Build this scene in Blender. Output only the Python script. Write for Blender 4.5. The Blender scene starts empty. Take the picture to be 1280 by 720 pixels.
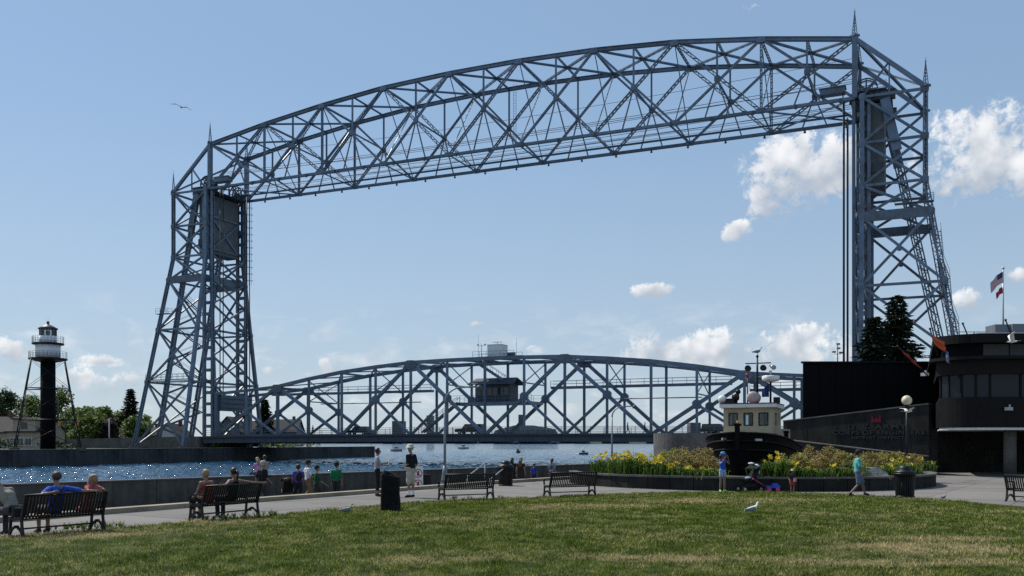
import bpy, bmesh, math, random
import numpy as np
from mathutils import Vector, Matrix, Euler, noise as mnoise

random.seed(7)
SC = bpy.context.scene
COL = SC.collection
R = math.radians

# ------------------------------------------------------------------ camera
EYE = 2.0                         # eye height above the upper promenade
FPX, CX, HY = 1157.0, 640.0, 552.0
cam_d = bpy.data.cameras.new('camera')
cam = bpy.data.objects.new('camera', cam_d)
COL.objects.link(cam)
SC.camera = cam
cam.location = (0, 0, EYE)
cam.rotation_euler = (R(90), 0, 0)
cam_d.sensor_width = 36.0
cam_d.lens = 36.0 * FPX / 1280.0
cam_d.shift_y = (HY - 360.0) / 1280.0
cam_d.clip_start = 0.1
cam_d.clip_end = 20000.0

# ------------------------------------------------------------------ sun, sky, exposure
SUN_AZ, SUN_EL = -52.0, 53.0      # degrees; azimuth from +Y towards +X
sdir = Vector((math.sin(R(SUN_AZ)) * math.cos(R(SUN_EL)), math.cos(R(SUN_AZ)) * math.cos(R(SUN_EL)), math.sin(R(SUN_EL))))
sl = bpy.data.lights.new('sun', 'SUN')
sl.energy = 5.0
sl.angle = R(0.55)
sl.color = (1.0, 0.95, 0.86)
so = bpy.data.objects.new('sun', sl)
COL.objects.link(so)
so.rotation_euler = sdir.to_track_quat('Z', 'Y').to_euler()
so.location = (-60, 40, 90)
SC.view_settings.view_transform = 'Standard'
SC.view_settings.look = 'None'
SC.view_settings.exposure = -0.08
SC.view_settings.gamma = 1.0
SC.view_settings.use_curve_mapping = False
SC.render.engine = 'CYCLES'
SC.cycles.max_bounces = 6
SC.cycles.diffuse_bounces = 3
SC.cycles.glossy_bounces = 3
SC.cycles.transparent_max_bounces = 6
SC.cycles.sample_clamp_indirect = 3.0
SC.cycles.caustics_reflective = False
SC.cycles.caustics_refractive = False
SC.cycles.use_denoising = False


class NT:
    """small helper round a node tree"""
    def __init__(self, nt):
        self.nt = nt
        self.nt.nodes.clear()
    def n(self, kind, **kw):
        nd = self.nt.nodes.new(kind)
        for k, v in kw.items():
            setattr(nd, k, v)
        return nd
    def l(self, a, b):
        self.nt.links.new(a, b)
    def put(self, sock, v):
        if hasattr(v, 'is_linked') or hasattr(v, 'links'):
            self.l(v, sock)
        else:
            sock.default_value = v
    def m(self, op, a, b=None, c=None, clamp=False):
        nd = self.n('ShaderNodeMath', operation=op, use_clamp=clamp)
        self.put(nd.inputs[0], a)
        if b is not None: self.put(nd.inputs[1], b)
        if c is not None: self.put(nd.inputs[2], c)
        return nd.outputs[0]
    def vm(self, op, a, b=None):
        nd = self.n('ShaderNodeVectorMath', operation=op)
        self.put(nd.inputs[0], a)
        if b is not None: self.put(nd.inputs[1], b)
        return nd.outputs[0]
    def rng(self, v, a, b, c, d, smooth=False):
        nd = self.n('ShaderNodeMapRange', interpolation_type='SMOOTHSTEP' if smooth else 'LINEAR')
        self.put(nd.inputs[0], v)
        for i, x in enumerate((a, b, c, d)): self.put(nd.inputs[1 + i], x)
        return nd.outputs[0]
    def mix(self, f, a, b):
        nd = self.n('ShaderNodeMix', data_type='RGBA')
        self.put(nd.inputs[0], f)
        self.put(nd.inputs[6], a if hasattr(a, 'links') else (*a[:3], 1))
        self.put(nd.inputs[7], b if hasattr(b, 'links') else (*b[:3], 1))
        return nd.outputs[2]
    def noise(self, vec, scale, detail=4, rough=0.55, dist=0.0):
        nd = self.n('ShaderNodeTexNoise')
        if vec is not None: self.l(vec, nd.inputs['Vector'])
        nd.inputs['Scale'].default_value = scale
        nd.inputs['Detail'].default_value = detail
        nd.inputs['Roughness'].default_value = rough
        nd.inputs['Distortion'].default_value = dist
        return nd.outputs[0]


world = bpy.data.worlds.new('World')
SC.world = world
world.use_nodes = True
w = NT(world.node_tree)
WSTR = 0.129
sky = w.n('ShaderNodeTexSky', sky_type='NISHITA')
sky.sun_disc = False
sky.sun_elevation = R(SUN_EL)
sky.sun_rotation = R(SUN_AZ)
sky.air_density = 1.0
sky.dust_density = 0.25
sky.ozone_density = 3.0
sky.altitude = 180
tc = w.n('ShaderNodeTexCoord')
nrm = w.vm('NORMALIZE', tc.outputs['Generated'])
sep = w.n('ShaderNodeSeparateXYZ')
w.l(nrm, sep.inputs[0])
az = w.m('ARCTAN2', sep.outputs[0], sep.outputs[1])
el = w.m('ARCSINE', sep.outputs[2])
# cumulus clouds: (azimuth, elevation, half width, half height, strength) in degrees
CLOUDS = [(16.6, 15.6, 3.1, 2.4, 1.0), (19.2, 15.9, 2.3, 1.8, 1.0), (27.2, 15.6, 4.0, 2.4, 1.0), (31.5, 14.6, 4.0, 2.2, 1.0), (13.6, 12.45, .95, .75, .8),
          (8.5, 9.2, 1.7, .5, .75), (-2.1, 7.2, .9, .35, .65), (8.6, 5.6, 2.3, 1.15, .9), (12.0, 5.5, 2.8, 1.4, .95), (17.0, 5.8, 2.4, 1.3, .95), (19.6, 5.2, 2.2, 1.1, .85),
          (26.2, 7.8, 1.0, .8, .8), (28.6, 9.0, .8, .55, .8), (1.5, 5.6, 1.0, .5, .65), (-28.2, 4.95, 1.5, .75, .8), (-23.7, 4.55, 1.7, .45, .75), (-24.6, 3.4, 2.2, .9, .6), (-22.6, 3.6, 1.4, .7, .6),
          (-11.4, 4.6, .8, .7, .6), (-14.6, 4.2, 1.1, .5, .55), (14.3, 24.4, 1.1, .5, .12),
          (40, 12, 5, 2.2, 1), (-42, 6, 4, 1.5, 1), (75, 14, 7, 3, 1), (120, 9, 6, 2.4, 1), (165, 13, 7, 3, 1), (-130, 12, 6, 2.6, 1), (-85, 8, 6, 2, 1)]
ae = w.n('ShaderNodeCombineXYZ')
w.l(az, ae.inputs[0]); w.l(el, ae.inputs[1])
M = None
S = None
for (a, e, ra, re, st) in CLOUDS:
    q = w.n('ShaderNodeVectorMath', operation='MULTIPLY_ADD')
    w.l(ae.outputs[0], q.inputs[0])
    q.inputs[1].default_value = (1 / R(ra), 1 / R(re), 0)
    q.inputs[2].default_value = (-a / ra, -e / re, 0)
    dt = w.n('ShaderNodeVectorMath', operation='DOT_PRODUCT')
    w.l(q.outputs[0], dt.inputs[0]); w.l(q.outputs[0], dt.inputs[1])
    mk = w.m('SUBTRACT', st, dt.outputs['Value'])
    M = mk if M is None else w.m('MAXIMUM', M, mk)
    # the same cloud moved towards the sun: what it loses is the shaded underside
    q2 = w.n('ShaderNodeVectorMath', operation='ADD')
    w.l(q.outputs[0], q2.inputs[0])
    q2.inputs[1].default_value = (0.28, -0.52, 0)
    dt2 = w.n('ShaderNodeVectorMath', operation='DOT_PRODUCT')
    w.l(q2.outputs[0], dt2.inputs[0]); w.l(q2.outputs[0], dt2.inputs[1])
    mk2 = w.m('SUBTRACT', st, dt2.outputs['Value'])
    S = mk2 if S is None else w.m('MAXIMUM', S, mk2)
M = w.m('MAXIMUM', M, -1.4)
S = w.m('MAXIMUM', S, -1.4)
n1 = w.noise(nrm, 24.0, 9, 0.66, 0.35)
vo = w.n('ShaderNodeTexVoronoi', feature='SMOOTH_F1')
w.l(nrm, vo.inputs['Vector'])
vo.inputs['Scale'].default_value = 62.0
vo.inputs['Smoothness'].default_value = 0.35
dens = w.m('ADD', w.m('MULTIPLY', M, 1.15), w.m('MULTIPLY', w.m('SUBTRACT', n1, 0.455), 4.2))
dens = w.m('ADD', dens, w.m('MULTIPLY', w.m('SUBTRACT', 0.42, vo.outputs['Distance']), 0.55))
n3 = w.noise(nrm, 120.0, 5, 0.62, 0.5)
dens = w.m('ADD', dens, w.m('MULTIPLY', w.m('SUBTRACT', n3, 0.52), 2.2))
alpha = w.rng(dens, 0.0, 1.0, 0.0, 1.0, True)
# faint broken cloud low over the horizon, all round
n2 = w.noise(w.vm('MULTIPLY', nrm, (1.0, 1.0, 2.6)), 17.0, 6, 0.62, 0.3)
band = w.m('MULTIPLY', w.rng(el, R(0.2), R(2.2), 0.35, 1.0, True), w.rng(el, R(3.6), R(9.5), 1.0, 0.0, True))
low = w.m('MULTIPLY', w.rng(n2, 0.47, 0.72, 0.0, 0.62, True), band)
alpha2 = w.m('MAXIMUM', alpha, low)
n1s = w.noise(nrm, 40.0, 4, 0.55, 0.2)
shade = w.m('ADD', w.m('MULTIPLY', w.m('SUBTRACT', M, S), 0.42), w.m('MULTIPLY', w.m('SUBTRACT', 0.5, n1s), 1.0))
shade = w.m('ADD', shade, w.m('MULTIPLY', w.m('SUBTRACT', vo.outputs['Distance'], 0.42), 0.5))
lit = w.rng(shade, -0.35, 0.62, 1.0, 0.0, True)
ccol = w.mix(lit, (3.9, 4.35, 5.0), (8.1, 8.15, 8.2))
even = w.mix(0.55, sky.outputs[0], (2.72, 4.05, 5.55))
hazec = w.mix(w.rng(el, R(-1.0), R(22.0), 0.60, 0.0, True), even, (4.1, 4.75, 5.4))
fin = w.mix(w.m('MULTIPLY', alpha2, 0.93), hazec, ccol)
bg = w.n('ShaderNodeBackground')
bg.inputs[1].default_value = WSTR
w.l(fin, bg.inputs[0])
world.cycles.sampling_method = 'MANUAL'
world.cycles.sample_map_resolution = 512
wo = w.n('ShaderNodeOutputWorld')
w.l(bg.outputs[0], wo.inputs[0])

# ------------------------------------------------------------------ helpers
def px(x, y, D):
    """where the thing seen at x, y of the photograph stands when it is D metres off"""
    return Vector(((x - CX) / FPX * D, D, EYE + (HY - y) / FPX * D))

def gx(x, D):
    return (x - CX) / FPX * D


class MB:
    """collects shapes of ONE mesh object"""
    def __init__(self):
        self.v, self.f, self.mi, self.sm = [], [], [], []
    def add(self, vs, fs, mi=0, sm=False):
        b = len(self.v)
        self.v += [tuple(p) for p in vs]
        for f in fs:
            self.f.append(tuple(i + b for i in f))
            self.mi.append(mi)
            self.sm.append(sm)
        return self
    def box(self, c, s, rz=0.0, mi=0, taper=1.0, tx=None, ty=None):
        c = Vector(c)
        tx = taper if tx is None else tx
        ty = taper if ty is None else ty
        cs, sn = math.cos(rz), math.sin(rz)
        vs = []
        for k in (-1, 1):
            ax, ay = (1, 1) if k < 0 else (tx, ty)
            for (i, j) in ((-1, -1), (1, -1), (1, 1), (-1, 1)):
                x, y = i * s[0] / 2 * ax, j * s[1] / 2 * ay
                vs.append(c + Vector((x * cs - y * sn, x * sn + y * cs, k * s[2] / 2)))
        return self.add(vs, [(3, 2, 1, 0), (4, 5, 6, 7), (0, 1, 5, 4), (1, 2, 6, 5), (2, 3, 7, 6), (3, 0, 4, 7)], mi)
    def bar(self, p0, p1, w_, h_, N=None, mi=0):
        """box along p0-p1; w_ measured along N (default: sideways), h_ across it"""
        p0, p1 = Vector(p0), Vector(p1)
        ax = (p1 - p0)
        if ax.length < 1e-6: return self
        ax.normalize()
        if N is None:
            N = Vector((0, 0, 1)).cross(ax)
            if N.length < 1e-3: N = Vector((1, 0, 0))
        N = Vector(N)
        N = (N - ax * N.dot(ax)).normalized()
        H = ax.cross(N)
        vs = []
        for p in (p0, p1):
            for (i, j) in ((-1, -1), (1, -1), (1, 1), (-1, 1)):
                vs.append(p + N * (i * w_ / 2) + H * (j * h_ / 2))
        return self.add(vs, [(3, 2, 1, 0), (4, 5, 6, 7), (0, 1, 5, 4), (1, 2, 6, 5), (2, 3, 7, 6), (3, 0, 4, 7)], mi)
    def tube(self, pts, r, n=8, mi=0, sm=True, cap=True):
        pts = [Vector(p) for p in pts]
        rs = r if isinstance(r, (list, tuple)) else [r] * len(pts)
        vs, prev = [], None
        for i, p in enumerate(pts):
            t = (pts[min(i + 1, len(pts) - 1)] - pts[max(i - 1, 0)])
            t = t.normalized() if t.length > 1e-9 else Vector((0, 0, 1))
            if prev is None:
                a = t.orthogonal().normalized()
            else:
                a = (prev - t * prev.dot(t))
                a = a.normalized() if a.length > 1e-6 else t.orthogonal().normalized()
            prev = a
            b = t.cross(a)
            for k in range(n):
                th = 2 * math.pi * k / n
                vs.append(p + (a * math.cos(th) + b * math.sin(th)) * rs[i])
        fs = []
        for i in range(len(pts) - 1):
            for k in range(n):
                fs.append((i * n + k, i * n + (k + 1) % n, (i + 1) * n + (k + 1) % n, (i + 1) * n + k))
        self.add(vs, fs, mi, sm)
        if cap:
            m = (len(pts) - 1) * n
            b = len(self.v) - len(vs)
            self.f.append(tuple(b + k for k in reversed(range(n)))); self.mi.append(mi); self.sm.append(False)
            self.f.append(tuple(b + m + k for k in range(n))); self.mi.append(mi); self.sm.append(False)
        return self
    def lathe(self, prof, c=(0, 0, 0), n=16, mi=0, sm=True, sx=1.0, sy=1.0):
        c = Vector(c)
        vs, fs = [], []
        for (r_, z_) in prof:
            for k in range(n):
                th = 2 * math.pi * k / n
                vs.append(c + Vector((math.cos(th) * r_ * sx, math.sin(th) * r_ * sy, z_)))
        for i in range(len(prof) - 1):
            for k in range(n):
                fs.append((i * n + k, i * n + (k + 1) % n, (i + 1) * n + (k + 1) % n, (i + 1) * n + k))
        self.add(vs, fs, mi, sm)
        b = len(self.v) - len(vs)
        if prof[0][0] > 1e-4:
            self.f.append(tuple(b + k for k in reversed(range(n)))); self.mi.append(mi); self.sm.append(False)
        if prof[-1][0] > 1e-4:
            m = (len(prof) - 1) * n
            self.f.append(tuple(b + m + k for k in range(n))); self.mi.append(mi); self.sm.append(False)
        return self
    def ball(self, c, r, n=12, m=8, mi=0):
        rr = (r, r, r) if not isinstance(r, (list, tuple)) else r
        c = Vector(c)
        vs, fs = [], []
        for i in range(m + 1):
            ph = math.pi * i / m
            for k in range(n):
                th = 2 * math.pi * k / n
                vs.append(c + Vector((rr[0] * math.sin(ph) * math.cos(th), rr[1] * math.sin(ph) * math.sin(th), -rr[2] * math.cos(ph))))
        for i in range(m):
            for k in range(n):
                fs.append((i * n + k, i * n + (k + 1) % n, (i + 1) * n + (k + 1) % n, (i + 1) * n + k))
        return self.add(vs, fs, mi, True)
    def prism(self, poly, z0, z1, mi=0):
        """vertical prism over an x,y outline (counter-clockwise)"""
        n = len(poly)
        vs = [(p[0], p[1], z0) for p in poly] + [(p[0], p[1], z1) for p in poly]
        fs = [tuple(reversed(range(n))), tuple(range(n, 2 * n))]
        for k in range(n):
            fs.append((k, (k + 1) % n, n + (k + 1) % n, n + k))
        return self.add(vs, fs, mi)
    def extrude(self, poly3, d, mi=0):
        """planar outline of 3-D points pushed along d"""
        n = len(poly3)
        d = Vector(d)
        vs = [Vector(p) for p in poly3] + [Vector(p) + d for p in poly3]
        fs = [tuple(reversed(range(n))), tuple(range(n, 2 * n))]
        for k in range(n):
            fs.append((k, (k + 1) % n, n + (k + 1) % n, n + k))
        return self.add(vs, fs, mi)
    def build(self, name, mats, parent=None, origin=None, **kw):
        """link as one mesh; coordinates are in the parent's frame (or the world when there is none)"""
        o0 = Vector(origin) if origin is not None else None
        if o0 is None:
            if parent is not None:
                o0 = Vector((0, 0, 0))
            else:
                a = np.array(self.v)
                lo, hi = a.min(0), a.max(0)
                o0 = Vector(((lo[0] + hi[0]) / 2, (lo[1] + hi[1]) / 2, lo[2]))
        me = bpy.data.meshes.new(name)
        a = np.array(self.v, dtype=np.float64) - np.array(o0)
        me.from_pydata(a.tolist(), [], self.f)
        if not isinstance(mats, (list, tuple)): mats = [mats]
        for m_ in mats: me.materials.append(m_)
        if len(mats) > 1: me.polygons.foreach_set('material_index', self.mi)
        me.polygons.foreach_set('use_smooth', self.sm)
        me.update()
        o = bpy.data.objects.new(name, me)
        COL.objects.link(o)
        o.location = o0
        if parent is not None: o.parent = parent
        tag(o, **kw)
        return o


def tag(o, label=None, cat=None, group=None, kind=None):
    if label: o['label'] = label
    if cat: o['category'] = cat
    if group: o['group'] = group
    if kind: o['kind'] = kind
    return o

def empty(name, loc=(0, 0, 0), rz=0.0, parent=None, **kw):
    o = bpy.data.objects.new(name, None)
    o.empty_display_size = 0.2
    COL.objects.link(o)
    o.location = loc
    o.rotation_euler = (0, 0, rz)
    if parent is not None: o.parent = parent
    tag(o, **kw)
    return o

def copy_tree(o, parent=None):
    c = o.copy()
    COL.objects.link(c)
    if parent is not None: c.parent = parent
    for ch in o.children:
        copy_tree(ch, c)
    return c

def share(name, me, loc, parent, rot=None, scale=None, **kw):
    """one more object that uses the mesh me"""
    o = bpy.data.objects.new(name, me)
    COL.objects.link(o)
    o.location = loc
    if rot is not None: o.rotation_euler = rot
    if scale is not None: o.scale = scale
    if parent is not None: o.parent = parent
    tag(o, **kw)
    return o


# ------------------------------------------------------------------ materials
def mat(name, col, rough=0.6, metal=0.0, var=0.25, scale=3.0, col2=None, bump=0.0, bscale=40.0, spec=0.5, streak=0.0, thr=(0.45, 0.7)):
    m = bpy.data.materials.new(name)
    m.use_nodes = True
    t = NT(m.node_tree)
    b = t.n('ShaderNodeBsdfPrincipled')
    o = t.n('ShaderNodeOutputMaterial')
    t.l(b.outputs[0], o.inputs[0])
    co = t.n('ShaderNodeTexCoord').outputs['Object']
    nz = t.noise(co, scale, 6, 0.6)
    dark = tuple(c * (1 - var) for c in col)
    lite = tuple(min(1, c * (1 + var)) for c in col)
    c = t.mix(t.rng(nz, 0.3, 0.7, 0, 1), dark, lite)
    if col2:
        n2 = t.noise(co, scale * 0.45, 7, 0.65)
        c = t.mix(t.rng(n2, thr[0], thr[1], 0, 1, True), c, col2)
    if streak:
        n3 = t.noise(t.vm('MULTIPLY', co, (1.0, 1.0, 0.06)), 2.2, 5, 0.6)
        c = t.mix(t.rng(n3, 0.42, 0.72, 0, streak, True), c, tuple(x * 0.35 for x in col))
    t.l(c, b.inputs['Base Color'])
    t.l(t.rng(nz, 0.2, 0.8, max(0.02, rough - 0.08), min(1, rough + 0.08)), b.inputs['Roughness'])
    b.inputs['Metallic'].default_value = metal
    b.inputs['Specular IOR Level'].default_value = spec
    if bump:
        bn = t.n('ShaderNodeBump')
        bn.inputs['Strength'].default_value = bump
        bn.inputs['Distance'].default_value = 0.02
        t.l(t.noise(co, bscale, 4, 0.6), bn.inputs['Height'])
        t.l(bn.outputs[0], b.inputs['Normal'])
    return m

MT = {}
MT['steel'] = mat('bridge_paint', (0.108, 0.158, 0.228), 0.40, 0.0, 0.24, 0.8, (0.085, 0.085, 0.095), streak=0.3, spec=.5)
def vary(m, lo, hi):
    """each object in this material a little lighter or darker"""
    nt = m.node_tree
    b = [n_ for n_ in nt.nodes if n_.type == 'BSDF_PRINCIPLED'][0]
    src = b.inputs['Base Color'].links[0].from_socket
    hs, oi, mr = nt.nodes.new('ShaderNodeHueSaturation'), nt.nodes.new('ShaderNodeObjectInfo'), nt.nodes.new('ShaderNodeMapRange')
    mr.inputs[3].default_value = lo; mr.inputs[4].default_value = hi
    nt.links.new(oi.outputs['Random'], mr.inputs[0]); nt.links.new(mr.outputs[0], hs.inputs['Value'])
    nt.links.new(src, hs.inputs['Color']); nt.links.new(hs.outputs[0], b.inputs['Base Color'])
vary(MT['steel'], .72, 1.22)
MT['steel_dark'] = mat('bridge_paint_dull_shade', (0.05, 0.063, 0.082), 0.6, 0.0, 0.25, 0.8)
MT['cable'] = mat('wire_rope', (0.05, 0.055, 0.065), 0.5, 0.3, 0.2, 2)
MT['black'] = mat('black_enamel', (0.010, 0.010, 0.011), 0.42, 0.0, 0.3, 4, bump=0.1, bscale=60, spec=.3)
MT['white'] = mat('white_paint', (0.74, 0.74, 0.72), 0.5, 0.0, 0.1, 2, streak=0.12)
MT['concrete'] = mat('concrete', (0.12, 0.114, 0.105), 0.9, 0.0, 0.22, 1.6, (0.068, 0.065, 0.061), 0.35, 30, streak=0.35)
MT['conc_shaded'] = mat('shaded_weathered_concrete', (0.032, 0.031, 0.029), 0.9, 0.0, 0.35, 1.1, (0.017, 0.0165, 0.0155), 0.4, 22, streak=0.55, spec=.15)  # wall shade is put into the dark base colour; blotches and streaks are weathering
MT['glass'] = mat('dark_glass', (0.02, 0.025, 0.03), 0.06, 0.0, 0.1, 1)

# ------------------------------------------------------------------ the lift bridge
# bridge frame: U along the span (0 at the near tower, 118 at the far one), V across it (0 near truss, 10.7 far truss), zr above the eye
BR = Vector((49.2, 132.9, 0))
BD = Vector((-0.9153, 0.4023, 0)).normalized()
BN = Vector((0.4023, 0.9153, 0)).normalized()
UZ = Vector((0, 0, 1))
SPAN, WID = 118.0, 10.7

def B(u, v, zr):
    return BR + BD * u + BN * v + UZ * (zr + EYE)

def laced(mb, p0, p1, w_, h_, N, pitch=None, t=0.1, both=True):
    """two plates with zigzag lacing between them on the N faces"""
    p0, p1 = Vector(p0), Vector(p1)
    ax = p1 - p0
    L = ax.length
    ax.normalize()
    N = Vector(N)
    N = (N - ax * N.dot(ax)).normalized()
    H = ax.cross(N)
    for s in (-1, 1):
        o = H * (s * (h_ - t) / 2)
        mb.bar(p0 + o, p1 + o, w_, t, N)
    k = max(2, int(round(L / (pitch or h_ * 1.1))))
    for fs in ((-1, 1) if both else (-1,)):
        off = N * (fs * (w_ / 2 - 0.03))
        for i in range(k):
            s = -1 if i % 2 else 1
            a = p0 + ax * (L * i / k) + H * (s * (h_ - t) / 2) + off
            b = p0 + ax * (L * (i + 1) / k) - H * (s * (h_ - t) / 2) + off
            mb.bar(a, b, 0.04, 0.08, N)

BRW = B(0, 0, 0); BRW.z = 0.0
bridge = empty('lift_bridge', BRW, label='huge steel lift bridge frame, two towers joined by a high arched truss span', cat='bridge')

def mem(name, parent, p0, p1, w_, h_, N=BN, kind='bar', m_='steel', pitch=None):
    mb = MB()
    if kind == 'bar':
        mb.bar(p0, p1, w_, h_, N)
    elif kind == 'laced':
        laced(mb, p0, p1, w_, h_, N, pitch)
    elif kind == 'tube':
        mb.tube([p0, p1], w_, 6)
    elif kind == 'ibeam':
        a = (Vector(p1) - Vector(p0)).normalized()
        NN = Vector(N); NN = (NN - a * NN.dot(a)).normalized()
        H = a.cross(NN)
        mb.bar(p0, p1, w_ * 0.35, h_, N)
        for s in (-1, 1):
            o = H * (s * (h_ / 2 - 0.03))
            mb.bar(Vector(p0) + o, Vector(p1) + o, w_, 0.07, N)
    mb.v = [tuple(Vector(q) - BRW) for q in mb.v]
    mid = (Vector(p0) + Vector(p1)) / 2 - BRW
    return mb.build(name, MT[m_], parent, origin=mid)

def plate(name, parent, c, su, sz, sv, m_='steel', N=BN):
    """gusset: su along the span, sz tall, sv thick"""
    c = Vector(c)
    mb = MB()
    D_ = BD
    pts = []
    for (i, j) in ((-1, -.6), (-.6, -1), (.6, -1), (1, -.6), (1, .6), (.6, 1), (-.6, 1), (-1, .6)):
        pts.append(c + D_ * (i * su / 2) + UZ * (j * sz / 2) - BN * (sv / 2))
    mb.extrude(pts, BN * sv)
    mb.v = [tuple(Vector(q) - BRW) for q in mb.v]
    return mb.build(name, MT[m_], parent, origin=c - BRW)

# ---- overhead span -------------------------------------------------------
over = empty('overhead_span', (0, 0, 0), parent=bridge)
ZB = 49.3
NPAN = 9
UU = [SPAN * i / 9 for i in range(10)]
ZTOPS = [57.8, 60.1, 61.9, 62.9, 63.35, 63.35, 62.9, 61.7, 60.05, 57.9]
def ztop(u):
    return ZTOPS[int(round(u / (SPAN / 9)))]
TOPU = UU
for v in (0.0, WID):
    for i in range(NPAN):
        a, b = UU[i], UU[i + 1]
        mid = (a + b) / 2
        za, zb_ = ztop(a), ztop(b)
        zc = ((za + ZB) / 2 + (zb_ + ZB) / 2) / 2
        zm = (za + zb_) / 2
        mem('top_chord', over, B(a, v, za), B(b, v, zb_), 0.6, 0.6, kind='ibeam')
        mem('bottom_chord', over, B(a, v, ZB), B(b, v, ZB), 0.55, 0.42)
        lk = 'laced' if i in (1, 2, 4, 5, 6, 7, 8) else 'bar'
        # the two crossing diagonals, each in one piece
        mem('diagonal', over, B(a, v, za), B(b, v, ZB), 0.32, 0.36 if i % 2 else .5, kind='bar' if i % 2 else 'laced', pitch=0.8)
        mem('diagonal', over, B(a, v, ZB), B(b, v + 0.0, zb_), 0.34, .5 if i % 2 else 0.34, kind='laced' if i % 2 else 'bar', pitch=0.8)
        mem('vertical', over, B(mid, v, zc), B(mid, v, zm), 0.26, 0.26, kind='laced' if i in (7, 8) else 'bar', pitch=0.4)
        plate('gusset_plate', over, B(mid, v, zc), .8, .95, 0.46)
        # hangers that spread from the crossing to the bottom chord
        for s in (-1, 1):
            mem('hanger', over, B(mid, v, zc), B(mid + s * 1.9, v, ZB), 0.16, 0.2)
        if i > 0:
            plate('gusset_plate', over, B(a, v, za - 0.2), 1.4, .8, 0.64)
            plate('gusset_plate', over, B(a, v, ZB + 0.1), 1.5, 0.7, 0.62)
        if i in (1, 8, 7):
            mem('post', over, B(a, v, ZB), B(a, v, za), 0.34, 0.36, kind='laced', pitch=0.5)
    for i in range(2 * NPAN + 1):
        u = SPAN * (i + .3) / (2 * NPAN + 1)
        p = B(u, v + (-.42 if v == 0 else .42), ZB - .1)
        mb = MB().box(p - BRW, (0.22, 0.22, 0.45)).box(p - BRW + Vector((0, 0, -.32)), (0.34, 0.34, 0.2))
        mb.build('lamp_fitting', MT['steel_dark'], over, origin=p - BRW)
for i in range(NPAN):
    a, b = UU[i], UU[i + 1]
    mid = (a + b) / 2
    za, zb_ = ztop(a), ztop(b)
    mem('lateral_strut', over, B(a, 0, za), B(b, WID, zb_), 0.2, 0.55, UZ, 'laced', pitch=0.7)
    mem('lateral_strut', over, B(a, WID, za), B(b, 0, zb_), 0.2, 0.55, UZ, 'laced', pitch=0.7)
    mem('cross_strut', over, B(mid, 0, (za + zb_) / 2), B(mid, WID, (za + zb_) / 2), 0.15, 0.4, UZ, 'laced', pitch=.5)
    pl = MB().box(B(mid, WID / 2, (za + zb_) / 2) - BRW, (1.1, 1.1, 0.14), math.atan2(BD.y, BD.x))
    pl.build('gusset_plate', MT['steel_dark'], over, origin=B(mid, WID / 2, (za + zb_) / 2) - BRW)
    mem('cross_strut', over, B(a, 0, za), B(a, WID, za), 0.26, 0.4, UZ, 'laced', pitch=0.6)
    if i in (0, 8): mem('floor_lateral', over, B(a, 0, ZB), B(b, WID, ZB), 0.2, 0.24, UZ, 'laced' if i in (0, 1, 8) else 'bar', pitch=0.5)
    if i in (0, 8): mem('floor_lateral', over, B(a, WID, ZB), B(b, 0, ZB), 0.2, 0.24, UZ, 'laced' if i in (0, 8) else 'bar', pitch=0.5)
    mem('floor_beam', over, B(a, 0, ZB), B(a, WID, ZB), 0.16, 0.22, UZ)
    # sway frame between the crossings of the two trusses
    zc = ((za + ZB) / 2 + (zb_ + ZB) / 2) / 2
    mem('sway_strut', over, B(mid, 0, zc), B(mid, WID, zc), 0.2, 0.26, UZ)
    mem('sway_brace', over, B(a, 0, za), B(a, WID, ZB), 0.13, 0.13, BD)
    mem('sway_brace', over, B(a, WID, za), B(a, 0, ZB), 0.13, 0.13, BD)
# walkway with two rails along the span
for (v, z, r_) in ((8.25, ZB + 1.35, 0.04), (8.25, ZB + 0.8, 0.03), (7.35, ZB + 1.35, 0.04)):
    mem('walkway_rail', over, B(1, v, z), B(SPAN - 1, v, z), r_, r_, kind='tube')
mem('walkway', over, B(1, 7.8, ZB + 0.28), B(SPAN - 1, 7.8, ZB + 0.28), 0.9, 0.06, BN)
# operating ropes strung from tower to tower, each with a slight sag
for (v, z, sag, r_) in ((1.2, ZB + 2.6, .5, .05), (1.6, ZB + 3.4, .9, .045), (5.0, ZB + 4.3, 1.2, .04), (9.4, ZB + 2.4, .6, .05), (9.8, ZB + 3.6, .9, .045), (4.2, ZB + 7.4, 1.3, .035)):
    mb = MB()
    pts = []
    for k in range(25):
        t = k / 24
        pts.append(B(SPAN * t, v, z - sag * 4 * t * (1 - t)) - BRW)
    mb.tube(pts, r_, 5)
    mb.build('rope', MT['cable'], over, origin=B(SPAN / 2, v, z) - BRW)
# a thin ladder up to the top chord near midspan
lad = MB()
for s in (-.25, .25):
    lad.bar(B(57.5 + s, 9.8, ZB + 3) - BRW, B(57.5 + s, 9.8, ZB + 14.4) - BRW, .06, .06)
for k in range(24):
    lad.bar(B(57.2, 9.8, ZB + 3.2 + k * .46) - BRW, B(57.8, 9.8, ZB + 3.2 + k * .46) - BRW, .04, .04)
lad.build('ladder', MT['steel'], over, origin=B(57.5, 9.8, ZB) - BRW)

# ---- towers ---------------------------------------------------------------
LEV = [49.3, 42.7, 36.6, 32.0, 22.0, 11.6, -1.2]
ZBRK = 36.6

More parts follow.
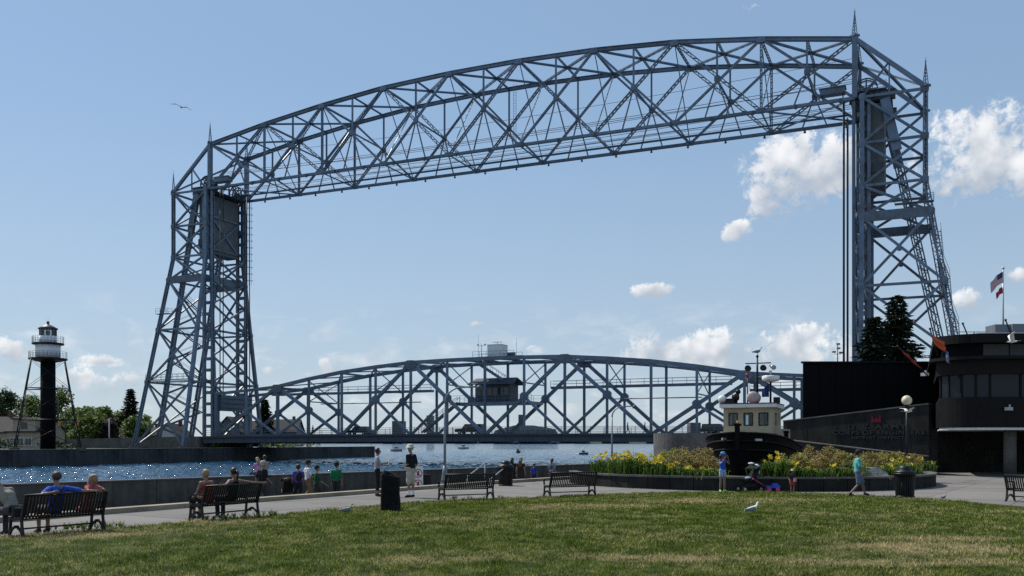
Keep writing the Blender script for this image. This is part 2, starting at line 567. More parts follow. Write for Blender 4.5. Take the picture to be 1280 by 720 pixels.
def tower(base_u, sg, UF, VF):
    """sg = +1: outside lies at growing U (far tower); base_u = U of the inner columns"""
    T = empty('tower', (0, 0, 0), parent=bridge)
    IN, OUT = 1.0, 9.3
    def leg(io, side, z):
        t = max(0.0, (ZBRK - z) / (ZBRK + 1.2))
        w0 = IN if io == 0 else OUT
        uu = w0 + (UF * t if io else 0.0)
        vv = (0.0 - VF * t) if side == 0 else (WID + VF * t)
        return B(base_u + sg * uu, vv, z)
    # four original legs, each bent at the break
    for io in (0, 1):
        for side in (0, 1):
            top = LEV[0]
            mb = MB()
            wv = 0.62 if io == 0 else 0.56
            for (za, zb_) in ((top, ZBRK), (ZBRK, -1.3)):
                if io == 0:
                    mb.bar(leg(io, side, za) - BRW, leg(io, side, zb_) - BRW, wv, wv, BN)
                else:
                    q = MB(); laced(q, leg(io, side, za), leg(io, side, zb_), 0.5, 0.66, BN, 0.6, 0.16)
                    mb.add([Vector(p) - BRW for p in q.v], q.f)
            mb.build('leg', MT['steel'], T, origin=leg(io, side, 0) - BRW)
            ft = leg(io, side, -1.25) - BRW
            MB().box(ft + Vector((0, 0, 0.1)), (2.0, 2.0, 0.5), 0.4, taper=0.7).build('foot_block', MT['concrete'], T, origin=ft)
    # raking back columns behind the counterweights
    for v in (0.8, WID - 0.8):
        q = MB(); laced(q, B(base_u + sg * 4.0, v, 48.8), B(base_u + sg * 14.4, v, -1.2), 0.6, 0.95, BN, 0.8, 0.18)
        q.v = [tuple(Vector(p) - BRW) for p in q.v]
        q.build('raking_column', MT['steel'], T, origin=B(base_u + sg * 9, v, 24) - BRW)
        q = MB().bar(B(base_u + sg * 4.0, v, 48.9) - BRW, B(base_u + sg * 5.6, v, 41.4) - BRW, 0.66, 1.3, BN)
        q.build('cover_plate', MT['steel'], T, origin=B(base_u + sg * 4, v, 45) - BRW)
    # lift columns: one pair each side, laced
    for v in (0.0, WID):
        for du in (-0.15, 1.9):
            q = MB(); laced(q, B(base_u + sg * du, v + (.5 if v == 0 else -.5), 49.0), B(base_u + sg * du, v + (.5 if v == 0 else -.5), -1.2), 0.45, 0.62, BD, 0.8, 0.15)
            q.v = [tuple(Vector(p) - BRW) for p in q.v]
            q.build('lift_column', MT['steel'], T, origin=B(base_u + sg * du, v, 24) - BRW)
        for k in range(22):
            z = 0.8 + k * 2.2
            mem('batten_plate', T, B(base_u + sg * 0.3, v + (.5 if v == 0 else -.5), z), B(base_u + sg * 1.45, v + (.5 if v == 0 else -.5), z), 0.4, 0.6, BN)
    # horizontals and crosses on the near, far, inner and outer faces
    for li, z in enumerate(LEV):
        big = abs(z - 32.0) < .1
        for side in (0, 1):
            if li < 6:
                mem('strut', T, leg(0, side, z), leg(1, side, z), 0.3 if not big else .5, 0.36 if not big else 1.35, BN, 'bar' if li != 5 else 'laced', pitch=.5)
        if li < 6:
            mem('strut', T, leg(1, 0, z), leg(1, 1, z), 0.3, 0.36, BD)
        if li in (3, 4, 5):
            mem('strut', T, leg(0, 0, z), leg(0, 1, z), 0.34, 0.4 if li != 3 else 1.35, BD)
        if li < 6:
            zn = LEV[li + 1]
            for side in (0, 1):
                mem('brace', T, leg(0, side, z), leg(1, side, zn), 0.26, 0.36, BN)
                mem('brace', T, leg(1, side, z), leg(0, side, zn), 0.26, 0.36, BN)
                c = (leg(0, side, z) + leg(1, side, z) + leg(0, side, zn) + leg(1, side, zn)) / 4
                plate('gusset_plate', T, c, 0.6, 0.6, 0.32)
                for io in (0, 1):
                    plate('gusset_plate', T, leg(io, side, z), .85, .95, 0.64)
            mem('brace', T, leg(1, 0, z), leg(1, 1, zn), 0.22, 0.3, BD, 'laced', pitch=.45)
            mem('brace', T, leg(1, 1, z), leg(1, 0, zn), 0.22, 0.3, BD)
            if li >= 2:
                hs = 2 if li in (3, 4, 5) else 1
                for q in range(hs):
                    z0, z1 = z + (zn - z) * q / hs, z + (zn - z) * (q + 1) / hs
                    mem('brace', T, B(base_u, .6, z0), B(base_u, WID - .6, z1), 0.3, 0.34, BD)
                    mem('brace', T, B(base_u, WID - .6, z0), B(base_u, .6, z1), 0.3, 0.34, BD)
    # roof of the tower: sloping chords from the span's end down to the outer legs
    ztp = 57.9
    for side, v in ((0, 0.0), (1, WID)):
        mem('end_chord', T, B(base_u, v, ztp), leg(1, side, LEV[0] + .3), 0.5, 0.55, BN)
        mem('end_brace', T, B(base_u + sg * 4.6, v, (ztp + LEV[0]) / 2 + .2), leg(0, side, LEV[0]), 0.24, 0.26, BN)
        mem('end_hanger', T, B(base_u + sg * 4.6, v, (ztp + LEV[0]) / 2 + .2), B(base_u + sg * 4.6, v, LEV[0]), 0.2, 0.2, BN)
        mem('end_post', T, B(base_u, v, LEV[0]), B(base_u, v, ztp + .4), 0.75, 0.7, BN)
    mem('end_strut', T, B(base_u, 0, ztp), leg(1, 1, LEV[0] + .3), 0.3, 0.34, UZ, 'laced', pitch=.5)
    mem('end_strut', T, B(base_u, WID, ztp), leg(1, 0, LEV[0] + .3), 0.3, 0.34, UZ, 'laced', pitch=.5)
    mem('end_strut', T, B(base_u, 0, ztp), B(base_u, WID, ztp), 0.34, 0.5, UZ, 'laced', pitch=.5)
    # spires
    for io in (0, 1):
        for side in (0, 1):
            z0 = 58.1 if io == 0 else LEV[0] + .2
            c = (B(base_u, 0 if side == 0 else WID, z0) if io == 0 else leg(1, side, z0)) - BRW
            mb = MB().box(c + Vector((0, 0, .15)), (1.0, 1.0, .3), .4)
            hh, rr = 3.6, .36
            for k in range(4):
                a0 = math.pi / 4 + k * math.pi / 2 + .4
                mb.bar(c + Vector((math.cos(a0) * rr, math.sin(a0) * rr, .3)), c + Vector((0, 0, hh)), .09, .09)
                for q in range(6):
                    t0, t1 = q / 7, (q + 1) / 7
                    a1 = a0 + math.pi / 2
                    mb.bar(c + Vector((math.cos(a0) * rr * (1 - t0), math.sin(a0) * rr * (1 - t0), .3 + (hh - .3) * t0)),
                           c + Vector((math.cos(a1) * rr * (1 - t1), math.sin(a1) * rr * (1 - t1), .3 + (hh - .3) * t1)), .05, .05)
            mb.tube([c + Vector((0, 0, hh - .5)), c + Vector((0, 0, hh + .9))], [.06, .02], 5)
            mb.ball(c + Vector((0, 0, hh)), .13, 6, 5)
            mb.build('spire', MT['steel'], T, origin=c)
    # sheave girders, sheaves and machinery deck
    for v in (1.2, WID - 1.2):
        mem('sheave_girder', T, B(base_u - sg * .8, v, 49.6), B(base_u + sg * 5.4, v, 49.6), .6, 1.4, BN, 'ibeam', 'steel_dark')
        for dv in (-.45, .45):
            c = B(base_u + sg * 1.5, v + dv, 50.6)
            mb = MB()
            ring = [(1.5, -.14), (1.62, -.14), (1.62, .14), (1.5, .14), (1.5, -.14)]
            n = 20
            vs, fs = [], []
            for k in range(n):
                th = 2 * math.pi * k / n
                for (r_, d_) in ring[:4]:
                    vs.append(c - BRW + BD * (math.cos(th) * r_) + UZ * (math.sin(th) * r_) + BN * d_)
            for k in range(n):
                for j in range(4):
                    fs.append((k * 4 + j, k * 4 + (j + 1) % 4, ((k + 1) % n) * 4 + (j + 1) % 4, ((k + 1) % n) * 4 + j))
            mb.add(vs, fs)
            for k in range(8):
                th = 2 * math.pi * k / 8
                mb.bar(c - BRW, c - BRW + BD * (math.cos(th) * 1.55) + UZ * (math.sin(th) * 1.55), .1, .16, BN)
            mb.tube([c - BRW - BN * .2, c - BRW + BN * .2], .3, 8)
            mb.build('sheave', MT['steel_dark'], T, origin=c - BRW)
    mem('machinery_deck', T, B(base_u + sg * 2.2, .6, 49.0), B(base_u + sg * 2.2, WID - .6, 49.0), 5.6, .14, BD, m_='steel_dark')
    # roofed cable house on the near bottom chord, just inboard of the tower
    hc = B(base_u - sg * 3.0, .2, ZB + 1.35) - BRW
    az_ = math.atan2(BD.y, BD.x)
    MB().box(hc, (3.4, 1.5, .8), az_).box(hc + Vector((0, 0, .47)), (3.7, 1.8, .14), az_).build('cable_housing', MT['steel'], T, origin=hc)
    for s in (-1, 1):
        q = hc + BD * (s * 1.4) - UZ * .4
        MB().bar(q, q - UZ * .75, .14, .14).build('housing_post', MT['steel_dark'], T, origin=q)
    # zigzag stair and ladder with cage on the outer face
    st = MB()
    zz = 30.0
    k = 0
    while zz > 1.5:
        a = leg(1, 1, zz) * (.82 if k % 2 else .30) + leg(1, 0, zz) * (.18 if k % 2 else .70)
        b = leg(1, 1, zz - 3.4) * (.30 if k % 2 else .82) + leg(1, 0, zz - 3.4) * (.70 if k % 2 else .18)
        for o_ in (-.35, .35):
            st.bar(a - BRW + BD * (o_ + sg * .5), b - BRW + BD * (o_ + sg * .5), .06, .22, BD)
            st.bar(a - BRW + BD * (o_ + sg * .5) + UZ * 1.0, b - BRW + BD * (o_ + sg * .5) + UZ * 1.0, .05, .05, BD)
        for q in range(9):
            p = a.lerp(b, (q + .5) / 9) - BRW + BD * (sg * .5)
            st.bar(p - BD * .35, p + BD * .35, .3, .04, UZ.cross(BD))
        zz -= 3.4
        k += 1
    st.build('stair_flight', MT['steel'], T, origin=leg(1, 1, 15) - BRW)
    return T, leg

twN, legN = tower(0.0, -1, 6.3, 4.5)
twF, legF = tower(SPAN, 1, 4.2, 6.2)

# caged ladder on the far tower's lift column, and pipes on the near tower
lad = MB()
for s in (-.3, .3):
    lad.bar(B(SPAN - .9 + s, WID, 49) - BRW, B(SPAN - .9 + s, WID, 32) - BRW, .05, .05)
for k in range(12):
    c = B(SPAN - .9, WID, 33 + k * 1.35) - BRW
    for q in range(8):
        a0, a1 = q * math.pi / 4, (q + 1) * math.pi / 4
        lad.bar(c + Vector((math.cos(a0) * .55, math.sin(a0) * .55, 0)), c + Vector((math.cos(a1) * .55, math.sin(a1) * .55, 0)), .05, .05)
lad.build('caged_ladder', MT['steel'], twF, origin=B(SPAN - .9, WID, 40) - BRW)
# horizontal work platforms with railings
def deckrail(T, pa, pb, name='service_platform'):
    mb = MB()
    pa, pb = pa - BRW, pb - BRW
    mb.bar(pa, pb, 1.1, .1)
    d = (pb - pa); n = max(2, int(d.length / 1.3))
    side = UZ.cross(d.normalized()) * .55
    for s in (-1, 1):
        for zz in (.55, 1.05):
            mb.bar(pa + side * s + UZ * zz, pb + side * s + UZ * zz, .05, .05)
        for k in range(n + 1):
            p = pa.lerp(pb, k / n) + side * s
            mb.bar(p, p + UZ * 1.05, .05, .05)
    mb.build(name, MT['steel'], T, origin=pa)
deckrail(twF, legF(1, 0, 25.2) + BD * 1.0, legF(1, 0, 25.2) - BD * 2.2)
deckrail(twF, legF(0, 0, 12.0), legF(1, 0, 12.0))
deckrail(twN, legN(1, 0, 33.4) - BD * .5, legN(1, 0, 33.4) + BD * 4.5)
deckrail(twN, B(-.5, 1.0, 50.4), B(-4.2, 1.0, 50.4))

# counterweights: concrete blocks in steel frames, they ride in the towers
for (bu, sg, lb) in ((0.0, -1, 'concrete counterweight high in the tower above the spruces'), (SPAN, 1, 'framed concrete counterweight high in the tower behind the lighthouse')):
    c0 = B(bu + sg * 2.9, WID / 2, 37.2)
    cw = empty('counterweight', c0, label=lb, cat='counterweight', group='counterweights of the lift bridge')
    mb = MB()
    def L(du, v, z): return B(bu + sg * du, v, z) - c0
    poly = [L(1.1, 1.3, 37.2), L(3.9, 1.3, 37.2), L(3.9, WID - 1.3, 37.2), L(1.1, WID - 1.3, 37.2)]
    mb.extrude(poly, UZ * 11.4)
    mb.build('block', mat('counterweight_concrete', (.125, .14, .15), .85, 0, .15, .5, (.09, .1, .11), streak=.3), cw)
    for (a, b) in (((1.6, 38), (WID - 1.6, 44)), ((WID - 1.6, 38), (1.6, 44)), ((1.4, 44.4), (WID - 1.4, 44.4)), ((1.4, 38), (WID - 1.4, 38))):
        q = MB().bar(L(.95, a[0], a[1]), L(.95, b[0], b[1]), .3, .34, BD)
        q.build('frame_bar', MT['steel'], cw)
    q = MB().bar(L(2.5, 1.15, 40.0), L(2.5, 1.15, 38.6), .2, 2.9, BN)
    q.build('side_panel', MT['steel_dark'], cw)

# ---- lift span -------------------------------------------------------------
LU0, LU1 = 1.2, SPAN - 1.2
LBW = B(59, WID / 2, 0)
lift = empty('lift_span', LBW, label='lowered steel truss road span crossing the canal between the towers', cat='bridge span')
NP = 16
def lu(k): return LU1 + (LU0 - LU1) * k / NP     # panel 0 at the far tower
ZT = {0: 9.3, 1: 9.8, 2: 10.35, 3: 11.6, 4: 12.65, 5: 13.35, 6: 13.9, 7: 14.05, 8: 14.1}
def zt(k): return ZT[min(k, NP - k)]
ZD = 1.1
VN, VF_ = 0.55, WID - 0.55
def lm(name, p0, p1, w_, h_, N=BN, kind='bar', m_='steel', pitch=None, parent=lift):
    mb = MB()
    p0, p1 = Vector(p0) - LBW, Vector(p1) - LBW
    if kind == 'bar': mb.bar(p0, p1, w_, h_, N)
    elif kind == 'laced': laced(mb, p0, p1, w_, h_, N, pitch)
    elif kind == 'tube': mb.tube([p0, p1], w_, 6)
    c = (p0 + p1) / 2
    return mb.build(name, MT[m_], parent, origin=c)
def lplate(c, su, sz, sv):
    c = Vector(c) - LBW
    mb = MB()
    mb.extrude([c + BD * (i * su / 2) + UZ * (j * sz / 2) - BN * (sv / 2) for (i, j) in ((-1, -.5), (-.5, -1), (.5, -1), (1, -.5), (1, .5), (.5, 1), (-.5, 1), (-1, .5))], BN * sv)
    return mb.build('gusset_plate', MT['steel'], lift, origin=c)
for v in (VN, VF_):
    for k in range(NP):
        a, b = lu(k), lu(k + 1)
        if 0 < k < NP - 1 or True:
            lm('top_chord', B(a, v, zt(k)), B(b, v, zt(k + 1)), .6, .62 if 1 < k < 14 else .5)
        lm('bottom_chord', B(a, v, ZD), B(b, v, ZD), .5, .5)
    for k in range(1, NP):
        lm('vertical', B(lu(k), v, ZD), B(lu(k), v, zt(k)), .34, .40 if k % 2 == 0 else .36)
        if k % 4 == 2: lplate(B(lu(k), v, zt(k) - .35), 2.4, 1.5, .68)
        if k % 2 == 1: pass
    # main diagonals: down from the top nodes 2, 6, 10, 14 to the bottom nodes 0, 4, 8, 12, 16
    for tn in (2, 6, 10, 14):
        for s in (-2, 2):
            bn = tn + s
            mk = tn + s // 2
            lm('diagonal', B(lu(tn), v, zt(tn)), B(lu(bn), v, ZD), .5, .56)
            zm = (zt(tn) + ZD) / 2
            lm('sub_diagonal', B(lu(mk), v, zm), B(lu(tn), v, ZD), .36, .42)
            lplate(B(lu(mk), v, zm), 1.35, 1.4, .6)
for k in range(1, NP):
    if k % 2 == 0:
        lm('cross_strut', B(lu(k), VN, zt(k) - .2), B(lu(k), VF_, zt(k) - .2), .3, .6, UZ, 'laced', pitch=.6)
    if 1 <= k < NP - 1:
        lm('lateral_strut', B(lu(k), VN, zt(k)), B(lu(k + 1), VF_, zt(k + 1)), .2, .26, UZ, 'laced', pitch=.5)
        lm('lateral_strut', B(lu(k), VF_, zt(k)), B(lu(k + 1), VN, zt(k + 1)), .2, .26, UZ, 'laced', pitch=.5)
    if k in (3, 5, 7, 9, 11, 13):
        zz = zt(k) - 4.2
        lm('sway_brace', B(lu(k), VN, zt(k) - .4), B(lu(k), VF_, zz), .14, .14, BD)
        lm('sway_brace', B(lu(k), VF_, zt(k) - .4), B(lu(k), VN, zz), .14, .14, BD)
        lm('sway_strut', B(lu(k), VN, zz), B(lu(k), VF_, zz), .2, .22, UZ)
# end frames with their deep plated portals
for (ku, s) in ((LU1, -1), (LU0, 1)):
    for v in (VN, VF_):
        lm('end_post', B(ku, v, -.2), B(ku, v, 9.4), .7, .8)
    mb = MB()
    pts = [B(ku, VN + .3, 9.1), B(ku, VF_ - .3, 9.1), B(ku, VF_ - .3, 6.0), B(ku, VN + .3, 6.0)]
    mb.extrude([p - LBW for p in pts], BD * (s * .9))
    mb.build('portal_girder', MT['steel'], lift, origin=pts[0] - LBW)
    mb = MB()
    for k in range(3):
        mb.bar(B(ku + s * 1.4, .8, 6.6 + k * .9) - LBW, B(ku + s * 1.4, WID - .8, 6.6 + k * .9) - LBW, .2, .12, BD)
    mb.build('machinery_frame', MT['steel_dark'], lift, origin=pts[0] - LBW)
# deck: road slab, fascia girders with a gentle camber, floor beams, kerb and railings
NS = 24
def camber(t): return .32 * 4 * t * (1 - t)
mb = MB()
for k in range(NS):
    t0, t1 = k / NS, (k + 1) / NS
    mb.bar(B(118 * t0, WID / 2, .82 + camber(t0)) - LBW, B(118 * t1, WID / 2, .82 + camber(t1)) - LBW, WID + 4.7, .28, BN)
mb.build('road_deck', mat('deck_asphalt', (.06, .06, .062), .9), lift, origin=(0, 0, 0))
for v in (-1.9, WID + 1.9):
    mb = MB()
    for k in range(NS):
        t0, t1 = k / NS, (k + 1) / NS
        p0, p1 = B(118 * t0, v, .35 + camber(t0)) - LBW, B(118 * t1, v, .35 + camber(t1)) - LBW
        mb.bar(p0, p1, .12, 1.25, BN)
        mb.bar(p0 + UZ * .64, p1 + UZ * .64, .4, .08, BN)
        mb.bar(p0 - UZ * .62, p1 - UZ * .62, .4, .08, BN)
        mb.bar(p0 - UZ * .6, p0 + UZ * .6, .24, .1, BN)
    mb.build('fascia_girder', MT['steel_dark'], lift, origin=B(59, v, 0) - LBW)  # darker steel puts the shade under the sidewalk overhang into the colour
    rl = MB()
    for k in range(NS):
        t0, t1 = k / NS, (k + 1) / NS
        for zz in (.35, .75, 1.15):
            rl.bar(B(118 * t0, v, .98 + camber(t0) + zz) - LBW, B(118 * t1, v, .98 + camber(t1) + zz) - LBW, .06, .06, BN)
        for q in range(2):
            t = (k + q / 2) / NS
            rl.bar(B(118 * t, v, .98 + camber(t)) - LBW, B(118 * t, v, 2.15 + camber(t)) - LBW, .07, .07, BN)
    rl.build('railing', MT['steel'], lift, origin=B(59, v, 1) - LBW)
for k in range(NP + 1):
    lm('floor_beam', B(lu(k), -1.6, .15), B(lu(k), WID + 1.6, .15), .4, 1.0, BD, m_='steel_dark')
# service walkway slung between the trusses on both sides of the operator's house
for (k0, k1, z) in ((1.3, 6.2, 9.15), (9.4, 13.6, 9.15), (14.0, 15.6, 8.0)):
    a, b = lu(k0), lu(k1)
    lm('walkway', B(a, WID * .55, z), B(b, WID * .55, z), 1.2, .42, BN)
    for s in (-.6, .6):
        for zz in (.65, 1.15):
            lm('walkway_rail', B(a, WID * .55 + s, z + zz), B(b, WID * .55 + s, z + zz), .05, .05, BN)
    n = int(abs(b - a) / 2.2)
    mb = MB()
    for q in range(n + 1):
        p = B(a + (b - a) * q / n, WID * .55 - .6, z) - LBW
        mb.bar(p, p + UZ * 1.15, .06, .06, BN)
    mb.build('walkway_posts', MT['steel'], lift, origin=B(a, WID * .5, z) - LBW)
lm('service_pipe', B(lu(3), WID * .4, 7.1), B(lu(6), WID * .4, 7.1), .09, .1, kind='tube')
lm('service_pipe', B(lu(11), WID * .4, 7.0), B(lu(13), WID * .4, 7.0), .09, .1, kind='tube')
# operator's house at midspan
hu = lu(8.0)
AZB = math.atan2(BD.y, BD.x)
hc = B(hu, WID * .5, 6.6) - LBW
MB().box(hc + UZ * 0, (15.4, 5.2, .45), AZB).build('house_platform', MT['steel'], lift, origin=hc)
hb = MB()
hb.box(hc + UZ * 1.8, (6.6, 3.6, 3.1), AZB)
house = hb.build('operator_house', mat('house_panel', (.035, .04, .05), .6), lift, origin=hc)
rf = MB()
for s in (-1, 1):
    pts = [hc - UZ * 0 + BD * (-4.4) + BN * (s * 2.7) + UZ * 3.25, hc + BD * 4.4 + BN * (s * 2.7) + UZ * 3.25, hc + BD * 3.9 + UZ * 4.35, hc + BD * (-3.9) + UZ * 4.35]
    rf.extrude([p - hc for p in pts], UZ * .16)
rf.build('roof', MT['steel_dark'], house)
for q in range(6):
    c = BD * (-2.65 + q * 1.06) - BN * 1.83 + UZ * 2.1
    MB().box(c, (.88, .06, 1.2), AZB).build('window', MT['glass'], house)
rl = MB()
for s in (-1, 1):
    for zz in (.6, 1.15):
        rl.bar(hc + BN * (s * 2.5) - BD * 7.6 + UZ * (.25 + zz), hc + BN * (s * 2.5) + BD * 7.6 + UZ * (.25 + zz), .05, .05)
    for q in range(10):
        p = hc + BN * (s * 2.5) + BD * (-7.6 + q * 1.69) + UZ * .25
        rl.bar(p, p + UZ * 1.15, .06, .06)
rl.build('platform_railing', MT['steel'], lift, origin=hc)
# stairs: down to the deck at the far end, up to the roof of the span
for (k0, z0, k1, z1) in ((7.0, 6.9, 6.0, 1.6), (7.6, 13.4, 8.35, 10.0)):
    a, b = B(lu(k0), WID * .45, z0) - LBW, B(lu(k1), WID * .45, z1) - LBW
    mb = MB()
    for s in (-.45, .45):
        mb.bar(a + BN * s, b + BN * s, .1, .34, BN)
        mb.bar(a + BN * s + UZ * 1.0, b + BN * s + UZ * 1.0, .05, .06, BN)
        for q in range(6):
            p = a.lerp(b, q / 5) + BN * s
            mb.bar(p, p + UZ, .05, .05, BN)
    for q in range(16):
        p = a.lerp(b, (q + .5) / 16)
        mb.bar(p - BN * .45, p + BN * .45, .3, .05, BD)
    mb.build('stair', MT['steel'], lift, origin=a)
# equipment cabin with antennas on top of the span
tc_ = B(lu(8.02), WID * .5, 14.55) - LBW
MB().box(tc_ + UZ * 0, (8.0, 4.0, .16), AZB).build('roof_deck', MT['steel_dark'], lift, origin=tc_)
cab = MB().box(tc_ + UZ * 1.15, (2.75, 2.5, 2.15), AZB).box(tc_ + UZ * 2.27, (2.85, 2.6, .1), AZB)
cab.build('equipment_cabin', MT['white'], lift, origin=tc_)
rl = MB()
for s in (-1, 1):
    for zz in (.55, 1.1):
        rl.bar(tc_ + BN * (s * 1.9) - BD * 3.9 + UZ * zz, tc_ + BN * (s * 1.9) + BD * 3.9 + UZ * zz, .05, .05)
    for q in range(7):
        p = tc_ + BN * (s * 1.9) + BD * (-3.9 + q * 1.3)
        rl.bar(p, p + UZ * 1.1, .06, .06)
rl.build('roof_railing', MT['steel'], lift, origin=tc_)
for (du, h_) in ((3.7, 4.4), (-3.6, 3.6)):
    p = tc_ + BD * du
    MB().tube([p, p + UZ * h_], [.035, .02], 5).build('antenna', MT['steel'], lift, origin=p)
p = tc_ + BD * 3.1
MB().tube([p, p + UZ * 2.7], .05, 5).bar(p + UZ * 2.3 - BD * .7, p + UZ * 2.3 + BD * .7, .06, .06).ball(p + UZ * 2.5 - BD * .7, .16, 6, 5).ball(p + UZ * 2.5 + BD * .7, .16, 6, 5).build('weather_mast', MT['steel'], lift, origin=p)
p = tc_ + UZ * 2.3
MB().tube([p, p + UZ * .4], .1, 6).bar(p + UZ * .5 - BD * .9, p + UZ * .5 + BD * .9, .16, .14).build('radar', MT['white'], lift, origin=p)
MB().box(tc_ - BD * 2.6 + UZ * .5, (1.2, .8, .8), AZB).build('motor_box', MT['steel_dark'], lift, origin=tc_)

# hoisting ropes hang in pairs from the sheaves
ropes = MB()
for (bu, sg, lb) in ((0.0, 1, 'dark hoisting ropes hanging beside the tower above the spruces'), (SPAN, -1, 'dark hoisting ropes hanging in the tower behind the lighthouse')):
    c0 = B(bu + sg * .9, 1.2, 9.0)
    r_ = empty('hoist_ropes', c0, label=lb, cat='ropes', group='hoisting ropes of the lift span')
    for v in (1.0, 1.9, WID - 1.9, WID - 1.0):
        for d_ in (0.0, .14):
            mb = MB().tube([B(bu + sg * (1.5 + d_), v, 9.0) - c0, B(bu + sg * (1.5 + d_), v, 49.6) - c0], .055, 6)
            mb.build('rope', MT['cable'], r_)

# ------------------------------------------------------------------ ground, water, walls
def lerp(a, b, t): return a + (b - a) * t
def interp(x, xs, ys):
    return float(np.interp(x, xs, ys))

# water: one sheet out to the far shore
def water_mat():
    m = bpy.data.materials.new('canal_water')
    m.use_nodes = True
    t = NT(m.node_tree)
    b = t.n('ShaderNodeBsdfPrincipled')
    o = t.n('ShaderNodeOutputMaterial')
    t.l(b.outputs[0], o.inputs[0])
    pos = t.n('ShaderNodeNewGeometry').outputs['Position']
    b.inputs['Base Color'].default_value = (0.010, 0.052, 0.105, 1)
    b.inputs['Roughness'].default_value = 0.08
    b.inputs['IOR'].default_value = 1.33
    n1 = t.noise(t.vm('MULTIPLY', pos, (1.0, 0.7, 1.0)), 0.42, 6, 0.66, 0.5)
    n2 = t.noise(pos, 2.6, 3, 0.6)
    h = t.m('ADD', n1, t.m('MULTIPLY', n2, 0.3))
    bn = t.n('ShaderNodeBump')
    bn.inputs['Strength'].default_value = 1.0
    bn.inputs['Distance'].default_value = 0.5
    t.l(h, bn.inputs['Height'])
    t.l(bn.outputs[0], b.inputs['Normal'])
    return m
WZ = -1.6
# a fan of real waves, fine near the shore and coarser with distance
Dr = [26.0]
while Dr[-1] < 6000:
    d_ = Dr[-1]
    Dr.append(d_ + (max(.35, d_ * .006) if d_ < 420 else d_ * .03))
Dr = np.array(Dr)
Th = np.radians(np.arange(-40.0, 24.01, 0.16))
GX, GY = np.tan(Th)[None, :] * Dr[:, None], np.repeat(Dr[:, None], len(Th), 1)
rw = np.random.default_rng(5)
GZ = np.zeros_like(GX)
for (lam, amp, cnt) in ((7.0, .040, 5), (3.2, .042, 7), (1.7, .034, 10), (1.0, .024, 12)):
    for _ in range(cnt):
        a_ = math.radians(-35) + rw.normal(0, .75)
        k_ = 2 * math.pi / (lam * rw.uniform(.75, 1.3))
        ph = rw.uniform(0, 6.28)
        q_ = np.sin((GX * math.cos(a_) + GY * math.sin(a_)) * k_ + ph + .6 * np.sin(GX * .11 * math.sin(a_) + GY * .09 + ph * 3))
        GZ += amp * (1 - np.abs(q_) * 2 * .5 + q_ * .5 - .5) * np.clip(1.6 - k_ * Dr[:, None] * .0016, .0, 1)
GZ *= np.clip(1.25 - Dr[:, None] / 900, 0.0, 1)
nr, nc = GX.shape
me = bpy.data.meshes.new('water')
me.vertices.add(nr * nc)
me.vertices.foreach_set('co', np.stack([GX, GY, GZ + WZ], 2).reshape(-1))
ii = np.arange(nr * nc).reshape(nr, nc)
qd = np.stack([ii[:-1, :-1], ii[:-1, 1:], ii[1:, 1:], ii[1:, :-1]], 2).reshape(-1, 4)
me.loops.add(qd.size)
me.loops.foreach_set('vertex_index', qd.reshape(-1).astype(np.int32))
me.polygons.add(len(qd))
me.polygons.foreach_set('loop_start', np.arange(0, qd.size, 4, dtype=np.int32))
me.polygons.foreach_set('use_smooth', np.ones(len(qd), dtype=bool))
me.update(calc_edges=True)
me.materials.append(water_mat())
wo_ = bpy.data.objects.new('water', me)
COL.objects.link(wo_)
tag(wo_, 'rippled blue canal and harbour water glinting in the sun', kind='structure')

MT['slab'] = mat('path_concrete', (0.165, 0.152, 0.14), 0.9, 0, .1, .7, (.135, .124, .114), .25, 45)
vary(MT['slab'], .84, 1.16)
MT['curb'] = mat('curb_stone', (0.29, 0.25, 0.18), 0.85, 0, .15, 1.5, (.2, .17, .13), .3, 30)
MT['soil'] = mat('soil', (0.05, 0.042, 0.03), 0.95, 0, .3, 3)
MT['asphalt'] = mat('old_asphalt', (0.07, 0.068, 0.064), 0.95, 0, .2, 1)

# curb line: the far edge of the upper promenade, and the lawn's edge (both on the ground, metres)
CURB = [(-30.0, -10.0), (-12.85, 23.1), (-11.35, 26.0), (-10.2, 28.05), (-8.4, 31.3), (-5.85, 35.6), (-3.45, 39.9), (-1.5, 43.3), (1.9, 48.2), (8.0, 56.5), (14.0, 65.5)]
LAWN_PX = [(-420, 720), (-200, 694), (-50, 678), (0, 672.5), (27, 670), (150, 660.5), (240, 653.0), (330, 646), (430, 636), (500, 630), (560, 626.5), (640, 623.5), (700, 621), (760, 618.5), (850, 616),
           (950, 615.5), (1050, 618.5), (1130, 623), (1200, 627), (1280, 632), (1340, 637), (1500, 655), (1750, 700)]
LAWN = []
for (x, y) in LAWN_PX:
    D = EYE * FPX / (y - HY)
    LAWN.append((gx(x, D), D))

# near ground under everything, with the lower walk as its top beside the wall
WALL_A, WALL_B = Vector((-42.1, 0.0, 0)), Vector((7.1, 63.3, 0))
wd = (WALL_B - WALL_A).normalized()
wn = Vector((-wd.y, wd.x, 0))
mb = MB()
poly = [WALL_A - wd * 30, Vector((200, -60, 0)), Vector((300, 420, 0)), Vector((170, 430, 0)), WALL_B]
mb.prism([(p.x, p.y) for p in poly], -3.0, -0.5)
mb.build('lower_walk', mat('walk_concrete', (.14, .13, .118), .9, 0, .12, .6, (.11, .10, .09), .2, 40), kind='structure', label='lower concrete walk beside the canal wall')

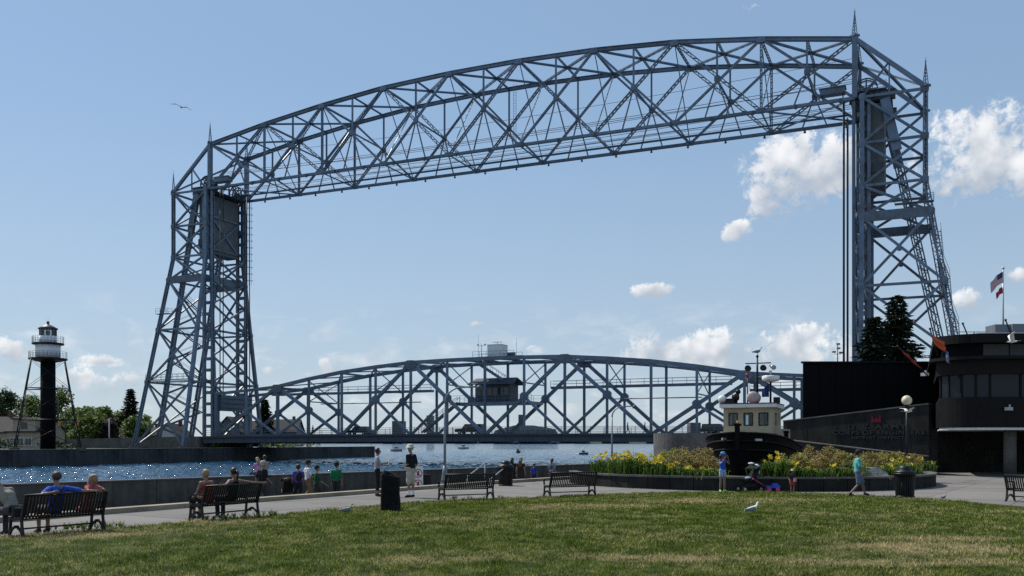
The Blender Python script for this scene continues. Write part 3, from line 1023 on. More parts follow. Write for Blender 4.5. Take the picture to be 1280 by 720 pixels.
# upper promenade: a bed with recessed joints and slabs laid on it
def clip(poly, a, b):
    """keep what lies to the right of a->b"""
    out = []
    ax, ay = a; bx, by = b
    def side(p): return (bx - ax) * (p[1] - ay) - (by - ay) * (p[0] - ax)
    for i in range(len(poly)):
        p, q = poly[i], poly[(i + 1) % len(poly)]
        sp, sq = side(p), side(q)
        if sp <= 0: out.append(p)
        if sp * sq < 0:
            t = sp / (sp - sq)
            out.append((p[0] + (q[0] - p[0]) * t, p[1] + (q[1] - p[1]) * t))
    return out
bed = [(-30, -10)] + CURB[1:] + [(14, 69), (95, 69), (95, -25), (-30, -25)]
mb = MB()
mb.prism(list(reversed(bed)), -0.495, -0.015)
prom = mb.build('promenade', mat('joint_fill', (.12, .11, .10), .95), origin=(0, 0, 0), kind='structure', label='pale concrete promenade of large slabs between lawn and canal')
lawn_y = lambda x: interp(x, [p[0] for p in LAWN], [p[1] for p in LAWN])
ang = math.atan2(.83, .55)
e1, e2 = Vector((math.cos(ang), math.sin(ang))), Vector((math.sin(ang), -math.cos(ang)))
SL = 2.9
rs = random.Random(3)
for i in range(-8, 32):
    for j in range(-12, 24):
        c = Vector((-9.0, 26.0)) + e1 * (i * SL) + e2 * (j * SL)
        if c.y < 12 or c.y > 64 or abs(c.x) > c.y * .66 + 3: continue
        if c.y < lawn_y(c.x) - 3.4: continue
        g = .012
        sq = [c + e1 * a * (SL / 2 - g) + e2 * b * (SL / 2 - g) for (a, b) in ((-1, -1), (1, -1), (1, 1), (-1, 1))]
        pl = [(p.x, p.y) for p in sq]
        for k in range(1, len(CURB) - 1):
            pl = clip(pl, CURB[k], CURB[k + 1])
            if len(pl) < 3: break
        if len(pl) < 3: continue
        area = sum(pl[q][0] * pl[(q + 1) % len(pl)][1] - pl[(q + 1) % len(pl)][0] * pl[q][1] for q in range(len(pl))) / 2
        if abs(area) < .05: continue
        if area < 0: pl = pl[::-1]
        mb = MB()
        dz = rs.uniform(-.004, .002)
        mb.prism(pl, -.02, dz)
        mb.build('slab', MT['slab'], prom, origin=(c.x, c.y, 0))

# raised curb along the edge, in lengths
for k in range(len(CURB) - 1):
    a, b = Vector((*CURB[k], 0)), Vector((*CURB[k + 1], 0))
    n = max(1, int((b - a).length / 2.4))
    for q in range(n):
        p0, p1 = a.lerp(b, q / n), a.lerp(b, (q + 1) / n)
        d = (p1 - p0).normalized()
        s = Vector((d.y, -d.x, 0))
        if k == 0 and q < n - 6: continue
        mb = MB().bar(p0 + d * .006 + s * .2 + UZ * .04, p1 - d * .006 + s * .2 + UZ * .04, .42, .2)
        mb.build('curb_block', MT['curb'], prom, origin=(p0 + p1) / 2)

# parapet wall of the canal
MT['wall_conc'] = mat('parapet_concrete', (.095, .091, .084), .9, 0, .3, 1.4, (.045, .043, .04), .4, 24, streak=.6, spec=.2)
wall = empty('canal_wall', WALL_A, label='low concrete parapet wall along the canal, stained grey', cat='wall')
L = (WALL_B - WALL_A).length
nseg = 14
for k in range(nseg):
    a, b = wd * (L * k / nseg + .012), wd * (L * (k + 1) / nseg - .012)
    mb = MB().bar(a + UZ * .0, b + UZ * .0, .36, 1.0)
    mb.build('panel', MT['wall_conc'], wall, origin=(a + b) / 2)
    mb = MB().bar(a + UZ * .525, b + UZ * .525, .44, .05)
    mb.build('coping', MT['concrete'], wall, origin=(a + b) / 2)
MB().bar(wd * 0 - UZ * 1.2 - wn * -.1, wd * L - UZ * 1.2 - wn * -.1, .3, 1.4).build('footing', MT['conc_shaded'], wall)

# lawn: gently domed sheet
def lawn_z(x, y):
    e = lawn_y(x)
    t = max(0.0, min(1.0, (e - y) / 9.0))
    t = t * t * (3 - 2 * t)
    return .015 + .07 * t + .03 * (mnoise.noise(Vector((x * .25, y * .25, 3))) * t)

def grass_mat(name, blade):
    m = bpy.data.materials.new(name)
    m.use_nodes = True
    t = NT(m.node_tree)
    b = t.n('ShaderNodeBsdfPrincipled')
    o = t.n('ShaderNodeOutputMaterial')
    pos = t.n('ShaderNodeNewGeometry').outputs['Position']
    big = t.noise(pos, 0.30, 4, 0.6)
    med = t.noise(t.vm('MULTIPLY', pos, (1.0, 0.7, 1.0)), 1.9, 6, 0.75)
    fine = t.noise(pos, 7.0, 3, 0.6)
    dry = t.m('ADD', t.m('MULTIPLY', t.m('SUBTRACT', big, .5), 1.3), t.m('MULTIPLY', t.m('SUBTRACT', med, .5), 1.9))
    dry = t.m('ADD', dry, t.m('MULTIPLY', t.m('SUBTRACT', fine, .5), .8))
    # worn patches of the lawn, in ground metres
    P = None
    for (cx_, cy_, rx, ry) in ((7.2, 16.6, 2.4, 1.3), (6.2, 14.9, 2.6, .8), (2.6, 15.3, 2.0, .7), (8.8, 18.3, 1.6, .8), (-9.5, 19.6, 2.6, 1.3), (-7.0, 22.6, 1.6, 1.0), (2.0, 27.5, 3.0, 1.5), (7.0, 30.5, 4.0, 2.2), (-1.5, 15.0, 1.8, .6)):
        q = t.n('ShaderNodeVectorMath', operation='MULTIPLY_ADD')
        t.l(pos, q.inputs[0])
        q.inputs[1].default_value = (1 / rx, 1 / ry, 0)
        q.inputs[2].default_value = (-cx_ / rx, -cy_ / ry, 0)
        d = t.n('ShaderNodeVectorMath', operation='LENGTH')
        t.l(q.outputs[0], d.inputs[0])
        v = t.rng(t.m('ADD', d.outputs['Value'], t.m('MULTIPLY', t.m('SUBTRACT', med, .5), 1.6)), .2, 1.25, 1, 0, True)
        P = v if P is None else t.m('MAXIMUM', P, v)
    P = t.m('MULTIPLY', P, t.rng(t.noise(pos, .75, 5, .65), .38, .6, .15, 1, True))
    dry = t.m('ADD', t.m('ADD', dry, .13), t.m('MULTIPLY', P, .75))
    if blade:
        at = t.n('ShaderNodeAttribute', attribute_name='tint')
        dry = t.m('ADD', dry, t.m('MULTIPLY', t.m('SUBTRACT', at.outputs['Fac'], .5), .75))
    f = t.rng(dry, .16, .90, 0, 1, False)
    g = t.mix(t.rng(med, .36, .64, 0, 1), (0.048, 0.080, 0.007) if blade else (.016, .026, .005), (0.18, 0.235, 0.024) if blade else (.045, .06, .012))
    c = t.mix(f, g, (0.46, 0.375, 0.19) if blade else (0.20, 0.162, 0.09))
    if blade:
        hs = t.n('ShaderNodeHueSaturation')
        t.l(t.rng(at.outputs['Fac'], 0, 1, .45, 1.7), hs.inputs['Value'])
        t.l(c, hs.inputs['Color'])
        c = hs.outputs[0]
    t.l(c, b.inputs['Base Color'])
    b.inputs['Roughness'].default_value = .75
    b.inputs['Specular IOR Level'].default_value = .08
    if blade:
        tr = t.n('ShaderNodeBsdfTranslucent')
        t.l(c, tr.inputs[0])
        mx = t.n('ShaderNodeMixShader')
        mx.inputs[0].default_value = .3
        t.l(b.outputs[0], mx.inputs[1]); t.l(tr.outputs[0], mx.inputs[2])
        t.l(mx.outputs[0], o.inputs[0])
    else:
        t.l(b.outputs[0], o.inputs[0])
    return m
NI, NJ = 120, 40
ex = np.linspace(LAWN[0][0], LAWN[-1][0], NI)
mb = MB()
vs, fs = [], []
for i in range(NI):
    x0 = ex[i]; y0 = lawn_y(x0)
    for j in range(NJ + 1):
        t = (j / NJ) ** 1.0
        y = lerp(y0, -12.0, t)
        x = x0 * lerp(1.0, 1.6, t)
        vs.append((x, y, lawn_z(x0, y)))
for i in range(NI - 1):
    for j in range(NJ):
        a = i * (NJ + 1) + j
        fs.append((a, a + 1, a + NJ + 2, a + NJ + 1))
mb.add(vs, fs, 0, True)
# skirt along the edge
b0 = len(mb.v)
for i in range(NI):
    x0 = ex[i]
    mb.v.append((x0, lawn_y(x0) + .03, -.03))
for i in range(NI - 1):
    mb.f.append((i * (NJ + 1), (i + 1) * (NJ + 1), b0 + i + 1, b0 + i)); mb.mi.append(0); mb.sm.append(True)
mb.build('lawn', grass_mat('lawn_soil', False), origin=(0, 0, 0), kind='structure', label='mown lawn with dry straw-coloured patches')

# grass blades
rg = np.random.default_rng(11)
NB = 460000
th = rg.uniform(-.60, .60, NB)
Dg = rg.uniform(11.0, 38.0, NB)
X, Y = np.tan(th) * Dg, Dg
edge = np.interp(X, [p[0] for p in LAWN], [p[1] for p in LAWN])
wig = .16 * np.sin(X * 3.1) + .10 * np.sin(X * 7.7 + 1)
keep = Y < edge + .02 + .5 * np.abs(wig) * (rg.random(NB) < .4)
X, Y, edge = X[keep], Y[keep], edge[keep]
n = len(X)
tt = np.clip((edge - Y) / 9.0, 0, 1); tt = tt * tt * (3 - 2 * tt)
Z = .01 + .07 * tt
nz = np.array([mnoise.noise(Vector((x * .25, y * .25, 3))) for x, y in zip(X, Y)])
Z += .03 * nz * tt
clump = np.array([mnoise.noise(Vector((x * 2.2, y * 2.2, 9))) for x, y in zip(X, Y)])
hgt = (0.036 + .026 * rg.random(n)) * (1 + .75 * clump) * np.where(edge - Y < .5, 1.5, 1.0)
wdt = (.0048 + .0035 * rg.random(n)) * np.clip(Y / 14, 1, 2.4)
aa = rg.uniform(0, 2 * np.pi, n)
lean = rg.uniform(.2, 1.0, n) * hgt
la = rg.uniform(0, 2 * np.pi, n)
V = np.zeros((n, 3, 3))
V[:, 0] = np.stack([X - np.cos(aa) * wdt, Y - np.sin(aa) * wdt, Z], 1)
V[:, 1] = np.stack([X + np.cos(aa) * wdt, Y + np.sin(aa) * wdt, Z], 1)
V[:, 2] = np.stack([X + np.cos(la) * lean, Y + np.sin(la) * lean, Z + hgt], 1)
me = bpy.data.meshes.new('grass')
me.vertices.add(n * 3)
me.vertices.foreach_set('co', V.reshape(-1))
me.loops.add(n * 3)
me.loops.foreach_set('vertex_index', np.arange(n * 3, dtype=np.int32))
me.polygons.add(n)
me.polygons.foreach_set('loop_start', np.arange(0, n * 3, 3, dtype=np.int32))
at = me.attributes.new('tint', 'FLOAT', 'POINT')
at.data.foreach_set('value', np.repeat(rg.random(n), 3).astype(np.float32))
me.update(calc_edges=True)
me.materials.append(grass_mat('grass_blades', True))
go = bpy.data.objects.new('grass', me)
COL.objects.link(go)
tag(go, 'short mown grass blades covering the lawn', 'grass', kind='stuff')

# ------------------------------------------------------------------ far side of the canal
PD = Vector((.4023, .9153, 0)).normalized()
PL = Vector((-PD.y, PD.x, 0))                       # towards the land
P0 = Vector((-67.0, 143.6, 0))
PT = .76
MT['pier_conc'] = mat('pier_concrete', (.075, .077, .078), .9, 0, .3, .5, (.035, .036, .036), .4, 6, streak=.6, spec=.15)
pier = empty('canal_pier', (P0.x, P0.y, WZ), label='long weathered concrete pier on the far side of the canal', cat='pier')
tA, tB = -118.0, 85.0
nb = 21
for k in range(nb):
    a, b = tA + (tB - tA) * k / nb + .03, tA + (tB - tA) * (k + 1) / nb - .03
    q = MB().bar(PD * a + PL * 4.0 + UZ * (PT - WZ - 1.85), PD * b + PL * 4.0 + UZ * (PT - WZ - 1.85), 8.0, 3.7)
    q.build('wall_block', MT['pier_conc'], pier, origin=PD * ((a + b) / 2))
    q = MB().bar(PD * a + PL * .5 + UZ * (PT - WZ + .05), PD * b + PL * .5 + UZ * (PT - WZ + .05), 1.1, .12)
    q.build('coping', MT['concrete'], pier, origin=PD * ((a + b) / 2))
for k in range(26):
    t = tA + 30 + k * 6.9
    c = PD * t + PL * .7 + UZ * (PT - WZ + .1)
    if k % 3 == 1:
        MB().tube([c, c + UZ * 1.0], .05, 6).build('rail_post', MT['steel_dark'], pier, origin=c)

mb = MB()
q0, q1 = P0 + PD * tA + PL * 7.5, P0 + PD * 58 + PL * 7.5
poly = [q0, q1, q1 + PL * 60 + PD * 20, q1 + PL * 400 + PD * 60, q0 + PL * 400]
mb.prism([(p.x, p.y) for p in poly], -2.5, PT - .1)
mb.build('far_bank', mat('bank_ground', (.07, .075, .045), .95, 0, .3, .2, (.11, .10, .08)), kind='structure', label='flat far bank behind the pier')

# approach ramp of the road at the far end of the bridge
mb = MB()
pa = [(118.5, 1.0), (150, .6), (190, -.9)]
for k in range(2):
    (u0, z0), (u1, z1) = pa[k], pa[k + 1]
    vs = [B(u0, -2.6, -1.4), B(u1, -2.6, -1.4), B(u1, -2.6, z1), B(u0, -2.6, z0), B(u0, WID + 2.6, -1.4), B(u1, WID + 2.6, -1.4), B(u1, WID + 2.6, z1), B(u0, WID + 2.6, z0)]
    mb.add(vs, [(0, 1, 2, 3), (5, 4, 7, 6), (3, 2, 6, 7), (4, 0, 3, 7), (1, 5, 6, 2)])
mb.build('approach_ramp', MT['concrete'], kind='structure', label='concrete approach ramp leading up to the bridge deck')
mb = MB()
vs = [B(-.5, -2.6, -3.4), B(-60, -2.6, -3.4), B(-60, -2.6, 1.0), B(-.5, -2.6, 1.0), B(-.5, WID + 2.6, -3.4), B(-60, WID + 2.6, -3.4), B(-60, WID + 2.6, 1.0), B(-.5, WID + 2.6, 1.0)]
mb.add(vs, [(0, 1, 2, 3), (5, 4, 7, 6), (3, 2, 6, 7), (4, 0, 3, 7), (1, 5, 6, 2)])
mb.build('near_ramp', MT['concrete'], kind='structure', label='concrete ramp to the bridge behind the dark building')
mb = MB()
p = B(-2, WID / 2, -3)
mb.box((p.x - 1, p.y - 2, -.6), (34, 26, 2.6), math.atan2(BD.y, BD.x))
mb.build('tower_abutment', MT['conc_shaded'], kind='structure', label='concrete footing below the bridge tower')

# ------------------------------------------------------------------ trees
def leaf_mat(name, c1, c2, tr=.25):
    m = bpy.data.materials.new(name)
    m.use_nodes = True
    t = NT(m.node_tree)
    b = t.n('ShaderNodeBsdfPrincipled')
    o = t.n('ShaderNodeOutputMaterial')
    pos = t.n('ShaderNodeTexCoord').outputs['Object']
    nz = t.noise(pos, .9, 4, .6)
    oi = t.n('ShaderNodeObjectInfo').outputs['Random']
    c = t.mix(t.rng(t.m('ADD', nz, t.m('MULTIPLY', oi, .12)), .35, .75, 0, 1), c1, c2)
    t.l(c, b.inputs['Base Color'])
    b.inputs['Roughness'].default_value = .6
    b.inputs['Specular IOR Level'].default_value = .3
    ts = t.n('ShaderNodeBsdfTranslucent')
    t.l(c, ts.inputs[0])
    mx = t.n('ShaderNodeMixShader')
    mx.inputs[0].default_value = tr
    t.l(b.outputs[0], mx.inputs[1]); t.l(ts.outputs[0], mx.inputs[2]); t.l(mx.outputs[0], o.inputs[0])
    return m
MT['bark'] = mat('bark', (.06, .045, .035), .9, 0, .3, 4)
MT['leaf_a'] = leaf_mat('leaf_green', (.055, .10, .014), (.15, .205, .038))
MT['leaf_b'] = leaf_mat('leaf_dark', (.018, .034, .012), (.045, .07, .022))
MT['leaf_c'] = leaf_mat('leaf_purple', (.018, .012, .014), (.04, .022, .024))
MT['needle'] = leaf_mat('needles', (.008, .016, .008), (.024, .038, .018), .08)

def leaf_cloud(mb, c, r, n, ls, rr, flat=.8):
    for _ in range(n):
        d = Vector((rr.gauss(0, 1), rr.gauss(0, 1), rr.gauss(0, 1))).normalized()
        k = rr.random() ** .45
        p = c + Vector((d.x * r, d.y * r, d.z * r * flat)) * k
        a = Vector((rr.gauss(0, 1), rr.gauss(0, 1), rr.gauss(0, .6))).normalized()
        b = a.orthogonal().normalized()
        s = ls * rr.uniform(.6, 1.4)
        mb.add([p - a * s * .5, p + b * s * .32, p + a * s * .5, p - b * s * .32], [(0, 1, 2, 3)])

def tree(loc, h, r, lm_, seed, label, ls=.5, nclump=26, nleaf=60, name='tree', group='trees on the far bank', crown0=.12):
    rr = random.Random(seed)
    T = empty(name, loc, label=label, cat='tree', group=group)
    mb = MB()
    th = h * .45
    mb.tube([(0, 0, -.3), (.1, 0, th * .5), (0, .1, th), (.1, 0, h * .8)], [h * .03, h * .024, h * .018, h * .006], 7)
    cl = []
    for k in range(nclump):
        a = rr.uniform(0, 2 * math.pi)
        t = rr.uniform(crown0, 1.0)
        prof = math.sin(min(1, (t - crown0) / (1 - crown0) * .86 + .14) * math.pi) ** .6
        rad = r * prof * math.sqrt(rr.random()) * .85
        c = Vector((math.cos(a) * rad, math.sin(a) * rad, h * t * .93))
        cl.append((c, r * rr.uniform(.32, .5)))
        if k % 2 == 0:
            z0 = h * rr.uniform(.2, .5)
            mb.tube([(0, 0, z0), tuple(c * .6 + Vector((0, 0, z0 * .3))), tuple(c)], [h * .012, h * .007, h * .003], 5)
    mb.build('trunk', MT['bark'], T)
    cb = MB()
    for (c, q) in cl:
        leaf_cloud(cb, c, q, nleaf, ls, rr)
    cb.build('crown', MT[lm_], T)
    return T

def spruce(loc, h, r, seed, label, ls=.34, dens=1.0, group=None, gaps=0.0):
    rr = random.Random(seed)
    T = empty('spruce_tree', loc, label=label, cat='tree', group=group)
    MB().tube([(0, 0, -.3), (0, 0, h * .5), (0, 0, h * .98)], [h * .018, h * .012, h * .002], 7).build('trunk', MT['bark'], T)
    cb = MB()
    z = h * .05
    while z < h * .985:
        t = z / h
        R0 = r * (1 - t) ** .68 * (1.0 + .1 * math.sin(z * 3)) + .12
        nb = max(5, int((9 + 4 * (1 - t)) * dens))
        a0 = rr.uniform(0, 6.3)
        for k in range(nb):
            a = a0 + 2 * math.pi * k / nb + rr.uniform(-.25, .25)
            if rr.random() < gaps: continue
            L_ = R0 * rr.uniform(.62, 1.12)
            n = max(3, int(L_ / ls * 2.0))
            for q in range(n):
                s = (q + rr.random()) / n
                rad = L_ * s
                droop = -.22 * rad + .10 * rad * s * 1.6
                p = Vector((math.cos(a) * rad, math.sin(a) * rad, z + droop + rr.uniform(-.08, .08)))
                out = Vector((math.cos(a + rr.uniform(-.8, .8)), math.sin(a + rr.uniform(-.8, .8)), rr.uniform(-.55, .15))).normalized()
                sd = out.cross(UZ).normalized() * ls * .34
                w_ = rr.uniform(.7, 1.3)
                cb.add([p - sd * w_, p + sd * w_, p + out * ls * 1.5 * w_], [(0, 1, 2)])
                up = (out.cross(sd)).normalized() * ls * .3
                cb.add([p - up, p + up, p + out * ls * 1.3 * w_], [(0, 1, 2)])
        z += max(.16, h * .022)
    cb.build('crown', MT['needle'], T)
    return T

def bank(x, D, z=PT - .1):
    return (gx(x, D), D, z)
tree(bank(2, 205), 13.5, 4.6, 'leaf_b', 1, 'tall dark leafy tree behind the beige house', .62, 46, 95)
tree(bank(38, 225), 12.0, 5.5, 'leaf_a', 2, 'broad green tree directly behind the lighthouse tube', .62, 48, 95)
tree(bank(72, 235), 15.0, 5.0, 'leaf_a', 3, 'green tree whose top rises beside the lighthouse legs', .62, 46, 95)
tree(bank(108, 215), 9.2, 4.6, 'leaf_a', 4, 'bright green round tree between lighthouse and tower', .58, 46, 90)
tree(bank(128, 222), 9.6, 4.0, 'leaf_a', 5, 'green tree beside the small purple leaved tree', .58, 44, 90)
tree(bank(150, 226), 8.6, 4.2, 'leaf_a', 6, 'green tree in front of the dark far spruce', .58, 44, 90)
tree(bank(140, 205), 6.4, 3.0, 'leaf_c', 7, 'small purple leaved tree left of the tower foot', .5, 34, 90)
tree(bank(96, 205), 6.4, 3.4, 'leaf_a', 8, 'low green tree right of the lighthouse legs', .5, 36, 90)
tree(bank(88, 222), 9.4, 4.2, 'leaf_a', 12, 'green tree close to the right leg of the lighthouse', .58, 44, 90)
tree(bank(118, 206), 7.6, 4.2, 'leaf_a', 13, 'low spreading green tree in the middle of the tree band', .56, 44, 90)
tree(bank(168, 214), 6.8, 3.8, 'leaf_a', 14, 'low green tree touching the far tower leg', .56, 40, 90)
tree(bank(-18, 200), 11.0, 4.6, 'leaf_b', 9, 'dark leafy tree at the very left edge', .58, 42, 90)
tree(bank(182, 236), 7.8, 3.8, 'leaf_a', 10, 'green tree seen through the foot of the far tower', .58, 40, 90)
spruce(bank(163, 222), 14.2, 3.4, 21, 'dark conical spruce standing left of the far tower', .55, 1.0)
spruce(bank(331, 236), 12.2, 3.2, 26, 'dark spruce behind the left end of the road span', .6, 1.0)
for (x, D, w_, s_, lb) in ((70, 150, 2.2, 31, 'low green bush at the right foot of the lighthouse'), (6, 158, 2.6, 32, 'dark green bush in front of the beige house')):
    T = empty('bush', bank(x, D), label=lb, cat='bush', group='bushes on the far bank')
    rr = random.Random(s_)
    cb = MB()
    for k in range(14):
        leaf_cloud(cb, Vector((rr.uniform(-w_, w_), rr.uniform(-1, 1), rr.uniform(.4, 1.3))), .75, 46, .3, rr)
    cb.build('foliage', MT['leaf_b'], T)
# hedge on the far pier below the bridge
T = empty('hedge', tuple(P0 + PD * 52 + PL * 5 + UZ * PT), label='clipped green hedge on the pier below the bridge deck', cat='hedge')
cb = MB()
rr = random.Random(5)
for k in range(60):
    c = PD * rr.uniform(-17, 17) + PL * rr.uniform(-1.2, 1.2) + UZ * rr.uniform(.3, 1.2)
    leaf_cloud(cb, c, .8, 26, .36, rr)
cb.build('foliage', MT['leaf_a'], T)
# two spruces behind the dark building
spruce((gx(1121, 84), 84, -.4), 15.9, 3.9, 41, 'taller dark spruce behind the black building block', .40, 1.9, gaps=.06)
spruce((gx(1093, 83), 83, -.4), 13.8, 3.6, 42, 'shorter dark spruce beside the tower leg, left of its taller neighbour', .40, 1.8, gaps=.1)

# ------------------------------------------------------------------ far shore and skyline
def ridge(name, D, x0, x1, hmin, hmax, m_, seed, lb):
    mb = MB()
    n = 160
    rr = random.Random(seed)
    vs, fs = [], []
    for i in range(n + 1):
        x = lerp(x0, x1, i / n)
        h = hmin + (hmax - hmin) * (.5 + .5 * mnoise.noise(Vector((x * .006, seed, 0)))) + (hmax - hmin) * .3 * mnoise.noise(Vector((x * .03, seed, 4)))
        vs += [(x, D, WZ - .5), (x, D + 15, WZ + h * .75), (x, D + 40, WZ + h), (x, D + 400, WZ + h * .6)]
    for i in range(n):
        for j in range(3):
            a = i * 4 + j
            fs.append((a, a + 4, a + 5, a + 1))
    mb.add(vs, fs, 0, True)
    mb.build(name, m_, origin=(0, D, WZ), kind='structure', label=lb)
MT['shore'] = mat('far_wooded_shore', (.035, .05, .04), .95, 0, .4, .04, (.08, .085, .075))
ridge('far_shore', 1500, -900, 1200, 5, 14, MT['shore'], 2, 'low wooded shore across the harbour')
MT['far_wall'] = mat('far_building_wall', (.20, .20, .19), .9, 0, .15, .05)
MT['far_dark'] = mat('far_building_dark', (.10, .105, .11), .9, 0, .15, .05)

def far_block(x0, x1, ytop, D, lb, dep=30, m_='far_wall', rows=5, cols=6, roof=None):
    X0, X1 = gx(x0, D), gx(x1, D)
    zt_ = EYE + (HY - ytop) / FPX * D
    c = Vector(((X0 + X1) / 2, D, WZ + 2))
    T = empty('office_block', c, label=lb, cat='building', group='far harbour skyline')
    Hh = zt_ - c.z
    W_ = X1 - X0
    MB().box((0, dep / 2, Hh / 2), (W_, dep, Hh)).build('wall', MT[m_], T)
    MB().box((0, dep / 2, Hh + .5), (W_ * 1.01, dep * 1.01, 1.0)).build('parapet', MT['far_dark'], T)
    me = None
    for i in range(cols):
        for j in range(rows):
            p = (-W_ / 2 + W_ * (i + .5) / cols, -.25, Hh * (j + .8) / (rows + 1.2))
            if me is None:
                o = MB().box((0, 0, 0), (W_ / cols * .6, .4, Hh / (rows + 1.2) * .5)).build('window', MT['glass'], T)
                o.location = p; me = o.data
            else:
                share('window', me, p, T)
    return T
far_block(533, 541, 520, 1560, 'slim pale tower block on the far shore, left part of the span', rows=7, cols=3)
far_block(490, 505, 527, 1580, 'low wide office block left of the slim far tower', rows=4, cols=4, m_='far_dark')
far_block(648, 656.5, 519, 1620, 'narrow far tower rising behind the domed hall', rows=7, cols=3, m_='far_dark')
far_block(863, 876, 529, 1540, 'grey far block beside the tug wheelhouse', rows=5, cols=4, m_='far_dark')
far_block(884, 900, 531, 1560, 'lower dark far block touching the tug wheelhouse', rows=4, cols=4, m_='far_dark')
far_block(960, 985, 537, 1500, 'low far warehouse behind the tug', rows=2, cols=6)
# big hall with a faceted roof
D = 1450
T = empty('far_hall', (gx(657, D), D, WZ + 2), label='wide pale hall with sloping roof on the far shore below the operator house', cat='building', group='far harbour skyline')
W_ = gx(697, D) - gx(616, D)
MB().box((0, 30, 7), (W_, 60, 14)).build('wall', MT['far_wall'], T)
MB().extrude([(-W_ * .5, -2, 14), (W_ * .5, -2, 14), (W_ * .46, -2, 21), (W_ * .12, -2, 27), (-W_ * .18, -2, 27), (-W_ * .47, -2, 19)], (0, 60, 0)).build('roof', MT['far_wall'], T)
for k in range(12):
    MB().box((-W_ * .42 + k * W_ * .076, -2.6, 18.0), (W_ * .04, 1, 3.5)).build('window', MT['far_dark'], T)
for k in range(8):
    x = -620 + k * 190 + random.Random(k).uniform(-50, 50)
    h_ = 9 + (k * 37 % 7)
    T = empty('shore_house', (x, 1492, WZ + 1), label='small pale shed number %s of the row on the far waterline' % ['one', 'two', 'three', 'four', 'five', 'six', 'seven', 'eight'][k], cat='building', group='far harbour skyline')
    MB().box((0, 6, h_ * .35), (24 + k * 3 % 11, 12, h_ * .7)).build('wall', MT['far_wall'], T)
    MB().box((0, 6, h_ * .78), (26 + k * 3 % 11, 14, h_ * .16), taper=.7).build('roof', MT['far_dark'], T)

# ------------------------------------------------------------------ benches
# local frame: length along X, the sitter faces +Y, back at -Y
BL = 1.86
def make_bench():
    root = empty('bench')
    # profile of one strap: top of the back, down, over the seat, front roll
    prof = [(-.34, .88), (-.335, .84), (-.30, .72), (-.25, .58), (-.21, .47), (-.17, .435), (-.08, .425), (.06, .42), (.17, .43), (.215, .425), (.235, .395), (.225, .36)]
    n = 25
    me = None
    for k in range(n):
        x = -BL / 2 + .06 + (BL - .12) * k / (n - 1)
        if me is None:
            mb = MB()
            for (a, b) in zip(prof[:-1], prof[1:]):
                mb.bar((0, a[0], a[1]), (0, b[0], b[1]), .042, .012, (1, 0, 0))
            o = mb.build('slat', MT['black'], root)
            o.location = (x, 0, 0)
            me = o.data
        else:
            share('slat', me, (x, 0, 0), root)
    MB().tube([(-BL / 2, -.345, .885), (BL / 2, -.345, .885)], .026, 8).build('top_rail', MT['black'], root)
    MB().tube([(-BL / 2, .225, .352), (BL / 2, .225, .352)], .02, 8).build('front_rail', MT['black'], root)
    MB().tube([(-BL / 2, -.2, .44), (BL / 2, -.2, .44)], .018, 8).build('back_rail', MT['black'], root)
    MB().bar((-BL / 2 + .03, .0, .17), (BL / 2 - .03, .0, .17), .035, .035).build('stretcher', MT['black'], root)
    def frame_mesh():
        mb = MB()
        w_ = .05
        def strip(pts, t=.045):
            for a, b in zip(pts[:-1], pts[1:]):
                mb.bar((0, a[0], a[1]), (0, b[0], b[1]), w_, t, (1, 0, 0))
        strip([(-.345, .90), (-.30, .70), (-.22, .46), (-.20, .36), (-.22, .2), (-.27, .02)])
        strip([(-.27, .02), (-.30, .02)], .05)
        strip([(.20, .42), (.205, .30), (.22, .15), (.26, .02)])
        strip([(.26, .02), (.29, .02)], .05)
        strip([(-.21, .40), (-.05, .385), (.10, .385), (.21, .40)])
        # arch between the legs with its boss
        arc = [(-.235 + .475 * t, .05 + .17 * math.sin(math.pi * t) ** .7) for t in [i / 10 for i in range(11)]]
        strip(arc, .035)
        mb.lathe([(.0, -.035), (.05, -.03), (.06, 0), (.05, .03), (0, .035)], (0, 0, .22), 10)
        # arm rest
        strip([(-.29, .66), (-.1, .665), (.1, .66), (.2, .64), (.245, .60), (.235, .55), (.215, .44)], .04)
        return mb
    fm = None
    for s in (-1, 1):
        if fm is None:
            o = frame_mesh().build('end_frame', MT['black'], root)
            o.location = (s * BL / 2, 0, 0)
            fm = o.data
        else:
            share('end_frame', fm, (s * BL / 2, 0, 0), root)
    return root

# (right back foot on the ground, left back foot) -> position and heading
def place_bench(b, left, right, label):
    l, r = Vector((*left, 0)), Vector((*right, 0))
    d = (r - l).normalized()
    f = Vector((-d.y, d.x, 0))                       # towards the water
    c = (l + r) / 2 + f * .27
    b.location = (c.x, c.y, 0.0)
    b.rotation_euler = (0, 0, math.atan2(d.y, d.x))
    tag(b, label, 'bench', 'black slatted benches on the promenade')
    b.rotation_euler.z = math.atan2(d.y, d.x)
    return c, d, f
bench0 = make_bench()
BENCH = []
spots = [((-10.12, 19.15), (-9.12, 20.75), 'black slatted bench at the left edge, man in blue shirt sitting on it'),
         ((-7.69, 23.1), (-6.75, 24.7), 'black slatted bench with two women sitting on it'),
         ((-2.25, 31.2), (-.64, 32.1), 'empty black bench beside the dark standing stone'),
         ((1.38, 33.0), (3.05, 33.8), 'empty black bench just left of the flower planter'),
         ((16.5, 30.9), (17.5, 29.35), 'black bench cut off by the right edge of the picture')]
for i, (l, r, lb) in enumerate(spots):
    b = bench0 if i == 0 else copy_tree(bench0)
    BENCH.append(place_bench(b, l, r, lb))

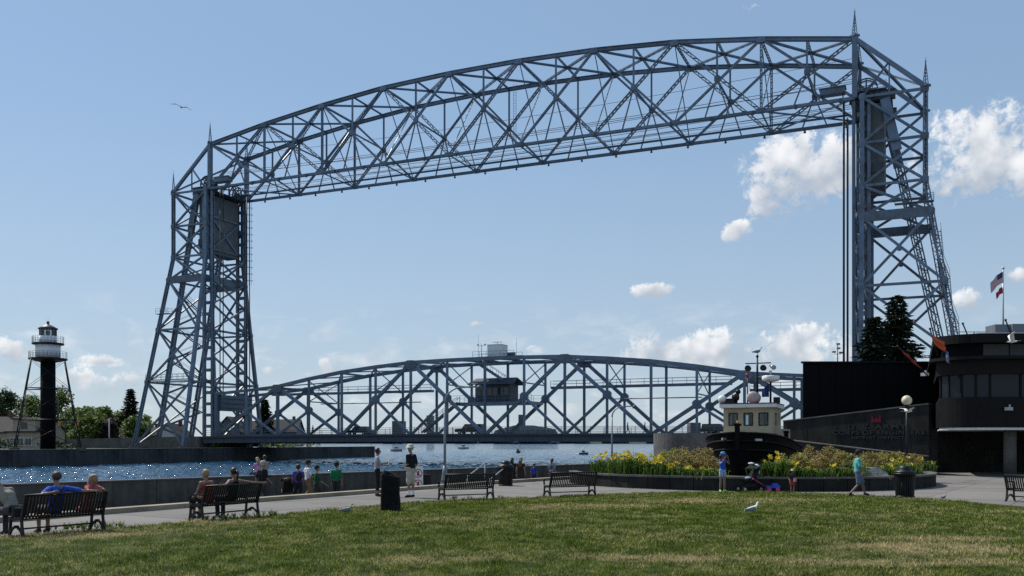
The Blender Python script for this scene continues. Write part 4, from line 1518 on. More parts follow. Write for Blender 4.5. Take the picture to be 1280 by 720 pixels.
# ------------------------------------------------------------------ litter bins
def make_bin(name, loc, label, rz=0):
    T = empty(name, loc, rz, label=label, cat='litter bin', group='black litter bins')
    MB().lathe([(.26, .04), (.27, .08), (.30, .80), (.27, .80), (.25, .1)], n=18).build('liner', MT['black'], T)
    me = None
    for k in range(26):
        a = 2 * math.pi * k / 26
        if me is None:
            mb = MB().bar((.30, 0, .05), (.355, 0, .88), .045, .012, (0, 1, 0))
            o = mb.build('slat', MT['black'], T)
            me = o.data
            o.rotation_euler = (0, 0, a)
        else:
            share('slat', me, (0, 0, 0), T, (0, 0, a))
    for (z, r_) in ((.06, .315), (.86, .37)):
        mb = MB()
        mb.lathe([(r_ - .02, z - .025), (r_ + .012, z - .025), (r_ + .012, z + .025), (r_ - .02, z + .025)], n=24)
        mb.build('hoop', MT['black'], T)
    MB().lathe([(.36, .88), (.375, .90), (.36, .95), (.24, .98), (.22, 1.0), (.215, 1.07), (.17, 1.13), (.08, 1.165), (0, 1.17)], n=24).build('lid', MT['black'], T)
    return T
make_bin('litter_bin', (gx(1131, 32.8), 32.8, 0), 'black slatted bin with domed lid in front of the planter')
make_bin('litter_bin', (gx(632, 42.0), 42.0, -.02), 'black slatted bin with domed lid beside the stair handrails', .3)

# ------------------------------------------------------------------ dark standing stone
MT['basalt'] = mat('basalt', (.010, .010, .011), .9, 0, .4, 5, (.018, .018, .018), .8, 14, spec=.15)
rr = random.Random(8)
mb = MB()
n, m = 14, 12
vs, fs = [], []
for j in range(m + 1):
    t = j / m
    for k in range(n):
        a = 2 * math.pi * k / n
        r_ = .31 * (1 - .10 * t ** 3) + .03 * mnoise.noise(Vector((math.cos(a) * 2, math.sin(a) * 2, t * 3))) + .02 * mnoise.noise(Vector((math.cos(a) * 6, math.sin(a) * 6, t * 9)))
        ex_ = abs(math.cos(a)) ** .5 * (1 if math.cos(a) > 0 else -1)
        ey_ = abs(math.sin(a)) ** .5 * (1 if math.sin(a) > 0 else -1)
        z = 1.22 * t - (.14 * max(0, ex_) * t ** 6) - .04 * t ** 6 * abs(ey_)
        if j == m: r_ *= .72; z += .03
        vs.append((ex_ * r_ * .88, ey_ * r_ * .75, z - .04))
for j in range(m):
    for k in range(n):
        fs.append((j * n + k, j * n + (k + 1) % n, (j + 1) * n + (k + 1) % n, (j + 1) * n + k))
fs.append(tuple(m * n + k for k in range(n)))
mb.add(vs, fs, 0, False)
st = mb.build('standing_stone', MT['basalt'], origin=(0, 0, 0), label='dark upright standing stone at the lawn edge by the standing couple', cat='stone')
st.location = (gx(488, 26.2), 26.2, .0)
q = MB().prism([(-.75, -.35), (.75, -.4), (.8, .3), (-.7, .35)], -.03, .02)
q.build('stone_base', MT['asphalt'], st)

# ------------------------------------------------------------------ street lamps
def lamp(loc, h, arm, label, base=True, rz=0):
    T = empty('street_lamp', loc, rz, label=label, cat='street lamp', group='street lamps by the canal')
    MT.setdefault('lampgrey', mat('galvanised', (.17, .19, .21), .5, .3, .12, 3))
    MB().tube([(0, 0, 0), (0, 0, h - arm * .5)], [.075, .05], 10).build('pole', MT['lampgrey'], T)
    pts = []
    for k in range(9):
        t = k / 8
        a = t * math.pi / 2
        pts.append((arm * .55 * (1 - math.cos(a)), 0, h - arm * .5 + arm * .5 * math.sin(a)))
    pts.append((arm, 0, h + .03))
    MB().tube(pts, [.05] * 4 + [.04] * 6, 8).build('arm', MT['lampgrey'], T)
    hd = MB().lathe([(.0, .14), (.1, .12), (.16, .02), (.17, -.1), (.12, -.12), (0, -.12)], (arm + .12, 0, h - .02), 12)
    hd.build('lamp_head', MT['steel_dark'], T)
    if base:
        MB().lathe([(.26, 0), (.25, .25), (.20, .5), (.13, .95), (.085, 1.3)], n=14).build('base', MT['lampgrey'], T)
    return T
lamp((gx(556, 46), 46, -.5), 5.2, 1.6, 'grey street lamp with flared base left of the handrails')
lamp((gx(765, 66), 66, -.5), 5.0, 1.5, 'thin street lamp beyond the left end of the flower planter')

# handrails on the steps down to the lower walk
MT['rail'] = mat('handrail_metal', (.42, .43, .44), .4, .5, .1, 4)
for i, (pa, pb, pc, lb) in enumerate((((583, 603.5), (603, 585.5), None, 'sloping metal handrail of the steps, left one'), ((607, 595), (627, 582), None, 'sloping metal handrail of the steps, right one behind the bin'))):
    pass
def handrail(D0, x0, x1, lb, dirn):
    a = Vector((gx(x0, D0), D0, 0))
    T = empty('handrail', a, label=lb, cat='handrail', group='handrails of the canal steps')
    d = Vector(dirn)
    L_ = 1.75
    p0, p1 = Vector((0, 0, .35)), d * L_ + Vector((0, 0, .95))
    MB().tube([p0 - UZ * .02 - d * .05, p0, p1, p1 + d * .25], .028, 8).build('rail', MT['rail'], T)
    for (p, z0) in ((p0 + d * .02, -.5), (p1, -.05)):
        MB().tube([(p.x, p.y, z0), tuple(p)], .026, 8).build('post', MT['rail'], T)
    return T
handrail(43.6, 584, 0, 'sloping metal handrail left of the bin by the canal', (.45, .89, 0))
handrail(40.6, 613, 0, 'sloping metal handrail in front of the bin by the canal', (.45, .89, 0))

# warning sign fixed to the wall
D = 47.5
T = empty('warning_sign', (gx(522.5, 42), 42, .2), .25, label='white warning sign with red rings standing by the canal wall', cat='sign')
MB().box((0, 0, .0), (.46, .03, 1.35)).build('board', MT['white'], T)
MT['red'] = mat('red_paint', (.42, .03, .025), .5)
MT['ink'] = mat('black_print', (.01, .01, .01), .6)
for z in (.36, -.12):
    mb = MB()
    n = 20
    vs, fs = [], []
    for k in range(n):
        a = 2 * math.pi * k / n
        for r_ in (.16, .20):
            vs.append((math.cos(a) * r_, -.02, z + math.sin(a) * r_))
    for k in range(n):
        fs.append((2 * k, 2 * k + 1, 2 * ((k + 1) % n) + 1, 2 * ((k + 1) % n)))
    mb.add(vs, fs)
    mb.bar((-.12, -.022, z + .12), (.12, -.022, z - .12), .004, .035, (0, 1, 0))
    mb.build('ring', MT['red'], T)
    mb = MB().box((0, -.019, z - .03), (.09, .006, .16)).ball((.02, -.019, z + .08), (.035, .006, .035), 8, 6)
    mb.build('pictogram', MT['ink'], T)
MB().box((0, -.019, -.46), (.34, .006, .05)).build('text_line', MT['ink'], T)
for s in (-.18, .18):
    MB().bar((s, .03, -.7), (s, .03, .5), .03, .03).build('post', MT['rail'], T)
# low grey utility box beside the sign
MB().box((gx(531, 43), 43.0, .0), (.55, .4, .95), .3, taper=.86).build('utility_box', MT['conc_shaded'], label='small grey utility box right of the warning sign', cat='utility box')

# ------------------------------------------------------------------ flower planter
PCX, PCY, PR = 11.45, 45.6, 8.6
T = empty('flower_planter', (PCX, PCY, 0), label='low curved concrete planter full of yellow flowers and shrubs', cat='planter')
n = 26
for k in range(n):
    a0, a1 = math.pi * 1.0 + math.pi * k / n + .002, math.pi * 1.0 + math.pi * (k + 1) / n - .002
    for (r0, r1, z0, z1, nm) in ((PR - .28, PR, 0, .5, 'wall_panel'), (PR - .32, PR + .05, .5, .58, 'coping')):
        mb = MB()
        pl = [(math.cos(a0) * r1, math.sin(a0) * r1), (math.cos(a1) * r1, math.sin(a1) * r1), (math.cos(a1) * r0, math.sin(a1) * r0), (math.cos(a0) * r0, math.sin(a0) * r0)]
        mb.prism(pl, z0, z1)
        mb.build(nm, MT['conc_shaded'] if nm == 'wall_panel' else MT['concrete'], T)
mb = MB()
mb.prism([(math.cos(math.pi + math.pi * k / 24) * (PR - .3), math.sin(math.pi + math.pi * k / 24) * (PR - .3)) for k in range(25)], .1, .45)
mb.build('soil', MT['soil'], T)
# plaque on a slanted stand at the planter's edge
D = 37.3
q = empty('plaque', (gx(1093, D + 1.1), D + 1.1, .5), label='slanted grey information plaque among the planter flowers', cat='plaque')
MB().extrude([(-.55, -.4, .0), (.55, -.4, .0), (.45, .35, .42), (-.65, .35, .42)], (0, .02, -.06)).build('panel', mat('plaque_metal', (.16, .17, .17), .35, .5), q)
MB().box((0, .1, -.1), (.2, .2, .5)).build('post', MT['conc_shaded'], q)
for k in range(5):
    a, b = Vector((-.42, -.32, .048)), Vector((.38, -.32, .048))
    o_ = Vector((-.018 * k, .12 * k, .0672 * k))
    MB().bar(a + o_, b + o_ - Vector((.1 * (k % 2), 0, 0)), .03, .004, (0, .87, .49)).build('text_line', MT['ink'], q)

MT['lily'] = leaf_mat('lily_leaf', (.05, .10, .014), (.13, .20, .035), .3)
MT['spirea'] = leaf_mat('spirea_leaf', (.115, .12, .014), (.29, .25, .03), .25)
MT['spirea_r'] = leaf_mat('spirea_rust', (.11, .09, .014), (.26, .185, .03), .25)
MT['petal'] = leaf_mat('yellow_petal', (.62, .46, .03), (.80, .64, .06), .2)
MT['stalk'] = mat('stalk', (.07, .11, .03), .7)

def daylily(loc, h, sp, nf, seed, label):
    rr = random.Random(seed)
    T = empty('daylily', loc, label=label, cat='flower', group='yellow daylilies in the planter')
    mb = MB()
    for k in range(190):
        a = rr.uniform(0, 2 * math.pi)
        L_ = h * rr.uniform(.6, 1.15)
        b = Vector((rr.gauss(0, sp * .55), rr.gauss(0, sp * .45), 0))
        d = Vector((math.cos(a), math.sin(a), 0))
        w_ = d.cross(UZ) * rr.uniform(.012, .02)
        p1 = b + d * L_ * .25 + UZ * L_ * .72
        p2 = b + d * L_ * .62 + UZ * L_ * rr.uniform(.55, .85)
        mb.add([b - w_, b + w_, p1 + w_ * 1.3, p1 - w_ * 1.3, p2], [(0, 1, 2, 3), (3, 2, 4)])
    mb.build('leaves', MT['lily'], T)
    sm = MB()
    heads = []
    for k in range(nf):
        a = rr.uniform(0, 2 * math.pi)
        p = Vector((math.cos(a), math.sin(a), 0)) * sp * rr.uniform(.1, .85)
        top = p + UZ * h * rr.uniform(.62, 1.12)
        sm.tube([p * .3, p * .7 + UZ * h * .5, top], .008, 4)
        heads.append(top)
    if heads: sm.build('stalks', MT['stalk'], T)
    for hd in heads:
        fm = MB()
        ax = Vector((rr.uniform(-.6, .6), rr.uniform(-1, .2), rr.uniform(.2, .8))).normalized()
        s1 = ax.orthogonal().normalized()
        s2 = ax.cross(s1)
        for k in range(6):
            a = 2 * math.pi * k / 6
            r1 = s1 * math.cos(a) + s2 * math.sin(a)
            tg = ax.cross(r1) * .03
            fm.add([hd, hd + r1 * .065 + ax * .06 - tg * 1.3, hd + r1 * .13 + ax * .065, hd + r1 * .065 + ax * .06 + tg * 1.3], [(0, 1, 2, 3)])
        fm.build('blossom', MT['petal'], T)
    return T

def shrub(loc, r, h, m_, seed, label, n=52):
    rr = random.Random(seed)
    T = empty('shrub', loc, label=label, cat='shrub', group='low shrubs in the planter')
    mb = MB()
    for k in range(n):
        a = rr.uniform(0, 2 * math.pi)
        e = rr.uniform(.05, 1.0)
        c = Vector((math.cos(a) * r * math.sqrt(1 - e * e * .8), math.sin(a) * r * math.sqrt(1 - e * e * .8), h * e * .9))
        leaf_cloud(mb, c, .22, 42, .085, rr)
    mb.build('foliage', MT[m_], T)
    st = MB()
    for k in range(9):
        a = rr.uniform(0, 6.3)
        st.tube([(0, 0, -.05), (math.cos(a) * r * .4, math.sin(a) * r * .4, h * .45), (math.cos(a) * r * .8, math.sin(a) * r * .8, h * .8)], [.015, .01, .005], 4)
    st.build('stems', MT['bark'], T)
    return T

# rows of planting, left of the tug and right of it
WORDS = ['first', 'second', 'third', 'fourth', 'fifth', 'sixth', 'seventh', 'eighth', 'ninth', 'tenth', 'eleventh', 'twelfth']
def planter_pt(xpx, inset):
    """a point the given distance behind the planter's front wall, seen at xpx"""
    r = (xpx - CX) / FPX
    # ray (r*D, D) against the circle of radius PR - inset
    rad = PR - inset
    A_, B_, C_ = r * r + 1, -2 * (r * PCX + PCY), PCX ** 2 + PCY ** 2 - rad ** 2
    disc = B_ * B_ - 4 * A_ * C_
    if disc < 0: return (r * PCY * 1.0, PCY - .5, .45)
    D_ = (-B_ - math.sqrt(disc)) / (2 * A_)
    return (r * D_, min(D_, PCY + .5), .45)
li = 0
lil = [(752, .9, .85, 9), (768, .75, .92, 13), (785, .7, .98, 14), (803, .75, .92, 14), (822, .7, .85, 11), (842, .65, .6, 4), (864, .6, .5, 3), (884, .6, .5, 3),
       (962, .7, .85, 3), (978, .7, .95, 4), (996, .6, .6, 3), (1012, .6, .55, 1), (1029, .6, .55, 2), (1046, .6, .6, 1), (1063, .6, .55, 1), (1108, .7, .6, 3), (1120, .8, .7, 3), (1134, .8, .75, 5), (1148, 1.0, .75, 5)]
for i, (x, ins, h_, nf) in enumerate(lil):
    side = 'left of the tug' if x < 900 else 'right of the tug'
    j = i if x < 900 else i - 8
    daylily(planter_pt(x, ins), h_, .5, nf, 100 + i, '%s clump of yellow daylilies from the left, %s' % (WORDS[j], side))
# a second rank fills the bed behind the first
shr = [(835, 2.0, .75, .75, 'spirea'), (858, 1.9, .8, .8, 'spirea_r'), (880, 2.0, .7, .8, 'spirea_r'), (870, 3.2, .9, 1.05, 'spirea_r'), (846, 3.4, .8, 1.0, 'spirea'), (812, 2.4, .8, .7, 'spirea'), (788, 2.2, .7, .8, 'lily'),
       (990, 1.9, .7, .8, 'spirea'), (1012, 1.9, .8, .85, 'spirea_r'), (1036, 2.0, .85, .95, 'spirea_r'), (1060, 2.1, .8, .85, 'spirea'), (1086, 2.4, .8, .85, 'spirea_r'), (1108, 2.4, .75, .8, 'spirea'), (1128, 2.6, .7, .7, 'spirea_r'), (1068, 1.2, .5, .5, 'lily'), (1024, 3.4, .8, 1.1, 'spirea_r')]
for i, (x, ins, r_, h_, m_) in enumerate(shr):
    left = x < 900
    j = i if left else i - 7
    kind = {'spirea': 'yellow green spirea mound', 'spirea_r': 'rusty brown spirea mound', 'lily': 'low green shrub'}[m_]
    shrub(planter_pt(x, ins), r_ * 1.12, h_ * 1.3, m_, 200 + i, '%s, %s of the shrubs %s of the tug' % (kind, WORDS[j], 'left' if left else 'right'))

# ------------------------------------------------------------------ tug boat on shore
TB = Vector((gx(922, 41.6), 41.6, 0))
back = Vector((.40, .917, 0)).normalized()
side_ = Vector((back.y, -back.x, 0))                      # to the right of the picture
trz = math.atan2(-back.x, back.y)                         # local Y = aft, local X = right
tug = empty('tug_boat', TB, trz, label='black hulled tug boat with cream wheelhouse standing ashore behind the flowers', cat='boat')
MT['hull'] = mat('hull_black', (.008, .008, .009), .55, 0, .3, 2, (.010, .009, .009), .15, 12, spec=.06)
MT['cream'] = mat('cream_paint', (.42, .36, .25), .55, 0, .12, 1.5, streak=.3)
MT['maroon'] = mat('maroon_trim', (.10, .02, .025), .5)
ST = [0, .35, .8, 1.5, 2.4, 3.6, 5.2, 7.5, 10, 12, 13]
HB = [.06, .75, 1.2, 1.6, 1.88, 2.05, 2.12, 2.12, 2.0, 1.75, 1.2]
SH = [2.40, 2.38, 2.34, 2.26, 2.14, 1.98, 1.8, 1.62, 1.56, 1.6, 1.64]
hm = MB()
secs = []
for s, hb_, sh in zip(ST, HB, SH):
    row = []
    for (f, zf) in ((0.03, 0.02), (.55, .14), (.80, .36), (.93, .65), (1.0, 1.0)):
        fl = f if s > 1.2 else f * (.35 + .65 * (zf if zf > .3 else .3) ** .6)
        row.append((hb_ * fl, s + (1 - zf) * .55 * max(0, 1 - s / 3), .02 + (sh - .02) * zf))
    secs.append(row)
vs, fs = [], []
w_ = 5
for row in secs:
    for p in reversed(row): vs.append((-p[0], p[1], p[2]))
    for p in row: vs.append(p)
W2 = 2 * w_
for i in range(len(secs) - 1):
    for j in range(W2 - 1):
        fs.append((i * W2 + j, i * W2 + j + 1, (i + 1) * W2 + j + 1, (i + 1) * W2 + j))
fs.append(tuple(reversed([j for j in range(W2)])))
fs.append(tuple((len(secs) - 1) * W2 + j for j in range(W2)))
hm.add(vs, fs, 0, True)
hull = hm.build('hull', MT['hull'], tug)
dk = MB()
vs = [(-hb_ * .97, s, sh - .42) for s, hb_, sh in zip(ST, HB, SH)] + [(hb_ * .97, s, sh - .42) for s, hb_, sh in zip(ST, HB, SH)]
k = len(ST)
dk.add(vs, [(i, i + k, i + k + 1, i + 1) for i in range(k - 1)])
dk.build('deck', mat('deck_paint', (.08, .03, .03), .7), tug)
MT['rubber'] = mat('rubber_rail', (.014, .014, .015), .7, 0, .2, 5, spec=.08)
for (dz, out, rad) in ((0, .02, .05), (-.36, .03, .055), (-.75, -.02, .05)):
    for sx in (-1, 1):
        pts = [(sx * (hb_ + out) * (1 - .05 * (-dz)), s + (.0 if s else -.04) + (-dz) * .16 * max(0, 1 - s / 3), sh + dz) for s, hb_, sh in zip(ST, HB, SH)]
        MB().tube(pts, rad, 6).build('rub_rail', MT['rubber'], tug)
# stem post, bollards, hawse plates
MB().bar((0, -.06, 1.6), (0, -.08, 2.72), .2, .22).box((0, -.02, 2.76), (.3, .3, .1)).build('stem_post', MT['hull'], tug)
MB().lathe([(.05, 0), (.05, .1), (.0, .14)], (.0, -.02, 2.81), 8).build('stem_light', mat('amber', (.6, .35, .03), .4), tug)
for (x, y, z) in ((-.62, .30, 2.12), (.86, .32, 2.08)):
    MB().box((x, y, z), (.34, .1, .1), math.copysign(.9, x) * -1 if x < 0 else .8).build('hawse_plate', MT['rail'], tug)
for (x, y) in ((1.75, 2.9), (-1.55, 2.6)):
    MB().lathe([(.1, 1.6), (.1, 2.4), (.14, 2.42), (.14, 2.5), (0, 2.52)], (x, y, 0), 10).build('bollard', MT['hull'], tug)
# forward trunk below the wheelhouse
mb = MB()
arc = [(-1.35 + 2.7 * i / 10, 2.55 - .75 * math.sin(math.pi * i / 10)) for i in range(11)] + [(1.35, 3.2), (-1.35, 3.2)]
mb.prism(arc, 1.7, 2.42)
mb.build('trunk_cabin', MT['cream'], tug)
mb = MB()
for a, b in zip(arc[:10], arc[1:11]):
    mb.bar((a[0], a[1] - .03, 2.36), (b[0], b[1] - .03, 2.36), .06, .05)
mb.build('trim_band', MT['maroon'], tug)
# wheelhouse: hollow, with windows you can see through
WX, WY0, WY1, WZ0, WZ1 = 1.18, 2.95, 5.4, 1.75, 3.62
sill, head = 2.76, 3.38
wh = MB()
def fr_wall(y, ws):
    wh.box((0, y, (WZ0 + sill) / 2), (2 * WX, .1, sill - WZ0))
    wh.box((0, y, (head + WZ1) / 2), (2 * WX, .1, WZ1 - head))
    xs = [-WX] + [q for a, b in ws for q in (a, b)] + [WX]
    for a, b in zip(xs[::2], xs[1::2]):
        wh.box(((a + b) / 2, y, (sill + head) / 2), (b - a, .1, head - sill))
wins = [(-.93, -.50), (-.22, .22), (.48, .93)]
fr_wall(WY0, wins)
fr_wall(WY1, [(-.95, -.35), (.25, .95)])
for sx in (-1, 1):
    x = sx * (WX - .05)
    wh.box((x, (WY0 + WY1) / 2, (WZ0 + sill) / 2), (.1, WY1 - WY0 - .1, sill - WZ0))
    wh.box((x, (WY0 + WY1) / 2, (head + WZ1) / 2), (.1, WY1 - WY0 - .1, WZ1 - head))
    for (a, b) in ((WY0 + .05, WY0 + .4), (WY0 + 1.2, WY0 + 1.6), (WY1 - .45, WY1 - .05)):
        wh.box((x, (a + b) / 2, (sill + head) / 2), (.1, b - a, head - sill))
house = wh.build('wheelhouse', MT['cream'], tug)
def clear_glass():
    m = bpy.data.materials.new('clear_glass')
    m.use_nodes = True
    t = NT(m.node_tree)
    o = t.n('ShaderNodeOutputMaterial')
    tr = t.n('ShaderNodeBsdfTransparent'); tr.inputs[0].default_value = (.72, .80, .82, 1)
    g = t.n('ShaderNodeBsdfGlossy'); g.inputs['Roughness'].default_value = .03
    fr = t.n('ShaderNodeFresnel'); fr.inputs[0].default_value = 1.5
    nz = t.noise(t.n('ShaderNodeTexCoord').outputs['Object'], 3, 2)
    mx = t.n('ShaderNodeMixShader')
    t.l(t.m('ADD', fr.outputs[0], t.m('MULTIPLY', nz, .03)), mx.inputs[0])
    t.l(tr.outputs[0], mx.inputs[1]); t.l(g.outputs[0], mx.inputs[2]); t.l(mx.outputs[0], o.inputs[0])
    return m
MT['clear'] = clear_glass()
for y, ws in ((WY0, wins), (WY1, [(-.95, -.35), (.25, .95)])):
    for (a, b) in ws:
        MB().box(((a + b) / 2, y, (sill + head) / 2), (b - a, .012, head - sill)).build('window_pane', MT['clear'], house)
        mb = MB()
        for (c, s) in ((((a + b) / 2, y - .055, sill + .02), (b - a, .03, .05)), (((a + b) / 2, y - .055, head - .02), (b - a, .03, .05)), ((a + .02, y - .055, (sill + head) / 2), (.05, .03, head - sill - .09)), ((b - .02, y - .055, (sill + head) / 2), (.05, .03, head - sill - .09))):
            mb.box(c, s)
        mb.build('window_frame', MT['black'], house)
MB().box((-.72, WY0 + .02, 3.07), (.12, .04, .58)).build('window_sash', MT['black'], house)
MB().box((.08, WY0 + .03, 3.07), (.15, .05, .58)).build('window_sash', MT['black'], house)
MB().box((.79, WY0 + .03, 3.07), (.19, .05, .58)).build('window_sash', MT['black'], house)
MB().lathe([(.34, -.02), (.36, 0), (.34, .02)], (0, 0, 0), 14).build('steering_wheel', MT['bark'], house).location = (.55, WY0 + .7, 2.95)
rf = MB().box((0, (WY0 + WY1) / 2 - .05, WZ1 + .09), (2 * WX + .28, WY1 - WY0 + .55, .17))
rf.build('roof', MT['white'], tug)
MB().box((0, (WY0 + WY1) / 2 - .05, WZ1 + .20), (2 * WX + .3, WY1 - WY0 + .57, .05)).build('roof_edge', MT['maroon'], tug)
RZ = WZ1 + .225
MT['globe'] = mat('white_globe', (.78, .78, .74), .35)
MB().tube([(-1.24, 2.85, RZ - .3), (-1.24, 2.85, RZ + .05)], .025, 6).ball((-1.24, 2.85, RZ + .2), .2, 16, 10).build('globe_light', MT['globe'], tug)
sb = MB().lathe([(.1, 0), (.1, .12), (.17, .16), (.19, .3), (.17, .44), (0, .46)], (-.62, 3.0, RZ), 12).ball((-.5, 3.0, RZ + .55), .13, 10, 8).box((-.9, 3.0, RZ + .12), (.5, .4, .22))
sb.build('searchlight', MT['black'], tug)
MT['pinkish'] = mat('faded_canister', (.48, .36, .34), .5, 0, .15, 4)
mb = MB()
mb.tube([(.20, 2.95, RZ + .27), (.20, 3.6, RZ + .27)], [.29, .29], 16)
mb.ball((.20, 2.95, RZ + .27), (.29, .1, .29), 16, 8)
mb.build('life_raft_canister', MT['pinkish'], tug)
MB().tube([(.36, 3.3, RZ), (.36, 3.3, RZ + 2.2)], [.06, .045], 8).ball((.36, 3.3, RZ + 2.25), .07, 8, 6).build('mast', MT['black'], tug)
MB().bar((-.2, 3.3, RZ + 1.92), (1.0, 3.3, RZ + 1.92), .05, .05).build('yard', MT['black'], tug)
for (x, z) in ((-.06, 1.68), (.66, 1.68)):
    MB().tube([(x, 3.1, RZ + z), (x, 3.38, RZ + z)], [.15, .13], 12).build('deck_flood', MT['black'], tug)
MB().tube([(.98, 3.25, RZ + 1.78), (1.18, 3.0, RZ + 1.66)], [.06, .12], 10).build('loudhailer', MT['rail'], tug)
MB().tube([(-.1, 3.3, RZ), (-.1, 3.3, RZ + 1.3)], .035, 6).tube([(-.16, 3.3, RZ + .8), (-.16, 3.3, RZ + 1.3)], .03, 6).build('signal_post', MT['steel_dark'], tug)
MB().lathe([(.07, 0), (.07, .14), (0, .16)], (-.12, 3.3, RZ + 1.3), 8).build('red_light', MT['red'], tug)
MB().tube([(.98, 3.3, RZ), (.98, 3.3, RZ + 1.05)], .05, 8).build('radar_post', MT['black'], tug)
MB().lathe([(.12, 0), (.40, .06), (.42, .12), (.42, .26), (.38, .30), (0, .31)], (.98, 3.3, RZ + 1.0), 18).build('radar_dome', MT['globe'], tug)
MB().tube([(.98, 3.3, RZ + 1.3), (.98, 3.3, RZ + 1.42)], .02, 6).ball((.98, 3.3, RZ + 1.5), .08, 8, 6).build('anchor_light', MT['globe'], tug)
MT['navy'] = mat('navy_cloth', (.02, .035, .16), .8)
fl = MB()
vs, fs = [], []
for i in range(7):
    for j in range(4):
        vs.append((.55 + i * .055, 3.45 + .06 * math.sin(i * 1.3 + j * .4), RZ + .30 + i * .06 + j * .1 - .02 * i * (3 - j)))
for i in range(6):
    for j in range(3):
        fs.append((i * 4 + j, (i + 1) * 4 + j, (i + 1) * 4 + j + 1, i * 4 + j + 1))
fl.add(vs, fs, 0, True)
fl.build('pennant', MT['navy'], tug)
for x in (1.18, 1.3):
    MB().box((x, 3.5, RZ + .14), (.16, .3, .28)).build('horn_box', MT['black'], tug)
# after deckhouse and handrail running down to the stern
MB().box((0, 7.6, 2.05), (2.3, 3.6, 1.2)).build('deckhouse', MT['cream'], tug)
MB().tube([(.0, 8.0, 2.6), (0, 8.05, 4.0)], [.38, .34], 14).build('funnel', MT['black'], tug)

# ------------------------------------------------------------------ visitor centre
MT['siding'] = mat('black_siding', (.006, .006, .007), .7, 0, .3, 2, spec=.08)
MT['brown_metal'] = mat('dark_brown_metal', (.011, .010, .010), .6, 0, .25, 1.5, streak=.3, spec=.12)
VC0 = Vector((24.0, 56.0, 0))
vc = empty('visitor_centre', VC0, label='dark museum building with black windowless block, window band and flags', cat='building')
def V3(x, y, z): return Vector((x, y, z)) - VC0
# concrete sign wall with sloping top
SA, SB = Vector((gx(979, 62), 62, 0)), Vector((gx(1161, 55.2), 55.2, 0))
sdv = (SB - SA); sLn = sdv.length; sdv.normalize()
snv = Vector((sdv.y, -sdv.x, 0))                     # faces the lawn
mb = MB()
mb.extrude([SA - VC0, SB - VC0, SB + UZ * 4.22 - VC0, SA + UZ * 3.34 - VC0], -snv * .5)
swall = mb.build('sign_wall', MT['conc_shaded'], vc, origin=SA - VC0)
for k in range(4):
    t = (k + .8) / 4.6
    p = sdv * (sLn * t)
    zt_ = 3.34 + .88 * t
    MB().bar(p + snv * .005 + UZ * .1, p + snv * .005 + UZ * (zt_ - .05), .01, .03).build('joint', MT['ink'], swall)
mb = MB()
mb.extrude([snv * .06 + UZ * 3.34, snv * .06 + sdv * sLn + UZ * 4.22, snv * .06 + sdv * sLn + UZ * 4.30, snv * .06 + UZ * 3.42], -snv * .62)
mb.build('coping', MT['concrete'], swall)
# curved wall end beyond the tug
mb = MB()
cc, rad = Vector((gx(869, 69), 69.5, 0)), 3.0
pts = [cc + Vector((math.cos(a), math.sin(a), 0)) * rad for a in [math.pi * (.86 + .56 * k / 14) for k in range(15)]]
pts += [SA + sdv * .1 - snv * .1]
inn = [p + (cc - p).normalized() * .4 for p in pts[:-1]] + [SA - snv * .5]
for k in range(len(pts) - 1):
    q = MB()
    z1 = 2.62 if k < 14 else 2.62
    q.extrude([pts[k] - VC0, pts[k + 1] - VC0, inn[k + 1] - VC0, inn[k] - VC0], UZ * z1)
    mb.add(q.v, q.f)
mb.build('curved_wall', MT['concrete'], vc, origin=cc - VC0)
# ramp parapet in front of the sign wall
ra, rb = Vector((gx(984, 58.5), 58.5, 0)), Vector((gx(1158, 52.2), 52.2, 0))
rn = Vector(((rb - ra).y, -(rb - ra).x, 0)).normalized()
mb = MB().extrude([ra - VC0, rb - VC0, rb + UZ * 1.14 - VC0, ra + UZ * 2.08 - VC0], -rn * .3)
par = mb.build('ramp_parapet', MT['conc_shaded'], vc, origin=ra - VC0)
mb = MB().extrude([rn * .04 + UZ * 2.08, rn * .04 + (rb - ra) + UZ * 1.14, rn * .04 + (rb - ra) + UZ * 1.20, rn * .04 + UZ * 2.14], -rn * .4)
mb.build('coping', MT['concrete'], par)
